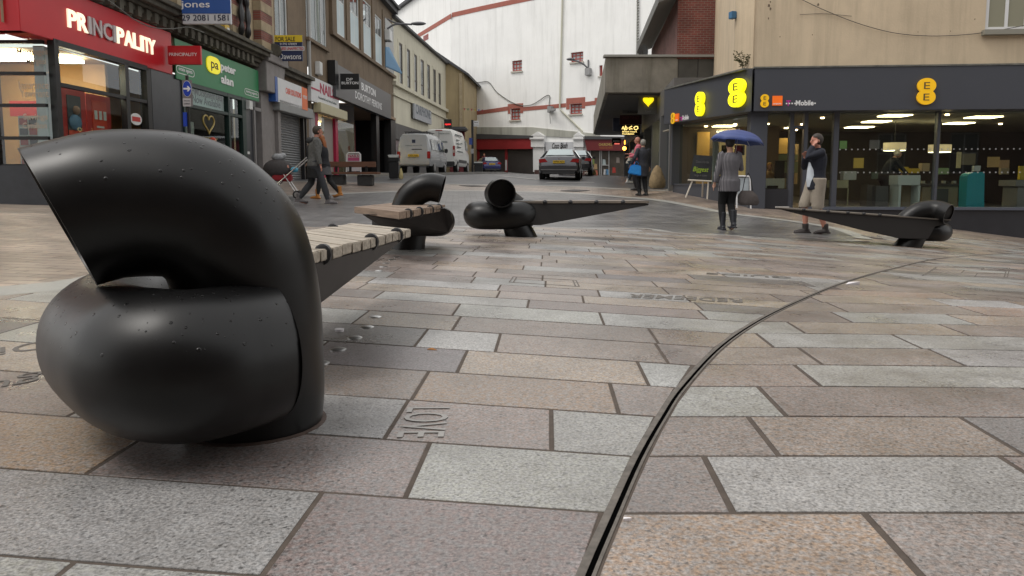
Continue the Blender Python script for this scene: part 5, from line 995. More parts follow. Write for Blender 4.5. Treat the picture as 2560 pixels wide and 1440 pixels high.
mb=MB();mb.wbox(EW,ub[3]+.07,ub[4]-.03,.07,FZ0,-.27,-.262);mb.build('window_pane',EG,ps,sm=False)
mb=MB();mb.wbox(EW,ub[4]+.04,16,.07,FZ0,-.27,-.262);mb.build('window_pane',EG,ps,sm=False)
mb=MB();mb.wbox(ES,.1,LE-.25,.62,FZ0,-.27,-.262);mb.build('window_pane',EG,ps,sm=False)
mb=MB();mb.wbox(ES,0,LE-.2,-.6,.60,-.35,-.1);mb.wbox(ES,0,.1,.60,FZ0,-.35,-.0);mb.wbox(ES,.1,LE-.2,.60,.65,-.34,-.08);mb.build('side_plinth',GFR,ps,sm=False)
mb=MB();DT=mat('manifestation_dot',(.35,.36,.36),.6)
for y_,u in [(373,EW.px(x,373,-.25)[0]) for x in list(range(2100,2560,15))]+[(431,EW.px(x,431,-.25)[0]) for x in list(range(2100,2560,15))]+[(373,EW.px(x,373,-.25)[0]) for x in (2030,2045,2058)]:
    z=EW.px(2300,y_,-.25)[1];mb.wpoly(EW,[(u+.02*math.cos(k*math.pi/4),z+.02*math.sin(k*math.pi/4)) for k in range(8)],-.26,-.257)
dd=mb.build('window_dots',DT,ps,sm=False);dd['kind']='stuff'
# interior
IM=mat('shop_dark_wall',(.07,.062,.055),.8);CL=mat('shop_ceiling',(.34,.31,.25),.8);FL=mat('shop_floor',(.06,.055,.05),.4)
def eb(px,py,Y): return atY(px,py,Y)
mb=MB();mb.bb((5.6,26.5,-.1),(22,26.6,2.6));mb.bb((22,17,-.1),(22.1,26.5,2.6));mb.build('back_wall',IM,ps,sm=False)
mb=MB();fl=[EW.W(.2,0,-.4),EW.W(16,0,-.4),(22,26.5,0),(5.2,26.5,0),ES.W(.1,0,-.4)]
mb.prism([(x,y,-.1) for x,y,_ in fl],[(x,y,.0) for x,y,_ in fl]);mb.build('floor',FL,ps,sm=False)
mb=MB();mb.prism([(x,y,2.42) for x,y,_ in fl],[(x,y,2.46) for x,y,_ in fl]);mb.build('ceiling',CL,ps,sm=False)
LP=mat('shop_light_panel',(1,.95,.8),.5,emit=(1,.82,.46),es=10.)
def cpan(x0,x1,y,ww=.55):  # ceiling panel centred on pixel row y
    c=atZ((x0+x1)/2,y,2.41);w_=(x1-x0)/F*c[1];mb=MB();mb.bb((c[0]-w_/2,c[1]-ww/2,2.395),(c[0]+w_/2,c[1]+ww/2,2.418));mb.build('ceiling_light',LP,ps,sm=False)
for a in ((2206,2268,289),(2164,2218,304),(2120,2176,318),(2425,2492,293),(1968,2008,319),(1786,1835,315),(2370,2424,308)): cpan(*a)
for x,y in ((1754,323),(1765,316),(1838,311),(1919,310),(2006,311),(1990,325),(2056,295),(2368,287),(2501,310)):
    c=atZ(x,y,2.40);mb=MB();mb.cyl((c[0],c[1],2.385),(c[0],c[1],2.418),.05,10);mb.build('spot_light',SPOT,ps)
OW=mat('amber_wall',(.75,.45,.13),.7)
def ibox(name,m,px0,px1,py0,py1,Y,dep=.3,par=ps,bev=0):
    a=atY(px0,py1,Y);b=atY(px1,py0,Y);mb=MB();mb.bb((a[0],Y,a[2]),(b[0],Y+dep,b[2]));return mb.build(name,m,par,bevel=bev,sm=False)
ibox('amber_panel',OW,1905,1980,345,384,24.5,.06);ibox('amber_panel',OW,1740,1775,330,480,24.,.06)
ibox('display_shelf',mat('green_shelf',(.16,.19,.11),.6),1900,1995,386,401,24.3,.2);ibox('display_shelf',MC['green_shelf'],1900,1995,404,432,24.35,.15);ibox('white_post',mat('tan_post',(.45,.33,.16),.6),1930,1938,384,420,24.2,.1)
ibox('dark_screen',BLK,1937,1962,402,448,23,.08);ibox('inner_door_frame',BLK,1980,1984,352,470,23.6,.1);ibox('inner_door_frame',BLK,1984,2000,352,358,23.6,.1);ibox('notice_board',mat('tan_board',(.4,.3,.16),.6),1985,1997,360,460,24.4,.05)
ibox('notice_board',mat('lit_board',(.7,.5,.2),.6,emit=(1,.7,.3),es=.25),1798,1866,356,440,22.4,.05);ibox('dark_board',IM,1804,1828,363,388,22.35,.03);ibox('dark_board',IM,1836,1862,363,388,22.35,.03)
for i,(x0,x1,y0,y1,c) in enumerate(((2100,2118,352,372,(.1,.2,.08)),(2135,2160,395,420,(.3,.22,.05)),(2405,2440,384,412,(.12,.1,.06)),(2470,2500,392,418,(.3,.2,.08)),(2500,2524,400,425,(.25,.16,.08)),(2175,2200,350,372,(.08,.08,.09)),(2392,2404,380,420,(.35,.3,.15)))): ibox('glowing_poster',mat('wd%d'%i,c,.6,emit=c,es=.3),x0,x1,y0,y1,25.5-.1*i,.06)  # wall posters, no lamps; a faint glow is put into their colour
for i in range(7): ibox('phone_display',mat('phone_%d'%(i%2),(.03,.03,.03) if i%2 else (.35,.35,.3),.4),2306+i*13,2313+i*13,452+i%2,458.5,20.5,.1)
ibox('white_column',mat('pale_column',(.33,.33,.31),.6),1783,1797,345,470,22.2,.2)
plist=[((2210,2263,357,376),22.,'left of two round cream drum lamps hanging in the phone shop'),((2323,2376,362,380),22.,'right of two round cream drum lamps hanging in the phone shop')]
DS=mat('drum_shade',(.6,.52,.34),.7,emit=(1,.75,.4),es=.4);DL=mat('drum_diffuser',(1,.95,.8),.5,emit=(1,.9,.6),es=5)
for (x0,x1,y0,y1),Y,lab in plist:
    a=atY(x0,y1,Y);b=atY(x1,y0,Y);cx=(a[0]+b[0])/2;r=(b[0]-a[0])/2;t=thing('pendant_lamp',lab,'lamp',(cx,Y,a[2]),'drum lamps in the phone shop')
    mb=MB();mb.loft([[(cx+r*math.cos(k*math.pi/14),Y+r*math.sin(k*math.pi/14),z) for k in range(28)] for z in (a[2],b[2])],cap=False);mb.loft([[(cx+(r-.01)*math.cos(k*math.pi/14),Y+(r-.01)*math.sin(k*math.pi/14),z) for k in range(28)] for z in (a[2],b[2])],cap=False);mb.build('lamp_shade',DS,t,fixn=False)
    mb=MB();mb.cyl((cx,Y,a[2]-.012),(cx,Y,a[2]+.02),r*.96,28);mb.build('diffuser',DL,t);mb=MB();mb.cyl((cx,Y,b[2]-.05),(cx,Y,2.42),.008,6);mb.build('cord',BLK,t)
WC=mat('white_counter',(.62,.66,.64),.5);TC=mat('tan_counter',(.36,.29,.19),.6);GC_=mat('grey_counter',(.10,.10,.10),.5)
def item(name,lab,cat,parts,group=None):
    t=None
    for nm,m,px0,px1,py0,py1,Y,dep in parts:
        if t is None: c=atY((px0+px1)/2,py1,Y);t=thing(name,lab,cat,tuple(c),group)
        a=atY(px0,py1,Y);b=atY(px1,py0,Y);mb=MB();mb.bb((a[0],Y,max(a[2],.001)),(b[0],Y+dep,b[2]));mb.build(nm,m,t,bevel=.008,sm=False)
    return t
item('display_counter','white hollow fronted display counter in the phone shop window','counter',[('frame_top',WC,2245,2302,438,463,19.75,.5),('frame_side',WC,2245,2254,463.3,520,19.75,.5),('frame_side',WC,2293,2302,463.3,520,19.75,.5),('inner_panel',TC,2254.2,2292.8,463.3,520,20.1,.1)])
item('display_counter','tan counter with dark recess behind the thin window post','counter',[('body',TC,2303,2396,466,522,20.4,.6),('recess',GC_,2326,2372,472,520,20.38,.015),('top',IM,2300,2399,459,465.7,20.35,.7),('tray',mat('green_tray',(.22,.32,.18),.5),2335,2373,420,436,20.9,.1),('device',TC,2305,2325,408,428,21.,.2),('device',YEL and mat('yellow_box',(.55,.40,.04),.5),2277,2300,421,433,21.,.15),('device',MC['yellow_box'],2252,2272,417,431,21.,.12)])
item('display_table','cream open legged table left of the customer in the phone shop','table',[('top',mat('cream_table',(.42,.37,.22),.6),2086,2122,450,470,19.7,.5),('leg',MC['cream_table'],2118,2122,470.3,514,19.7,.05),('leg',GC_,2087,2092,470.3,512,20.1,.05),('papers',CUR,2108,2142,428,449.6,20.2,.2)])
item('display_plinth','pair of grey plinths beside the customer in the phone shop','plinth',[('plinth_block',mat('brown_plinth_block',(.12,.105,.09),.6),2166,2186,462,516,20.2,.4),('plinth_block',GC_,2188,2222,465,516,20.0,.4),('sloped_panel',mat('panel_green_grey',(.10,.13,.10),.5),2179,2196,431,447,20.4,.05)])
t=thing('display_stand','bright teal rounded display stand in the phone shop window','display stand',tuple(atY(2438,520,19.7)))
a=lambda x,y:atY(x,y,19.55);pts=[(2415,519),(2461,519),(2462,430),(2440,430),(2425,434),(2419,440),(2418,452)];TE=mat('teal_stand',(.015,.30,.36),.4)
mb=MB();mb.prism([tuple(a(*p)) for p in pts],[tuple(a(*p)+np.array([0,.35,0])) for p in pts]);mb.build('body',TE,t,bevel=.01,sm=False)
mb=MB();q=a(2448,428);mb.bb((q[0]-.1,19.6,q[2]),(q[0]+.06,19.7,q[2]+.14));mb.build('card',CUR,t,sm=False)
item('display_counter','grey counter cut by the right edge of the picture','counter',[('body',mat('stone_counter',(.2,.19,.18),.6),2541,2600,466,520,19.6,.6),('top',MC['stone_counter'],2539,2600,450,465.7,19.55,.7),('yellow_board',MC['yellow_box'],2549,2600,415,449.6,20.,.1),('small_box',TC,2502,2524,420,436,20.4,.1)])
item('service_desk','white service desk behind the left window of the phone shop','desk',[('body',WC,1908,1962,446,471,22.5,.5),('side',TC,1962.3,1975,446,471,22.5,.5),('screen',BLK,1918,1946,464,470.5,22.45,.04)])
# fascia sign
t=thing('shop_sign','long slate grey fascia wrapping the corner with yellow EE roundels and Orange and T-Mobile logos','shop sign',EW.W(2,2.46))
mb=MB();mb.wbox(EW,-.0,16,FZ0,FZ1,-.45,.28);mb.build('panel',GF1,t,bevel=.006,sm=False)
L2=ES.L
mb=MB();mb.prism([ES.W(0,FZ0+.002,-.3),ES.W(0,FZ0+.002,.25),(*(np.array(EW.W(-.06,0,.28)[:2])),FZ0+.002),EW.W(.05,FZ0+.002,-.3)],[ES.W(0,FZ1-.002,-.3),ES.W(0,FZ1-.002,.25),(*(np.array(EW.W(-.06,0,.28)[:2])),FZ1-.002),EW.W(.05,FZ1-.002,-.3)]);mb.build('side_panel',GF1,t,sm=False)
AMB=mat('amber_roundel',(.85,.50,.01),.4,emit=(1,.5,.01),es=.22);YLT=mat('lit_yellow_roundel',(.9,.85,.02),.4,emit=(1,.88,.01),es=.9);EEL=mat('roundel_letter',(.10,.08,.03),.5)
S2=Wall(ES.W(0,0,.25)[:2],EW.W(-.06,0,.28)[:2])
def roundel(w,o,x0,x1,y0,y1,m,lm=EEL,tx=True,th=.08):
    u0,z1=w.px(x0,y0,o);u1,z0=w.px(x1,y1,o);uc=(u0+u1)/2;hh=(z1-z0);r=hh*.285;P=[]
    zc=[z0+r,z1-r];sx=((u1-u0)/2)/r
    P=[(uc+r*sx*math.cos(a),zc[1]+r*math.sin(a)) for a in np.linspace(-.80,math.pi+.80,24)]+[(uc+r*sx*math.cos(a),zc[0]+r*math.sin(a)) for a in np.linspace(math.pi-.80,2*math.pi+.80,24)]
    mb=MB();mb.wpoly(w,P,o+.02,o+.02+th);mb.build('roundel',m,t,sm=False)
    if tx:
        for z in zc: text('E',lm,t,FR(w,o+.02+th),uc-r*sx*.32,z-r*.45,r*sx*.64,r*.9,bold=.0,name='letter')
roundel(EW,.28,2292,2335,196,262,AMB,th=.05);roundel(EW,.28,1901,1921,236,269,AMB,th=.02)
roundel(S2,0,1831,1867,201,265,YLT,th=.1);roundel(S2,0,1747,1764,232,289,YLT,th=.1);roundel(S2,0,1680,1689,283,309,AMB,th=.02)
OR=mat('orange_square',(.85,.14,.01),.4,emit=(1,.2,.02),es=.25)
for w,o,x0,x1,y0,y1 in ((EW,.28,1931,1955,240,264),(S2,0,1690,1698,285,303)):
    u0,z1=w.px(x0,y0,o);u1,z0=w.px(x1,y1,o);mb=MB();mb.wbox(w,u0,u1,z0,z1,o+.001,o+.03);mb.build('orange_square',OR,t,sm=False);text('orange',TXW,t,FR(w,o+.03),u0+.01,z0+.01,(u1-u0)*.85,(z1-z0)*.2,bold=.02)
def ew(px,o=.28): return EW.px(px,260,o)
u0,z0=ew(1989);u1,_=ew(2034);z0=EW.px(2000,264,.28)[1];text('Mobile',TXW,t,FR(EW,.28),u0,z0,u1-u0,.13,bold=.03)
MG=mat('magenta_letter',(.5,.02,.3),.5);text('T',MG,t,FR(EW,.28),ew(1965)[0],z0-.01,.11,.14,bold=.03)
for x in (1966,1973,1980,1987,2037): u=ew(x)[0];mb=MB();mb.wbox(EW,u-.018,u+.018,z0+.035,z0+.07,.292,.296);mb.build('dot',TXW,t,sm=False)
u0=S2.px(1706,298)[0];u1=S2.px(1722,298)[0];z0=S2.px(1712,300)[1];text('Mobile',TXW,t,FR(S2,0),u0,z0,u1-u0,.14,bold=.03);text('T',MG,t,FR(S2,0),S2.px(1699,298)[0],z0,.25,.1,bold=.03)
# ---------------- brick building, canopy and shops beyond ----------------
br_=thing('brick_building','red brick building with overhanging grey eave between the canopy and the beige wall','building',(7,29,.2))
BKM=brickmat('red_brick',(1,0),(.21,.055,.042),(.15,.042,.036),(.20,.155,.13),bw=.225,bh=.078,ms=.009);BKS=brickmat('red_brick_shaded_side',(.083,1),(.15,.045,.036),(.12,.036,.03),(.13,.1,.085),bw=.225,bh=.078,ms=.009)  # side wall uses the same brick mixed darker, shade put into its colour
XL=5.92
mb=MB();mb.add([(XL,27.9,5.1),(11,27.9,5.1),(11,27.9,10),(8.5,27.9,10),(XL,27.9,7.35)],[(0,1,2,3,4)]);mb.build('wall',BKM,br_,sm=False,fixn=False)
mb=MB();mb.add([(XL,27.9,5.1),(XL+.9,38,5.1),(XL+.9,38,7.15),(XL,27.9,7.3)],[(0,1,2,3)]);mb.build('side_wall',BKS,br_,sm=False,fixn=False)
mb=MB();E0=(XL-.0,27.6);mb.prism([(XL-.75,27.6,7.0),(XL+.02,27.6,7.3),(XL+.92,38,7.2),(XL+.15,38,6.95)],[(XL-.75,27.6,7.35),(XL+.02,27.6,7.7),(XL+.92,38,7.6),(XL+.15,38,7.3)]);mb.build('eave',mat('eave_grey',(.15,.15,.14),.7),br_,sm=False)
cp=thing('concrete_canopy','long weathered concrete canopy over the pavement shops beyond the phone shop','canopy',(5,30,3.9))
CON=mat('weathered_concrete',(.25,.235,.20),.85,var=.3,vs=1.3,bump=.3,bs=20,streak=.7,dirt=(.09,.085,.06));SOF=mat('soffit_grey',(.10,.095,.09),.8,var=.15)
mb=MB();mb.prism([(3.36,27.9,3.9),(5.97,27.9,3.9),(8.2,52,3.9),(5.5,52,3.9)],[(3.36,27.9,5.16),(5.97,27.9,5.16),(8.2,52,5.16),(5.5,52,5.16)]);mb.build('slab',CON,cp,bevel=.02,sm=False)
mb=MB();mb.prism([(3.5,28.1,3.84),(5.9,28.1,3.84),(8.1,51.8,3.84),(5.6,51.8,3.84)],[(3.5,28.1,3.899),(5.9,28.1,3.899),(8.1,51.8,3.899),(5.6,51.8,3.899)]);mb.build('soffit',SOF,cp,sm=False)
mb=MB();mb.bb((3.3,27.8,5.162),(11,28.2,5.24));mb.build('coping',mat('coping',(.3,.3,.28),.7),cp,sm=False)
DP=mat('dark_metal_panel',(.075,.075,.07),.5,var=.25,vs=1.5)
for i in range(4): mb=MB();mb.bb((5.99+i*.72,27.95-.0,3.6),(5.99+i*.72+.7,28.1,5.15));mb.build('panel',DP,cp,sm=False)
# satellite dish
t=thing('satellite_dish','grey satellite dish on top of the concrete canopy','satellite dish',tuple(atY(1612,150,29.)))
c=atY(1608,131,29.);rings=[]
for i in range(7):
    r=.29*i/6+.002;rings.append([(c[0]+r*.62*math.cos(k*math.pi/10)+(1-(i/6)**2)*.06,29-.05*math.sin(k*math.pi/10)*r/.29+.1*(1-(i/6)**2),c[2]+r*math.sin(k*math.pi/10)) for k in range(20)])
mb=MB();mb.loft(rings,False);mb.build('dish',mat('dish_grey',(.10,.105,.11),.5),t,fixn=False)
mb=MB();mb.tube([(c[0]+.08,29.1,c[2]-.1),(c[0]+.15,29.1,5.24)],.02,6);mb.tube([(c[0]+.05,29.05,c[2]-.28),(c[0]-.1,28.6,c[2])],.012,6);mb.build('mount',BLK,t)
# shop row
RS=Wall((5.0,23.9),(7.3,50));LRS=RS.L
rs=thing('shop_row','row of glass shopfronts in shade under the concrete canopy','building',RS.W(10,.3))
us_=[RS.px(x,400)[0] for x in (1668,1655,1640,1622,1600,1585)]
mb=MB();mb.wbox(RS,0,LRS,3.0,3.9,-3,0);mb.build('fascia',mat('shop_row_fascia',(.13,.125,.12),.6,var=.3),rs,sm=False)
for u in (0.3,3.2,6.2,10,15,20,25): mb=MB();mb.wbox(RS,u,u+.35,-.2,3.0,-.3,.05);mb.build('column',mat('grey_column',(.12,.12,.12),.6),rs,sm=False)
mb=MB();mb.wbox(RS,.4,LRS,.2,3.0,-.2,-.19);mb.build('shop_window',GL,rs,sm=False)
room(rs,RS,.3,LRS,0.0,3.0,3,mat('shop_row_interior',(.16,.12,.09),.8),-.3)
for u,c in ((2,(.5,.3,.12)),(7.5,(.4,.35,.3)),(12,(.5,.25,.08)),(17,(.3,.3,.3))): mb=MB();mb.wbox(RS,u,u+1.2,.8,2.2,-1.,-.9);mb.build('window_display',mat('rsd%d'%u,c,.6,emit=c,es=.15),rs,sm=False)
mb=MB();mb.wbox(RS,5,6,2.85,2.95,-1.5,-.6);mb.build('ceiling_light',LP,rs,sm=False)
# hanging signs under the canopy
GSG=mat('grey_hanging_sign',(.14,.14,.13),.5)
t,w2,a,b=hang(1596,1644,238,285,GSG,'grey hanging sign with a glowing yellow heart under the canopy edge',Y=29)
c=atY(1621,252,28.95);P=[]
for i in range(36):
    q=i/36*2*math.pi;P.append((c[0]+.0125*16*math.sin(q)**3,28.93,c[2]+.013*(13*math.cos(q)-5*math.cos(2*q)-2*math.cos(3*q)-math.cos(4*q))))
mb=MB();mb.prism(P,[(x,28.99,z) for x,y,z in P]);mb.build('heart',mat('glowing_heart',(.9,.75,.02),.4,emit=(1,.75,.01),es=1.1),t,sm=False)
wt('Thomas',mat('dull_letter',(.25,.26,.25),.5),t,w2,1609,1633,272,266,0);wt('Cook',MC['dull_letter'],t,w2,1613,1628,281,275,0)
t,w2,a,b=hang(1556,1600,270,284,GSG,'dark board lettered Cooke and Arkwright hanging under the canopy',name='estate_agent_board',cat='board',Y=34)
wt('Cooke &',BLK,t,w2,1568,1597,276,271,0);wt('Arkwright',BLK,t,w2,1568,1599,283,278,0)
t,w2,a,b=hang(1550,1604,288,311,mat('maroon_board',(.05,.012,.014),.5),'dark maroon board lettered SHOP TO LET under the canopy',name='estate_agent_board',cat='board',Y=34.5)
wt('SHOP TO LET',mat('faint_red',(.16,.04,.04),.5),t,w2,1555,1598,298,291,0,.01)
t,w2,a,b=hang(1533,1554,295,328,mat('navy_dull',(.03,.035,.06),.5),'small dull blue board left of the maroon board under the canopy',name='estate_agent_board',cat='board',Y=35)
t,w2,a,b=hang(1554,1600,312,338,mat('black_gloss',(.012,.01,.006),.4),'black sign with glowing yellow heartbeat mark and lettering under the canopy',Y=36)
GLY=mat('glow_yellow',(.9,.7,.2),.4,emit=(1,.75,.25),es=1.6)
for s_ in ([(1555,323),(1558,316),(1560,322),(1562,326),(1564,314),(1568,320),(1566,325)],[(1580,315),(1572,320),(1574,324),(1578,321),(1581,323)],[(1584,320),(1588,316),(1594,316),(1595,321),(1590,325),(1585,322)]):
    mb=MB();mb.tube([atY(x,y,35.98) for x,y in s_],.022,6);mb.build('mark',GLY,t)
wt('British Heart',GLY,t,w2,1556,1592,331,327.5,0,.02);wt('Foundation',GLY,t,w2,1556,1585,336.5,332.5,0,.02)
t,w2,a,b=hang(1530,1552,345,362,mat('black_gloss',(.012,.01,.006),.4),'small black hanging sign reading express above the hall shops',Y=44)
wt('express',TXW,t,w2,1533,1550,356,351,0,.01);mb=MB();p=atY(1536,361,43.98);q=atY(1549,358,43.98);mb.bb((p[0],43.97,p[2]),(q[0],43.995,q[2]));mb.build('red_bar',mat('red_neon2',(.7,.1,.08),.5,emit=(1,.2,.15),es=.8),t,sm=False)
# amber lantern glow
t=thing('amber_beacon','bright amber lamp glowing beside the canopy shops','lamp',tuple(atY(1561,372,44)))
mb=MB();c=atY(1561,371,44);mb.sphere(c,(.11,.11,.11),10,8);mb.build('bulb',mat('amber_glow',(1,.6,.1),.4,emit=(1,.38,.05),es=7),t);mb=MB();c=atY(1562,356,44);mb.sphere(c,(.045,.05,.14),8,8);mb.build('flame_lamp',mat('amber_glow2',(1,.5,.1),.4,emit=(1,.4,.05),es=2.5),t)
# opposite side of the square, behind the camera (seen in the shop glass)
ob=thing('opposite_building','dark brick terrace across the square, seen mirrored in the phone shop glass','building',(12,-9,-.3))
OB=brickmat('opposite_brick',(1,0),(.11,.06,.045),(.085,.045,.035),(.10,.085,.07));
mb=MB();hs=[]
for i in range(14):
    x=-20+i*4;hs+= [(x+1,x+2.6,1.2,3.6),(x+1,x+2.6,5.2,7.6)]
OWL=Wall((-22,-9),(38,-9));OWL.n=np.array([0,1.]);hs=[(a+22,b+22,c,d) for a,b,c,d in hs]
wallholes(mb,OWL,0,58,-1.5,13.,hs,.2,0);mb.build('wall',OB,ob,sm=False,fixn=False)
for h in hs: window(ob,OWL,*h,-.12,mat('sash_grey',(.25,.25,.24),.6),mat('sash_pane',(.02,.022,.025),.1),2,2,.09)
mb=MB();mb.bb((-22,-20,13.),(38,-8.7,13.3));mb.build('roof',MC['slate'],ob,sm=False)
# ---------------- people ----------------
SKIN=mat('skin',(.42,.24,.17),.55);SKR=mat('ruddy_skin',(.45,.20,.14),.55)
def ik(a,b,l1,l2,hint):
    a=np.array(a,float);b=np.array(b,float);d=b-a;D=np.linalg.norm(d);m=.998*(l1+l2)
    if D>m: b=a+d*m/D;D=m;d=b-a
    x=(l1*l1-l2*l2+D*D)/(2*D);hgt=math.sqrt(max(l1*l1-x*x,0));u=d/D;h=np.array(hint,float);h-=u*np.dot(h,u);h/=np.linalg.norm(h)+1e-9
    return a+u*x+h*hgt,b
def ering(z,cx,cy,rx,ry,n=18): return [(cx+rx*math.cos(2*math.pi*k/n),cy+ry*math.sin(2*math.pi*k/n),z) for k in range(n)]
def person(label,x,y,head,h=1.75,z=None,ankL=(-.09,.05,.09),ankR=(.09,-.05,.09),handL=(-.27,.08,.82),handR=(.27,.08,.82),lean=0.,hipz=.93,top=None,topz=.80,bot=None,botz=.1,shoe=None,hair=None,hairst='short',skin=None,fem=False,toeL=0.,toeR=0.,headturn=0.,bulk=1.,elbow=-1,coat=None,coatz=.55,collar=True,extra=None,shoeh=.10):
    s=h/1.75;z=gz(x,y)+.004 if z is None else z
    a=math.atan2(-head[0],head[1]);t=thing('person',label,'person',(x,y,z),'people in the square',rz=a);t.scale=(s,s,s);skin=skin or SKIN;A=lambda q:np.array(q,float)
    def L(p): p=A(p);k=max(0,(p[2]-hipz));return p+A([0,lean*k,-.25*lean*lean*k])
    sh=.155 if fem else .18;dz=hipz-.93
    hip={-1:A([-.09,0,hipz]),1:A([.09,0,hipz])};ank={-1:A(ankL),1:A(ankR)};hd={-1:A(handL),1:A(handR)};toe={-1:toeL,1:toeR}
    S={k:L([k*sh,0,1.43+dz]) for k in (-1,1)};kn={};el={};wr={}
    for k in (-1,1): kn[k],ank[k]=ik(hip[k],ank[k],.44,.43,(0.05*k,1,0))
    for k in (-1,1):
        el[k],wr[k]=ik(S[k],hd[k],.29,.26,(.55*k,elbow,-.3) if hd[k][2]<1.2 else (.35*k,.25,-1))
    b=MB();n=16
    def tors(m,inf,z0,z1,k_=1):
        prof=[(.80,.15,.105),(.86,.168,.12),(.95,.165,.115),(1.03,.145,.10),(1.12,.142,.10),(1.22,.158,.112),(1.32,.172,.115),(1.39,.165,.10),(1.44,.11,.08),(1.47,.06,.06)]
        if fem: prof=[(q[0],q[1]*(.98 if q[0]<1 else .88),q[2]*.95) for q in prof]
        R=[]
        for zz,rx,ry in prof:
            zq=zz+dz
            if zq<z0-.03 or zq>z1: continue
            c=L([0,0,zq]);R.append([tuple(A(p)) for p in ering(c[2],0,c[1],(rx*bulk+inf),(ry*bulk+inf),n)])
        m.loft(R)
    tors(b,0,.7+dz,2+dz)
    c=L([0,.0,1.45+dz]);hc=L([0,.03,1.635+dz]);b.tube([c,L([0,.015,1.56+dz])],[.058,.052],12)
    ct,st=math.cos(headturn),math.sin(headturn);HR=lambda p:hc+A([p[0]*ct-p[1]*st,p[0]*st+p[1]*ct,p[2]])
    def ell(m,c_,r,nn=14):
        o=MB();o.sphere((0,0,0),r,nn,10);m.add([HR(A(c_)+A(v)) for v in o.v],o.f)
    ell(b,(0,0,.02),(.076,.095,.10));ell(b,(0,.03,-.055),(.055,.062,.06));ell(b,(0,.098,-.015),(.013,.022,.028),8)
    for k in (-1,1): ell(b,(k*.078,-.005,-.005),(.012,.02,.03),8)
    for k in (-1,1):
        b.tube([S[k],(S[k]+el[k])/2,el[k],(el[k]+wr[k])/2,wr[k]],[.052,.046,.04,.037,.027],12)
        d=wr[k]-el[k];d/=np.linalg.norm(d);u=np.cross(d,[0,0,1.]);u=u/np.linalg.norm(u) if np.linalg.norm(u)>.1 else A([1,0,0]);v=np.cross(u,d)
        pc=wr[k]+d*.045
        b.tube([wr[k],pc,wr[k]+d*.085],[.026,.036,.034],10,ell=.5)
        for j,(off,ln) in enumerate(((-.028,.062),(-.010,.075),(.009,.07),(.027,.055))):
            q=wr[k]+d*.085+u*off;b.tube([q-d*.01,q+d*ln*.5+v*-.004,q+d*ln*.85-v*.02],[.0095,.009,.007],7)
        q=pc-d*.01+u*.03;b.tube([q,q+u*.022+d*.03,q+u*.025+d*.055],[.011,.010,.008],7)
        b.tube([hip[k]+A([0,0,.04]),(hip[k]*.6+kn[k]*.4),kn[k],kn[k]*.6+ank[k]*.4+A([0,-.012,0]),ank[k]],[.092*bulk,.080,.057,.055,.036],14)
        f=ank[k];b.tube([f+A([0,-.03,-.04]),f+A([k*.01,.08,-.06+toe[k]*.5]),f+A([k*.015,.16,-.068+toe[k]])],[.036,.036,.022],10)
    b.build('body',skin,t,local=True,remesh=.0085)
    eyb=MB()
    for k in (-1,1): eyb=MB();ell(eyb,(k*.03,.085,.012),(.011,.008,.008),6);eyb.build('eye',mat('dark_eye',(.02,.015,.01),.3),t,local=True)
    ml=MB();ell(ml,(0,.088,-.062),(.022,.008,.006),6);ml.build('mouth',mat('lip',(.3,.09,.08),.5),t,local=True)
    if hair:
        m=MB()
        if hairst!='bald':
            o=MB();o.sphere((0,0,0),(.087,.104,.108),16,12);vs=[HR(A([v[0],v[1]-.016,v[2]+.028])) for v in o.v];fs=[f for f in o.f if len(f)==4 and not (np.mean([o.v[i][1] for i in f])>.035 and np.mean([o.v[i][2] for i in f])<.035) and np.mean([o.v[i][2] for i in f])>-.085]
            m.add(vs,fs)
            if hairst=='long': m.tube([HR((0,-.05,.03)),HR((0,-.10,-.08)),HR((0,-.12,-.24)),HR((.01,-.10,-.36))],[.09,.085,.08,.03],12,ell=.6)
            if hairst=='updo': ell(m,(0,-.06,.07),(.085,.07,.07));ell(m,(0,-.02,.09),(.08,.08,.05))
            ho=m.build('hair',hair,t,local=True,fixn=False)
            sd=ho.modifiers.new('s','SOLIDIFY');sd.thickness=.012
    if bot:
        m=MB();tors(m,.014,.7+dz,1.04+dz)
        for k in (-1,1):
            kk=kn[k];e=kk+(ank[k]-kk)*min(1,max(.0,(.48-botz)/.39)) if botz<.47 else kk
            if botz>=.40: m.tube([hip[k]+A([0,0,.05]),(hip[k]+kk)/2,kk+A([0,0,-.0]),kk+(ank[k]-kk)*.12],[.115*bulk,.112,.105,.102],14)
            else: m.tube([hip[k]+A([0,0,.05]),(hip[k]*.6+kk*.4),kk,(kk+e)/2,e],[.105*bulk,.095 if not fem else .093,.078 if not fem else .074,.076 if not fem else .068,.058 if not fem else .050],14)
        m.build('shorts' if botz>=.4 else 'trousers',bot,t,local=True,remesh=.013)
    if top:
        m=MB();inf=.022
        tors(m,inf,topz+dz,1.48+dz)
        if topz<.8: c0=[ering(L([0,0,zq])[2],0,L([0,0,zq])[1],(.175+.02*(0.9-zq))*bulk,.14*bulk,n) for zq in (topz+dz,.86+dz,.95+dz)];m.loft(c0)
        for k in (-1,1): m.tube([S[k]+A([-k*.03,0,.01]),S[k],(S[k]+el[k])/2,el[k],(el[k]+wr[k])/2,wr[k]-(wr[k]-el[k])*.06],[.07,.075,.066,.06,.054,.046],14)
        if collar: c=L([0,-.01,1.47+dz]);m.tube([c,c+A([0,0,.045])],[.085,.078],16)
        m.build('jacket',top,t,local=True,remesh=.013)
    if coat:
        m=MB();R=[ering(zq,0,0,rx,ry,18) for zq,rx,ry in ((coatz,.20,.17),((coatz+.9)/2,.19,.15),(.95,.175,.13))];m.loft(R);m.build('coat',coat,t,local=True,remesh=.015)
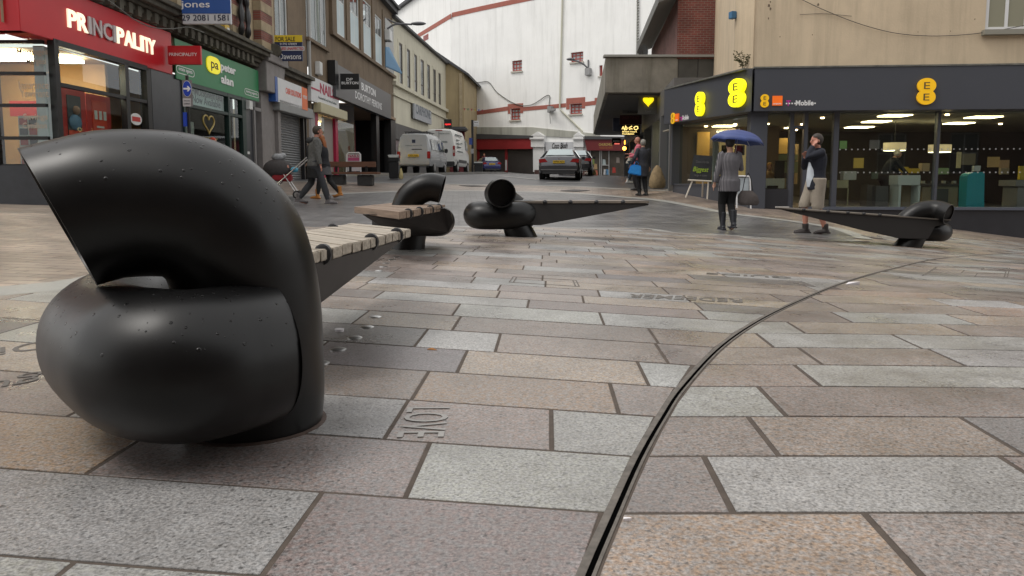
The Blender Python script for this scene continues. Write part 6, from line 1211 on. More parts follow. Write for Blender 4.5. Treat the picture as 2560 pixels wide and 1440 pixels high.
    if shoe:
        for k in (-1,1):
            f=ank[k];m=MB();T=toe[k]
            m.tube([f+A([0,-.075,-.045-T*.6]),f+A([0,-.03,-.042-T*.3]),f+A([k*.01,.09,-.05+T*.5]),f+A([k*.015,.19,-.058+T])],[.038,.047,.046,.028],12,ell=.85)
            m.tube([f+A([0,-.01,-.03]),f+A([0,0,shoeh])],[.052,.058],12)
            m.frame(f,(1,0,0),(0,1,T*.5),(0,0,1),(-.045,-.10,-.085),(.045,.20,-.06));m.build('shoe',shoe,t,local=True,remesh=.009)
    if extra: extra(t,S,el,wr,L,hc,A)
    return t
def fab(name,c,var=.25,vs=14): return mat(name,c,.85,var=var,vs=vs,bump=.3,bs=70)
def strap(t,S,el,wr,L,hc,A):
    m=MB();m.tube([L([.15,-.05,1.47]),L([.0,-.15,1.3]),L([-.15,-.14,1.05]),L([-.19,-.02,.9])],[.02]*4,6);m.tube([L([-.15,-.07,1.4]),L([0,-.14,1.44]),L([.13,-.06,1.42])],[.05,.075,.05],10);m.build('hood_and_strap',fab('dark_strap',(.03,.03,.032)),t,local=True)
person('man in mottled grey hooded jacket and dark trousers striding right, beside the pram',-4.5,17.4,(1,.28),1.78,ankL=(-.08,-.34,.16),ankR=(.10,.30,.09),toeL=-.05,handR=(.24,.14,.86),handL=(-.26,.05,.86),top=fab('grey_camo',(.105,.105,.10),.45,18),topz=.86,bot=fab('charcoal_trousers',(.035,.037,.042)),coat=fab('black_coat',(.008,.008,.009)),coatz=.60,bulk=1.14,shoe=mat('grey_trainer',(.12,.11,.11),.6),hair=mat('brown_hair',(.05,.035,.025),.7),skin=SKR,lean=.1,headturn=.2,extra=strap)
person('woman with long ginger hair, black jacket and tan orange boots pushing the pram',-4.78,19.6,(-1,.12),1.62,ankL=(-.08,.22,.09),ankR=(.09,-.36,.17),toeR=-.06,handL=(-.17,.42,1.0),handR=(.17,.42,1.0),lean=.12,top=fab('black_jacket',(.012,.012,.016)),topz=.72,bot=fab('black_leggings',(.01,.01,.011)),shoe=mat('tan_boot',(.42,.17,.035),.6),shoeh=.18,hair=mat('ginger_hair',(.28,.09,.025),.6),hairst='long',fem=True,coat=fab('grey_tunic',(.08,.08,.085)),coatz=.66)
# pram
t=thing('pushchair','dark hooded pushchair with red seat, pushed by the woman in orange boots','pushchair',(-5.75,19.2,gz(-5.75,19.2)),rz=.12)
def lp(*a): return tuple(a)
mb=MB();mb.tube([(.62,-.22,1.02),(.1,-.22,.55),(-.38,-.22,.13)],[.016]*3,8);mb.tube([(.62,.22,1.02),(.1,.22,.55),(-.38,.22,.13)],[.016]*3,8);mb.tube([(.62,-.22,1.02),(.62,.22,1.02)],[.018]*2,8);mb.tube([(.34,-.2,.13),(.05,-.2,.6)],[.013]*2,8);mb.tube([(.34,.2,.13),(.05,.2,.6)],[.013]*2,8);mb.build('frame',mat('silver_tube',(.6,.6,.6),.3,metal=.9),t,local=True)
for px_,py_ in ((-.38,-.24),(-.38,.24),(.36,-.24),(.36,.24)):
    mb=MB();mb.tube([(px_,py_-.02,.10),(px_,py_+.02,.10)],[.10,.10],20);w_=mb.build('wheel',RUB,t,local=True);mb=MB();mb.tube([(px_,py_-.026,.10),(px_,py_+.026,.10)],[.065,.065],14);mb.build('rim',mat('silver_tube'),w_,local=True)
mb=MB();mb.loft([[(x,y_,z) for x,z in pr] for y_,pr in ((-.2,[(-.28,.45),(.2,.42),(.22,.6),(-.2,.62)]),(.2,[(-.28,.45),(.2,.42),(.22,.6),(-.2,.62)]))]);mb.build('seat',mat('red_fabric',(.25,.012,.018),.8),t,local=True,bevel=.03)
mb=MB();mb.sphere((-.12,0,.74),(.36,.24,.25),16,10);mb.build('hood',fab('dark_hood',(.05,.045,.045)),t,local=True)
mb=MB();mb.sphere((-.12,0,1.03),(.16,.12,.10),9,6);mb.sphere((.0,.03,1.06),(.10,.08,.09),8,5);tb=mb.build('plastic_bag',mat('grey_plastic',(.25,.26,.27),.35,var=.4,vs=25),t,local=True,remesh=.02)
mb=MB();mb.sphere((.3,-.12,.72),(.1,.08,.07),10,6);mb.build('blue_toy',mat('cyan_toy',(.08,.35,.5),.5),t,local=True)
mb=MB();mb.sphere((.12,-.1,.78),(.06,.06,.07),10,8);mb.build('doll_head',SKR,t,local=True)
# woman with umbrella
def stripes():
    m=bpy.data.materials.new('striped_blazer');m.use_nodes=True;nt=m.node_tree;b=nt.nodes['Principled BSDF'];L=nt.links.new;tc=N(nt,'ShaderNodeTexCoord');sp=N(nt,'ShaderNodeSeparateXYZ');L(tc.outputs['Object'],sp.inputs[0])
    a=N(nt,'ShaderNodeMath',operation='MULTIPLY');a.inputs[1].default_value=270;L(sp.outputs[0],a.inputs[0]);s=N(nt,'ShaderNodeMath',operation='SINE');L(a.outputs[0],s.inputs[0]);r=N(nt,'ShaderNodeValToRGB');r.color_ramp.elements[0].position=.55;r.color_ramp.elements[1].position=.75;r.color_ramp.elements[0].color=(.05,.048,.058,1);r.color_ramp.elements[1].color=(.22,.21,.22,1)
    q=N(nt,'ShaderNodeMath',operation='MULTIPLY_ADD');q.inputs[1].default_value=.5;q.inputs[2].default_value=.5;L(s.outputs[0],q.inputs[0]);L(q.outputs[0],r.inputs[0]);L(r.outputs[0],b.inputs['Base Color']);b.inputs['Roughness'].default_value=.85;return m
ux,uy=3.98,14.0
person('woman seen from behind in a pinstriped blazer and black leggings, walking under the umbrella',ux,uy,(-.06,1),1.70,ankL=(-.06,.12,.09),ankR=(.07,-.10,.14),toeR=-.05,handL=(-.30,.0,.80),handR=(.13,.27,1.28),top=stripes(),topz=.74,bot=fab('black_leggings',(.01,.01,.011)),shoe=mat('black_boot',(.02,.022,.028),.5),shoeh=.26,hair=mat('black_hair',(.008,.007,.007),.5),hairst='updo',fem=True,bulk=1.16,collar=False)
uz=gz(ux,uy);t=thing('umbrella','navy blue umbrella with scalloped rim over the pinstriped woman','umbrella',(ux+.14,uy+.24,uz+1.2));t.rotation_euler=(0,math.radians(7),0)
mb=MB();nr=8;K=6;R0=.50;V=[];fs=[]
for i in range(K+1):
    f_=i/K
    for k in range(nr*4):
        a=2*math.pi*k/(nr*4);sc=math.cos(((k%4)/4-.5)*2*math.pi/nr)/math.cos(math.pi/nr);sag=1 if k%4==0 else (.955 if k%2 else .93)
        r=R0*math.sin(f_*1.30)/math.sin(1.30)*(1 if k%4==0 else (.955 if k%2 else .94));z=.655-.235*(1-math.cos(f_*1.30))/(1-math.cos(1.30))+(0 if k%4==0 else .018*f_)
        V.append((r*math.cos(a),r*math.sin(a),z))
M_=nr*4
for i in range(K):
    for k in range(M_): fs.append((i*M_+k,i*M_+(k+1)%M_,(i+1)*M_+(k+1)%M_,(i+1)*M_+k))
mb.add(V,fs);o=mb.build('canopy',mat('navy_nylon',(.035,.06,.20),.5,var=.15,vs=3),t,local=True,fixn=False,ang=12);sd=o.modifiers.new('s','SOLIDIFY');sd.thickness=.004
mb=MB();mb.tube([(0,0,-.02),(0,0,.69)],[.006,.005],8);mb.build('shaft',mat('silver_tube'),t,local=True);mb=MB();mb.tube([(0,0,-.1),(0,0,.02)],[.013,.011],8);mb.build('handle',BLK,t,local=True)
for k in range(nr):
    a=2*math.pi*k/nr;mb=MB();mb.tube([(.01,0,.60),(R0*.55*math.cos(a),R0*.55*math.sin(a),.555),(R0*.97*math.cos(a),R0*.97*math.sin(a),.425)],[.003]*3,5);mb.build('rib',MC['silver_tube'],t,local=True)
t=thing('handbag','soft grey brown handbag swinging at the right side of the pinstriped woman','bag',(ux+.36,uy+.05,uz+.62))
mb=MB();mb.loft([[(x*w_+ox,y_*d_,z_) for x,y_ in ((-1,-.6),(-.6,-1),(.6,-1),(1,-.6),(1,.6),(.6,1),(-.6,1),(-1,.6))] for z_,w_,d_,ox in ((-.15,.15,.07,.03),(-.10,.19,.085,.02),(.03,.17,.075,0),(.12,.10,.035,-.02))]);mb.build('bag_body',fab('taupe_bag',(.10,.085,.08)),t,local=True,bevel=.01);mb=MB();mb.tube([(-.1,0,.08),(-.06,0,.34),(.0,0,.44),(.05,0,.34),(.1,0,.08)],[.008]*5,6);mb.build('strap',BLK,t,local=True)
def shirt(t,S,el,wr,L,hc,A):
    m=MB();m.loft([ering(z_,0,.035,rx,ry,16) for z_,rx,ry in ((.82,.12,.125),(.95,.13,.145),(1.1,.12,.14),(1.3,.1,.11),(1.44,.05,.07))]);m.build('shirt',mat('white_shirt',(.55,.6,.65),.8),t,local=True,remesh=.014)
person('man in navy jacket and khaki shorts walking left with a hand to his face',5.42,13.6,(-1,-.10),1.76,ankL=(-.08,-.15,.09),ankR=(.09,.13,.09),handL=(-.09,.13,1.55),handR=(.02,.22,1.36),top=fab('navy_jacket',(.012,.014,.024),.3),topz=.78,bot=fab('khaki',(.30,.26,.21),.12),botz=.47,shoe=mat('brown_boot',(.03,.024,.022),.6),shoeh=.09,hair=mat('dark_brown_hair',(.035,.025,.02),.6),skin=SKR,bulk=1.12,extra=shirt)
def bluebag(t,S,el,wr,L,hc,A): pass
person('older person seen from behind in long dark coat holding a bright blue bag',4.02,23.5,(-.35,1),1.70,ankL=(-.08,.06,.09),ankR=(.07,-.1,.09),handL=(-.34,.14,.98),handR=(.28,.1,.84),top=fab('dark_coat',(.03,.032,.042)),topz=.62,bot=fab('black_trousers',(.008,.008,.01)),shoe=mat('black_shoe',(.012,.012,.012),.5),hair=mat('grey_hair',(.24,.23,.21),.7),bulk=1.12,coat=MC['dark_coat'],coatz=.60)
gz7=gz(4,23.5);c=atY(1588,424,23.4);t=thing('shopping_bag','bright blue bag held at the left side of the dark coated person','bag',(c[0],23.4,c[2]-.12))
mb=MB();mb.prism([(-.25,-.08,.0),(.2,-.08,-.08),(.25,.08,-.06),(-.2,.08,.0)],[(-.14,-.04,.28),(.2,-.04,.27),(.22,.05,.24),(-.12,.05,.25)]);mb.build('bag_body',mat('bright_blue',(.01,.22,.62),.6,var=.2,vs=8),t,bevel=.03,local=True);mb=MB();mb.tube([(-.05,0,.25),(.04,0,.38),(.14,0,.25)],[.01]*3,6);mb.build('strap',MC['bright_blue'],t,local=True)
person('bald man in pink top partly hidden behind the dark coated person',4.15,25.2,(-1,.1),1.74,handL=(-.15,.3,1.1),handR=(.2,.3,1.2),top=fab('pink_top',(.5,.12,.16)),bot=fab('black_trousers',(.008,.008,.01)),shoe=MC['black_shoe'],skin=SKR)
person('person in cream cardigan and white shoes leaning right outside the red shops',4.88,32,(1,.05),1.62,lean=.45,handL=(-.12,.55,.95),handR=(.15,.55,.95),top=fab('cream_cardigan',(.45,.42,.36)),topz=.84,bot=fab('blue_jeans',(.03,.05,.08)),shoe=mat('white_shoe',(.6,.6,.58),.6),hair=MC['dark_brown_hair'],fem=True)
cx=atY(2228,410,20.9);person('white haired customer in black jacket leaning over the display counter inside the phone shop',cx[0]-.22,20.9,(1,.0),1.62,z=0.,lean=.55,handL=(-.15,.62,.98),handR=(.15,.66,.98),top=fab('black_jacket',(.012,.012,.016)),bot=fab('black_trousers',(.008,.008,.01)),shoe=MC['black_shoe'],hair=mat('white_hair',(.6,.57,.5),.7))
cx=atY(1924,410,23.3);person('person sitting behind the white service desk inside the phone shop',cx[0],23.3,(0,-1),1.7,z=.0,hipz=.50,ankL=(-.1,.35,.09),ankR=(.1,.35,.09),handL=(-.15,.35,.78),handR=(.15,.35,.78),top=fab('tan_shirt',(.3,.2,.1)),topz=.84,bot=fab('black_trousers',(.008,.008,.01)),shoe=MC['black_shoe'],hair=mat('fair_hair',(.45,.25,.08),.7))
cx=atY(531,352,19.2);person('small figure in a red hat peeping over the top of the huge foreground bench',cx[0],19.2,(1,-.1),1.50,top=fab('red_coat',(.3,.03,.02)),bot=fab('black_trousers',(.008,.008,.01)),shoe=MC['black_shoe'],hair=mat('red_hat',(.45,.06,.03),.8),fem=True,z=cx[2]-1.43)
# easel, A-boards
t=thing('easel_board','chalkboard on a wooden easel with the word Biggest in green chalk','easel',tuple(atY(1745,495,20.8)))
f_=lambda x,y,Y=20.8:atY(x,y,Y);mb=MB();mb.prism([f_(1723,448),f_(1776,452),f_(1782,390),f_(1735,387)],[f_(1723,448,20.84),f_(1776,452,20.84),f_(1782,390,20.84),f_(1735,387,20.84)]);mb.build('board',mat('chalkboard',(.035,.037,.04),.7,var=.3,vs=8),t,sm=False)
PWD=mat('pale_wood',(.6,.55,.47),.6)
mb=MB();mb.tube([f_(1720,450,20.76),f_(1779,453,20.76)],[.025]*2,6);mb.build('ledge',PWD,t)
for a,b,Yo in (((1731,452),(1714,494),20.75),((1771,453),(1768,498),20.75),((1757,452),(1756,492),21.2)): mb=MB();mb.tube([f_(*a),f_(*b,Yo)],[.022]*2,6);mb.build('leg',PWD,t)
class EB:
    p=np.array([f_(1729,420)[0],20.79])
q0=f_(1731,432);fr_=lambda u,v,o:(q0[0]+u+.12*v,20.79-o,q0[2]+v-.05*u);text('Biggest',mat('green_chalk',(.35,.5,.05),.8),t,fr_,0,0,.42,.17,bold=.012,shear=.2)
text('Come in for the',mat('grey_chalk',(.16,.16,.16),.8),t,fr_,.05,.27,.35,.07);text('range in town',MC['grey_chalk'],t,fr_,.05,-.10,.35,.07)
t=thing('pavement_board','white framed pavement board standing behind the pinstriped woman','a-board',tuple(atY(1858,522,18.2)))
mb=MB();
for Y0,sg in ((18.2,0),(18.75,1)):
    a=lambda x,y:atY(x,y,Y0);mb.tube([a(1842,520),a(1842,444),a(1846,440),a(1872,441),a(1875,445),a(1877,522)],[.018]*6,8)
mb.build('frame',mat('white_metal_frame',(.7,.7,.7),.4),t);a=atY(1845,500,18.21);b_=atY(1873,444,18.21);mb=MB();mb.bb((a[0],18.22,a[2]),(b_[0],18.235,b_[2]));mb.build('poster',mat('poster_bluish',(.42,.47,.5),.5,var=.2,vs=5),t,sm=False)
YB=33.;t=thing('pavement_board','white A-board with pink NAILS poster behind the wooden bench','a-board',tuple(atY(884,440,YB)))
a=lambda x,y,Y0=YB:atY(x,y,Y0);mb=MB();mb.tube([a(866,441),a(867,386),a(871,382),a(897,382),a(901,386),a(902,441)],[.03]*6,8);mb.tube([a(866,438,YB+.5),a(868,386,YB+.1),a(900,386,YB+.1),a(902,438,YB+.5)],[.025]*4,8);mb.build('frame',MC['white_metal_frame'],t)
p=a(869,428);q=a(899,386);mb=MB();mb.bb((p[0],YB-.01,p[2]),(q[0],YB+.01,q[2]));mb.build('poster',mat('poster_white2',(.6,.58,.6),.5),t,sm=False);p=a(870,402);q=a(898,394);mb=MB();mb.bb((p[0],YB-.02,p[2]),(q[0],YB-.011,q[2]));mb.build('pink_band',mat('pink_band',(.5,.08,.2),.5),t,sm=False)
W2=Wall((-9,YB-.012),(-2,YB-.012));wt('NAILS',CR,t,W2,871,897,393,387,.0,.02)
# wooden street bench
Yb=25.7;t=thing('street_bench','brown wooden bench on two dark concrete blocks, left of the litter bin','bench',(atY(876,462,Yb)[0],Yb,gz(-5.5,25.7)),rz=0)
WB=woodmat('red_brown_wood',(.16,.075,.045),0);A_=lambda x,y,Y0:atY(x,y,Y0)
for x0,x1 in ((822,858),(893,929)):
    a=A_(x0,462,Yb);b_=A_(x1,437,Yb);g_=gz(a[0],Yb);mb=MB();mb.bb((a[0],Yb,g_-.02),(b_[0],Yb+.5,b_[2]));mb.build('concrete_block',mat('dark_concrete',(.045,.045,.045),.8,var=.3,vs=8),t,bevel=.02,sm=False)
zt=A_(870,430,Yb)[2];xa=A_(812,430,Yb)[0];xb=A_(945,430,Yb)[0]
for j in range(4): mb=MB();mb.bb((xa,Yb-.12+j*.17,zt-.07),(xb,Yb+.02+j*.17,zt));mb.build('seat_plank',WB,t,bevel=.008,sm=False)
a=A_(808,418,Yb+.62);b_=A_(939,404,Yb+.62);mb=MB();mb.bb((a[0],Yb+.62,a[2]),(b_[0],Yb+.70,b_[2]));mb.build('backrest',WB,t,bevel=.01,sm=False)
for x in (838,873,913): a=A_(x,430,Yb+.6);b_=A_(x+6,416,Yb+.6);mb=MB();mb.bb((a[0],Yb+.58,a[2]-.05),(b_[0],Yb+.61,b_[2]));mb.build('back_post',BLK,t,sm=False)
# litter bins
def bin_(px0,px1,y0,y1,Y,lab):
    a=atY(px0,y1,Y);b=atY(px1,y0,Y);cx=(a[0]+b[0])/2;w_=(b[0]-a[0]);g_=gz(cx,Y);h_=b[2]-g_;t=thing('litter_bin',lab,'litter bin',(cx,Y,g_),'black litter bins')
    mb=MB();mb.bb((-w_*.42,-w_*.4,0),(w_*.42,w_*.4,h_*.72));mb.build('bin_body',mat('bin_black',(.012,.013,.014),.45),t,local=True,bevel=.03,sm=False)
    mb=MB();mb.bb((-w_*.47,-w_*.45,h_*.72),(w_*.47,w_*.45,h_*.9));mb.build('bin_hood',MC['bin_black'],t,local=True,bevel=.02,sm=False)
    mb=MB();mb.prism([(-w_*.5,-w_*.47,h_*.98),(w_*.5,-w_*.47,h_*.98),(w_*.42,w_*.2,h_*.9),(-w_*.42,w_*.2,h_*.9)],[(-w_*.5,-w_*.47,h_),(w_*.5,-w_*.47,h_),(w_*.42,w_*.2,h_*1.02),(-w_*.42,w_*.2,h_*1.02)]);mb.build('lid',mat('bin_lid',(.55,.58,.57),.4),t,local=True,sm=False)
    mb=MB();mb.prism([(-w_*.42,-w_*.46,h_*.9),(w_*.42,-w_*.46,h_*.9),(w_*.2,-w_*.46,h_*.9-.001),(-w_*.2,-w_*.46,h_*.9-.001)],[(-w_*.45,-w_*.47,h_*.975),(w_*.45,-w_*.47,h_*.975),(w_*.45,-w_*.3,h_*.975),(-w_*.45,-w_*.3,h_*.975)]);mb.build('pale_front',MC['bin_lid'],t,local=True,sm=False)
    return t
bin_(972,999,388,447,32,'black litter bin with pale sloping lid in front of the silver van');bin_(1184,1208,405,434,52,'distant black litter bin beside the bus stop pole and blue car')
def sack(px0,px1,y0,y1,Y,m,lab,cat='sack',seed=1):
    a=atY(px0,y1,Y);b=atY(px1,y0,Y);cx=(a[0]+b[0])/2;r=(b[0]-a[0])/2;g_=gz(cx,Y);h_=b[2]-g_;rr=random.Random(seed);R=[]
    for i,(f,k) in enumerate(((0,.85),(.12,1),(.35,.97),(.6,.75),(.85,.45),(1,.12))):
        R.append([(r*k*(1+rr.uniform(-.1,.1))*math.cos(j*math.pi/7),r*k*.8*(1+rr.uniform(-.1,.1))*math.sin(j*math.pi/7),h_*f) for j in range(14)])
    mb=MB();mb.loft(R);o=mb.build('sack',m,None,local=True);o.location=(cx,Y,g_);return tag(o,lab,cat)
sack(997,1008,420,447,31.9,mat('yellow_sack',(.5,.42,.2),.7,var=.2),'small pale yellow sack leaning on the bin in front of the silver van');sack(1481,1491,424,446,45,MC['yellow_sack'],'small pale yellow sack standing near the door of the CHURCHILL shop')
sack(1622,1664,413,458,26.2,mat('straw_sack',(.3,.22,.12),.85,var=.35,vs=9),'big straw coloured woven sack against the shopfronts under the canopy',seed=4)
# poles
t=thing('road_sign','round blue road sign with white right arrow on a black pole by the estate agent','road sign',(-6.85,16,gz(-6.85,16)))
Ys=16.;q=lambda x,y:atY(x,y,Ys);c=q(468,222);px_=q(464,190);mb=MB();mb.cyl((px_[0],Ys+.06,gz(-6.85,16)),(px_[0],Ys+.06,px_[2]+.02),.035,12);mb.build('pole',BLK,t)
a=q(457,266);b_=q(479,200);mb=MB();mb.bb((a[0],Ys,a[2]),(b_[0],Ys+.02,b_[2]));mb.build('back_plate',mat('grey_plate',(.2,.18,.18),.5),t,bevel=.005,sm=False)
def disc(c,rx,rz,y0,y1,n=28): mb=MB();mb.prism([(c[0]+rx*math.cos(k*2*math.pi/n),y1,c[2]+rz*math.sin(k*2*math.pi/n)) for k in range(n)],[(c[0]+rx*math.cos(k*2*math.pi/n),y0,c[2]+rz*math.sin(k*2*math.pi/n)) for k in range(n)]);return mb
disc(c,.092,.165,Ys-.008,Ys-.001).build('rim',WHF,t,sm=False);disc(c,.084,.155,Ys-.014,Ys-.009).build('blue_disc',mat('sign_blue',(.01,.05,.42),.4),t,sm=False)
mb=MB();P=[(-.075,.018),(.02,.018),(-.0,.055),(.03,.055),(.078,0),(.03,-.055),(.0,-.055),(.02,-.018),(-.075,-.018)];mb.prism([(c[0]+x,Ys-.015,c[2]+z) for x,z in P],[(c[0]+x,Ys-.019,c[2]+z) for x,z in P]);mb.build('arrow',TXW,t,sm=False)
a=q(458,266);b_=q(477,246);mb=MB();mb.bb((a[0],Ys-.006,a[2]),(b_[0],Ys-.001,b_[2]));mb.build('lower_plate',mat('sign_white',(.5,.48,.5),.5),t,sm=False)
W2=Wall((-9,Ys-.007),(-5,Ys-.007));wt('One way',TXB,t,W2,460,475,254,250,0,.01);wt('southward',TXB,t,W2,460,475,261,257,0,.01)
a=q(459,316);b_=q(466,281);mb=MB();mb.bb((a[0],Ys-.01,a[2]),(b_[0],Ys+.02,b_[2]));mb.build('blue_sticker',mat('sign_blue'),t,sm=False)
t=thing('bus_stop','tall black bus stop pole with small white flag in front of the white hall','bus stop',(-2.35,45,gz(-2.35,45)))
q=lambda x,y:atY(x,y,45.);c=q(1181,300);mb=MB();mb.cyl((c[0],45,gz(-2.35,45)),(c[0],45,c[2]),.07,10);mb.build('pole',BLK,t);a=q(1184,316);b_=q(1197,302);mb=MB();mb.bb((a[0],44.98,a[2]),(b_[0],45.02,b_[2]));mb.build('flag',mat('sign_white2',(.62,.62,.62),.5),t,sm=False)
W2=Wall((-9,44.975),(3,44.975));wt('Buses',TXB,t,W2,1186,1195,307,304,0,.01);wt('Bus Stop',TXB,t,W2,1186,1195,313.5,311.5,0,.01)
a=q(1173,362);b_=q(1181,345);mb=MB();mb.bb((a[0],44.9,a[2]),(b_[0],44.95,b_[2]));mb.build('timetable',mat('blue_timetable',(.03,.06,.25),.5),t,sm=False)
a=q(1177,384);b_=q(1184,372);mb=MB();mb.bb((a[0],44.9,a[2]),(b_[0],45.1,b_[2]));mb.build('box',MC['box_grey'],t,sm=False)
t=thing('street_bench','small pale wooden bench far away outside the CHURCHILL shop','bench',tuple(atY(1473,446,50)));q=lambda x,y:atY(x,y,50)
a=q(1460,424);b_=q(1484,419);mb=MB();mb.bb((a[0],50,a[2]),(b_[0],50.05,b_[2]));mb.build('backrest',PWD,t,sm=False);a=q(1462,434);b_=q(1484,431);mb=MB();mb.bb((a[0],49.6,a[2]),(b_[0],50.,b_[2]));mb.build('seat',PWD,t,sm=False)
for x in (1465,1473,1481): a=q(x,444);b_=q(x+2,424);mb=MB();mb.bb((a[0],49.96,a[2]-.1),(b_[0],49.99,b_[2]));mb.build('post',mat('red_brown_post',(.2,.08,.05),.6),t,sm=False)
# ---------------- vehicles ----------------
TY=mat('tyre',(.015,.015,.015),.8);RIM=mat('alloy',(.4,.4,.4),.35,metal=.8);CG=mat('car_glass',(.06,.075,.08),.08,coat=.5);TL=mat('tail_light',(.30,.015,.015),.25,coat=.5);YP=mat('yellow_plate',(.65,.42,.02),.5);DPL=mat('dark_plastic',(.03,.03,.032),.6)
def vehicle(name,label,x,y,hd,st,W_,paint,wheels,r=.33,group='vehicles in the street'):
    """st: stations (y, z0, zbelt, zroof, half width low, half width roof)"""
    t=thing(name,label,'van' if 'van' in name else 'car',(x,y,gz(x,y)),group,rz=-hd);mb=MB();R=[]
    for (yy,z0,zb,zr,wl_,wr_) in st:
        zb=min(zb,zr-.02);R.append([(s*a,yy,z) for s,a,z in ((1,wl_*.93,z0),(1,wl_,z0+.12),(1,wl_,(z0+zb)/2+.05),(1,wl_*.985,zb),(1,wr_,zr-(zr-zb)*.18),(1,wr_*.86,zr-.01),(1,wr_*.3,zr+.015),(-1,wr_*.3,zr+.015),(-1,wr_*.86,zr-.01),(-1,wr_,zr-(zr-zb)*.18),(-1,wl_*.985,zb),(-1,wl_,(z0+zb)/2+.05),(-1,wl_,z0+.12),(-1,wl_*.93,z0))])
    mb.loft(R);mb.build('body',paint,t,local=True,ang=40)
    for wy in wheels:
        for s in (-1,1):
            xx=s*(W_/2-.11);mb=MB();mb.cyl((xx-.11,wy,r),(xx+.115,wy,r),r,22);w_=mb.build('wheel',TY,t,local=True);mb=MB();mb.cyl((xx+s*.10,wy,r),(xx+s*.13,wy,r),r*.62,16);mb.build('rim',RIM,w_,local=True)
    return t
def lbox(t,nm,m,a,b,bev=0): mb=MB();mb.bb(a,b);return mb.build(nm,m,t,local=True,bevel=bev,sm=False)
def lpoly(t,nm,m,P,d):
    d=np.array(d,float);mb=MB();mb.prism([tuple(p) for p in P],[tuple(np.array(p)+d) for p in P]);return mb.build(nm,m,t,local=True,sm=False)
def ltext(t,s,m,x0,x1,z0,z1,y): text(s,m,t,lambda u,v,o:(t.location.x+(u*math.cos(t.rotation_euler.z)-(y-o)*math.sin(t.rotation_euler.z)),t.location.y+(u*math.sin(t.rotation_euler.z)+(y-o)*math.cos(t.rotation_euler.z)),v+t.location.z),x0,z0,x1-x0,z1-z0,off=.002)
_old=text
def loctext(t,s,m,x0,x1,z0,z1,y,bold=.01,name='lettering'):
    L0=LOC.get(t.name);LOC[t.name]=np.zeros(3);o=_old(s,m,t,lambda u,v,of:(u,y-of,v),x0,z0,x1-x0,z1-z0,off=.001,bold=bold,name=name);LOC[t.name]=L0;return o
SIL=mat('silver_paint',(.36,.375,.39),.35,metal=.25,coat=.5,var=.05);WPT=mat('white_paint',(.66,.66,.63),.4,coat=.4,var=.04);GRP_=mat('grey_car_paint',(.08,.082,.09),.3,metal=.6,coat=.6);BLP=mat('blue_car_paint',(.025,.03,.12),.3,metal=.3,coat=.6)
# silver van
x0=(1036-1280)/F*38
t=vehicle('silver_van','silver van with roof rack seen from behind, parked nearest on the left kerb',x0,38,math.radians(6),[(0,.42,.62,.66,.80,.78),(.06,.36,1.05,1.1,.84,.8),(.13,.36,1.12,1.90,.86,.70),(.4,.36,1.12,1.97,.87,.72),(2.5,.36,1.12,1.97,.87,.72),(3.5,.36,1.12,1.88,.87,.70),(4.1,.38,1.05,1.16,.86,.78),(4.55,.42,.8,.86,.80,.76),(4.62,.5,.7,.75,.7,.7)],1.72,SIL,(.95,3.75))
G_=mat('van_rear_glass',(.36,.38,.39),.15,coat=.4)
P=[(-.62,.11,1.18),(.62,.11,1.18),(.66,.12,1.3),(.60,.155,1.70),(.50,.165,1.77),(-.50,.165,1.77),(-.60,.155,1.70),(-.66,.12,1.3)];lpoly(t,'window_seal',BLK,[(p[0]*1.06,p[1]-.0,1.475+(p[2]-1.475)*1.1) for p in P],(0,-.028,0));lpoly(t,'rear_window',G_,[(p[0],p[1]-.03,p[2]) for p in P],(0,-.012,0))
sq=lbox(t,'window_emblem',MC['navy_letter'],(-.09,.075,1.5),(.08,.082,1.66));loctext(t,'heating & plumbing ltd',MC['grey_letter'],-.42,.42,1.34,1.40,.072)
lbox(t,'bumper',mat('bumper_silver',(.36,.37,.38),.4,metal=.3),(-.86,-.08,.40),(.86,.1,.62),.04);lbox(t,'number_plate',YP,(-.27,-.095,.82),(.27,.0,.94));loctext(t,'CP53 FSA',TXB,-.23,.23,.845,.915,-.096,.02)
for s in (-1,1): lbox(t,'tail_light',TL,(s*.76-.08,-.01,.72),(s*.76+.08,.13,1.08),.02)
lbox(t,'wiper',BLK,(-.1,.035,1.17),(.42,.05,1.195))
mb=MB();mb.tube([(.07+.05*math.cos(a*.5),.035,1.08+.05*math.sin(a*.5)) for a in range(14)],[.01]*14,5);mb.build('badge_ring',RIM,t,local=True)
for a,b in ((.35,1.05),(1.12,1.95),(2.05,2.85)): lpoly(t,'side_window',G_ if a<2 else CG,[(.868,a,1.17),(.868,b,1.17),(.775,b-.03,1.72),(.775,a+.05,1.72)],(.014,0,0))
lpoly(t,'side_window',CG,[(.868,2.95,1.17),(.868,3.75,1.17),(.80,3.35,1.68),(.785,2.98,1.72)],(.014,0,0));lbox(t,'side_stripe',mat('trim_silver',(.5,.5,.5),.4),(.868,.2,.80),(.885,4.0,.84))
lbox(t,'wing_mirror',MC['bin_black'],(.9,3.35,1.12),(1.07,3.5,1.34),.03)
mb=MB()
for yy in (.7,1.3,1.9): mb.tube([(-.55,yy,2.08),(.55,yy,2.08)],[.02]*2,6)
for xx in (-.55,-.2,.2,.55): mb.tube([(xx,.5,2.09),(xx,2.4,2.09)],[.018]*2,6)
for xx in (-.55,.55):
    for yy in (.7,1.3,1.9): mb.tube([(xx,yy,1.95),(xx,yy,2.09)],[.018]*2,6)
mb.build('roof_rack',DPL,t,local=True)
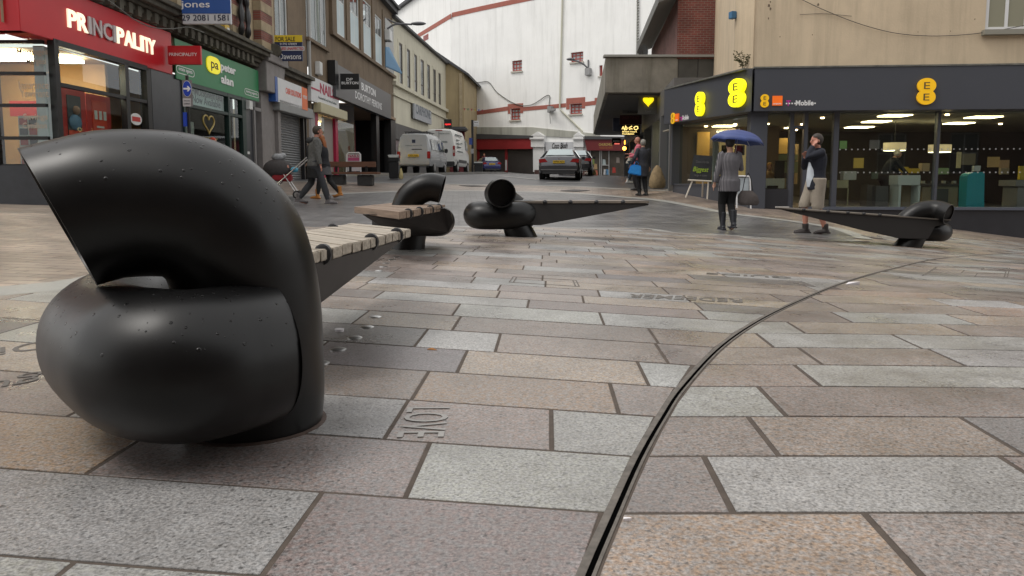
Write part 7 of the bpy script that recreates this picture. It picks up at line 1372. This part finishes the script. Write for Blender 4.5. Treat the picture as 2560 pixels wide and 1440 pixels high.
# white van
x0=(1098-1280)/F*43.6
t=vehicle('white_van','tall white panel van parked beyond the silver van',x0,43.9,math.radians(6.5),[(0,.45,.7,.75,.86,.84),(.05,.42,1.4,2.42,.90,.76),(.3,.42,1.4,2.50,.91,.78),(3.6,.42,1.4,2.50,.91,.78),(4.4,.42,1.35,2.1,.90,.75),(5.0,.45,1.15,1.25,.88,.78),(5.4,.5,.85,.95,.78,.7)],1.82,WPT,(.95,4.4),.35)
lbox(t,'door_gap',DPL,(-.006,-.004,.75),(.006,.06,2.35));lbox(t,'rear_bumper',DPL,(-.9,-.1,.42),(.9,.06,.66),.03);lbox(t,'roof_lamp',TL,(-.2,.02,2.40),(.2,.08,2.45))
loctext(t,'WINDOWS & DOORS',MC['grey_letter'],.0,.62,2.20,2.27,.02);loctext(t,'01656 770008A',MC['grey_letter'],-.1,.5,1.72,1.82,.01,.02);lbox(t,'strip',DPL,(.05,-.003,1.22),(.45,.02,1.25))
for s in (-1,1): lbox(t,'tail_light',TL,(s*.86-.06,-.03,.95),(s*.86+.06,.12,1.55),.02);lbox(t,'light_inset',mat('clear_lens',(.5,.4,.35),.3),(s*.86-.045,-.035,1.15),(s*.86+.045,-.029,1.32))
lbox(t,'side_trim',DPL,(.905,1.3,.62),(.925,3.9,.80));lpoly(t,'side_window',CG,[(.905,3.7,1.42),(.905,4.5,1.42),(.84,4.2,2.0),(.83,3.75,2.05)],(.014,0,0))
for j,(a,b,z_) in enumerate(((.6,2.8,2.2),(.8,1.6,1.9),(.8,1.7,1.7),(.8,1.9,1.5),(.8,2.6,1.25),(2.1,2.6,1.75))): lbox(t,'side_writing',MC['grey_letter'],(.88 if z_<1.4 else .79+(2.5-z_)*.11,a,z_),(.93 if z_<1.4 else .84+(2.5-z_)*.11,b,z_+.04))
# saloon and cars
def car(label,x,y,hd,paint,L_=4.8,W_=1.84,H_=1.45,plate='CF05 BMW'[:5]+'XJU',sc=1.,glass=CG,hatch=False):
    k=W_/1.84;h=H_/1.45
    st=[(0,.38,.55,.6,.84*k,.78*k),(.06,.34,.85*h,.93*h,.88*k,.72*k),(.14,.30,.92*h,1.03*h,.90*k,.70*k),(.75,.28,.95*h,1.08*h,.915*k,.70*k),(1.45,.27,.95*h,1.40*h,.92*k,.60*k),(2.2,.27,.95*h,1.45*h,.92*k,.62*k),(2.9,.27,.95*h,1.40*h,.92*k,.60*k),(3.6,.28,.93*h,1.02*h,.91*k,.68*k),(4.4,.3,.80*h,.86*h,.88*k,.66*k),(4.75,.36,.6,.66*h,.76*k,.6*k)]
    if hatch: st=[(0,.38,.55,.6,.80*k,.74*k),(.06,.34,.85*h,.93*h,.86*k,.70*k),(.25,.3,.95*h,1.02*h,.90*k,.68*k),(.8,.28,.95*h,1.38*h,.91*k,.58*k),(1.6,.27,.95*h,1.45*h,.92*k,.62*k),(2.3,.27,.95*h,1.40*h,.92*k,.60*k),(3.0,.28,.93*h,1.02*h,.91*k,.68*k),(3.7,.3,.80*h,.86*h,.86*k,.66*k),(3.95,.36,.6,.66*h,.74*k,.6*k)]
    t=vehicle('parked_car',label,x,y,hd,st,W_,paint,(.95,3.8) if not hatch else (.7,3.15),.33)
    a0,a1=(.80,1.42) if not hatch else (.28,.78);z0,z1=(1.10*h,1.38*h) if not hatch else (1.05*h,1.36*h)
    lpoly(t,'rear_window',mat('rear_glass_pale',(.38,.45,.46),.12),[(-.63*k,a0,z0),(.63*k,a0,z0),(.52*k,a1,z1),(-.52*k,a1,z1)],(0,-.03,.03))
    for s in (-1,1):
        lpoly(t,'side_window',CG,[(s*.90*k,a0+.35,.99*h),(s*.90*k,(3.35 if not hatch else 2.7),.99*h),(s*.66*k,2.75 if not hatch else 2.1,1.34*h),(s*.66*k,a1+.1,1.34*h)],(s*.02,0,.01))
        lpoly(t,'tail_light',TL,[(s*.50*k,.075,.80*h),(s*.88*k,.08,.76*h),(s*.90*k,.08,.92*h),(s*.62*k,.075,.95*h)],(0,-.05,0));lbox(t,'wing_mirror',MC['bin_black'],(min(s*.93,s*1.08)*k,3.0 if not hatch else 2.5,.98*h),(max(s*.93,s*1.08)*k,3.15 if not hatch else 2.65,1.12*h),.02)
    lbox(t,'bumper',paint,(-.86*k,-.06,.40),(.86*k,.08,.62),.05);lbox(t,'lower_valance',DPL,(-.72*k,-.065,.28),(.72*k,.05,.41));lbox(t,'number_plate',YP,(-.26,-.035,.74*h),(.26,.06,.86*h));loctext(t,plate,TXB,-.22,.22,.765*h,.835*h,-.037,.02);lbox(t,'badge',RIM,(-.03,.04,.93*h),(.03,.10,.98*h))
    return t
t=car('dark grey saloon car seen from behind on the road before the white hall',(1396-1280)/F*34,34,math.radians(7),GRP_);lbox(t,'aerial',BLK,(-.02,1.7,1.45),(.02,1.95,1.53));lbox(t,'chrome_strip',RIM,(-.8,-.075,.44),(.8,-.06,.465));
car('dark car mostly hidden in front of the grey saloon, one red lamp showing',(1436-1280)/F*42,42,math.radians(7),mat('black_car_paint',(.015,.015,.017),.3,coat=.6),plate='')if 0 else car('dark car mostly hidden in front of the grey saloon',(1436-1280)/F*42,42,math.radians(7),mat('black_car_paint',(.015,.015,.017),.3,coat=.6),plate='CK04 DVL')
car('small dark blue hatchback parked by the red shutters of the white hall',(1231-1280)/F*65,65,math.radians(-14),BLP,W_=1.62,plate='CU51 LLP',hatch=True)
cx=(1211-1280)/F*67.5;person('ginger haired person standing behind the dark blue hatchback',cx,67.5,(0,-1),1.68,top=fab('red_coat',(.3,.03,.02)),bot=fab('black_trousers',(.008,.008,.01)),shoe=MC['black_shoe'],hair=MC['ginger_hair'],fem=True)
# kerb and road marks
K=[(-7.,34.5),(-5.2,35.2),(-3.6,36.5),(-2.2,39.5),(-1.2,44),(-.4,50)]
KB=offset(K,.15);mb=MB();A=resamp(smooth([(a,b) for a,b in K],40)[:,:2],60);B=offset(A,.16);za=gzv(A[:,0],A[:,1]);n=60
mb.add(np.vstack([np.c_[A,za+.10],np.c_[B,za+.10],np.c_[A,za-.05],np.c_[B,za-.05]]),[(i,i+1,n+i+1,n+i) for i in range(n-1)]+[(i,i+1,2*n+i+1,2*n+i) for i in range(n-1)]+[(n+i,n+i+1,3*n+i+1,3*n+i) for i in range(n-1)])
mb.build('kerb',mat('kerb_stone',(.28,.27,.25),.7,var=.2),kind='structure',sm=False)
DM=mat('worn_white_paint',(.45,.44,.42),.7,var=.3,vs=3)
band('road_marking',DM,[(-.8,37.5),(1.0,34.2)],[(-.55,37.5),(1.25,34.2)],12,1,.0);band('road_marking',DM,[(3.4,31.5),(1.4,30.8)],[(3.4,31.7),(1.4,31.0)],12,1,.0)
DKC=mat('dark_cover',(.05,.048,.045),.6)
for px_,py_,lab in ((1438,477,'dark diamond access cover in the paving in front of the grey saloon'),(1182,465,'dark flat access cover in the paving in front of the bus stop')):
    p=hit(px_,py_);g=gz(p[0],p[1]);mb=MB();mb.prism([(p[0]-.5,p[1],gz(p[0]-.5,p[1])+.004),(p[0],p[1]-.45,gz(p[0],p[1]-.45)+.004),(p[0]+.5,p[1],gz(p[0]+.5,p[1])+.004),(p[0],p[1]+.45,gz(p[0],p[1]+.45)+.004)],[(p[0]-.5,p[1],gz(p[0]-.5,p[1])+.012),(p[0],p[1]-.45,gz(p[0],p[1]-.45)+.012),(p[0]+.5,p[1],gz(p[0]+.5,p[1])+.012),(p[0],p[1]+.45,gz(p[0],p[1]+.45)+.012)]);tag(mb.build('access_cover',DKC,sm=False),lab,'manhole cover')
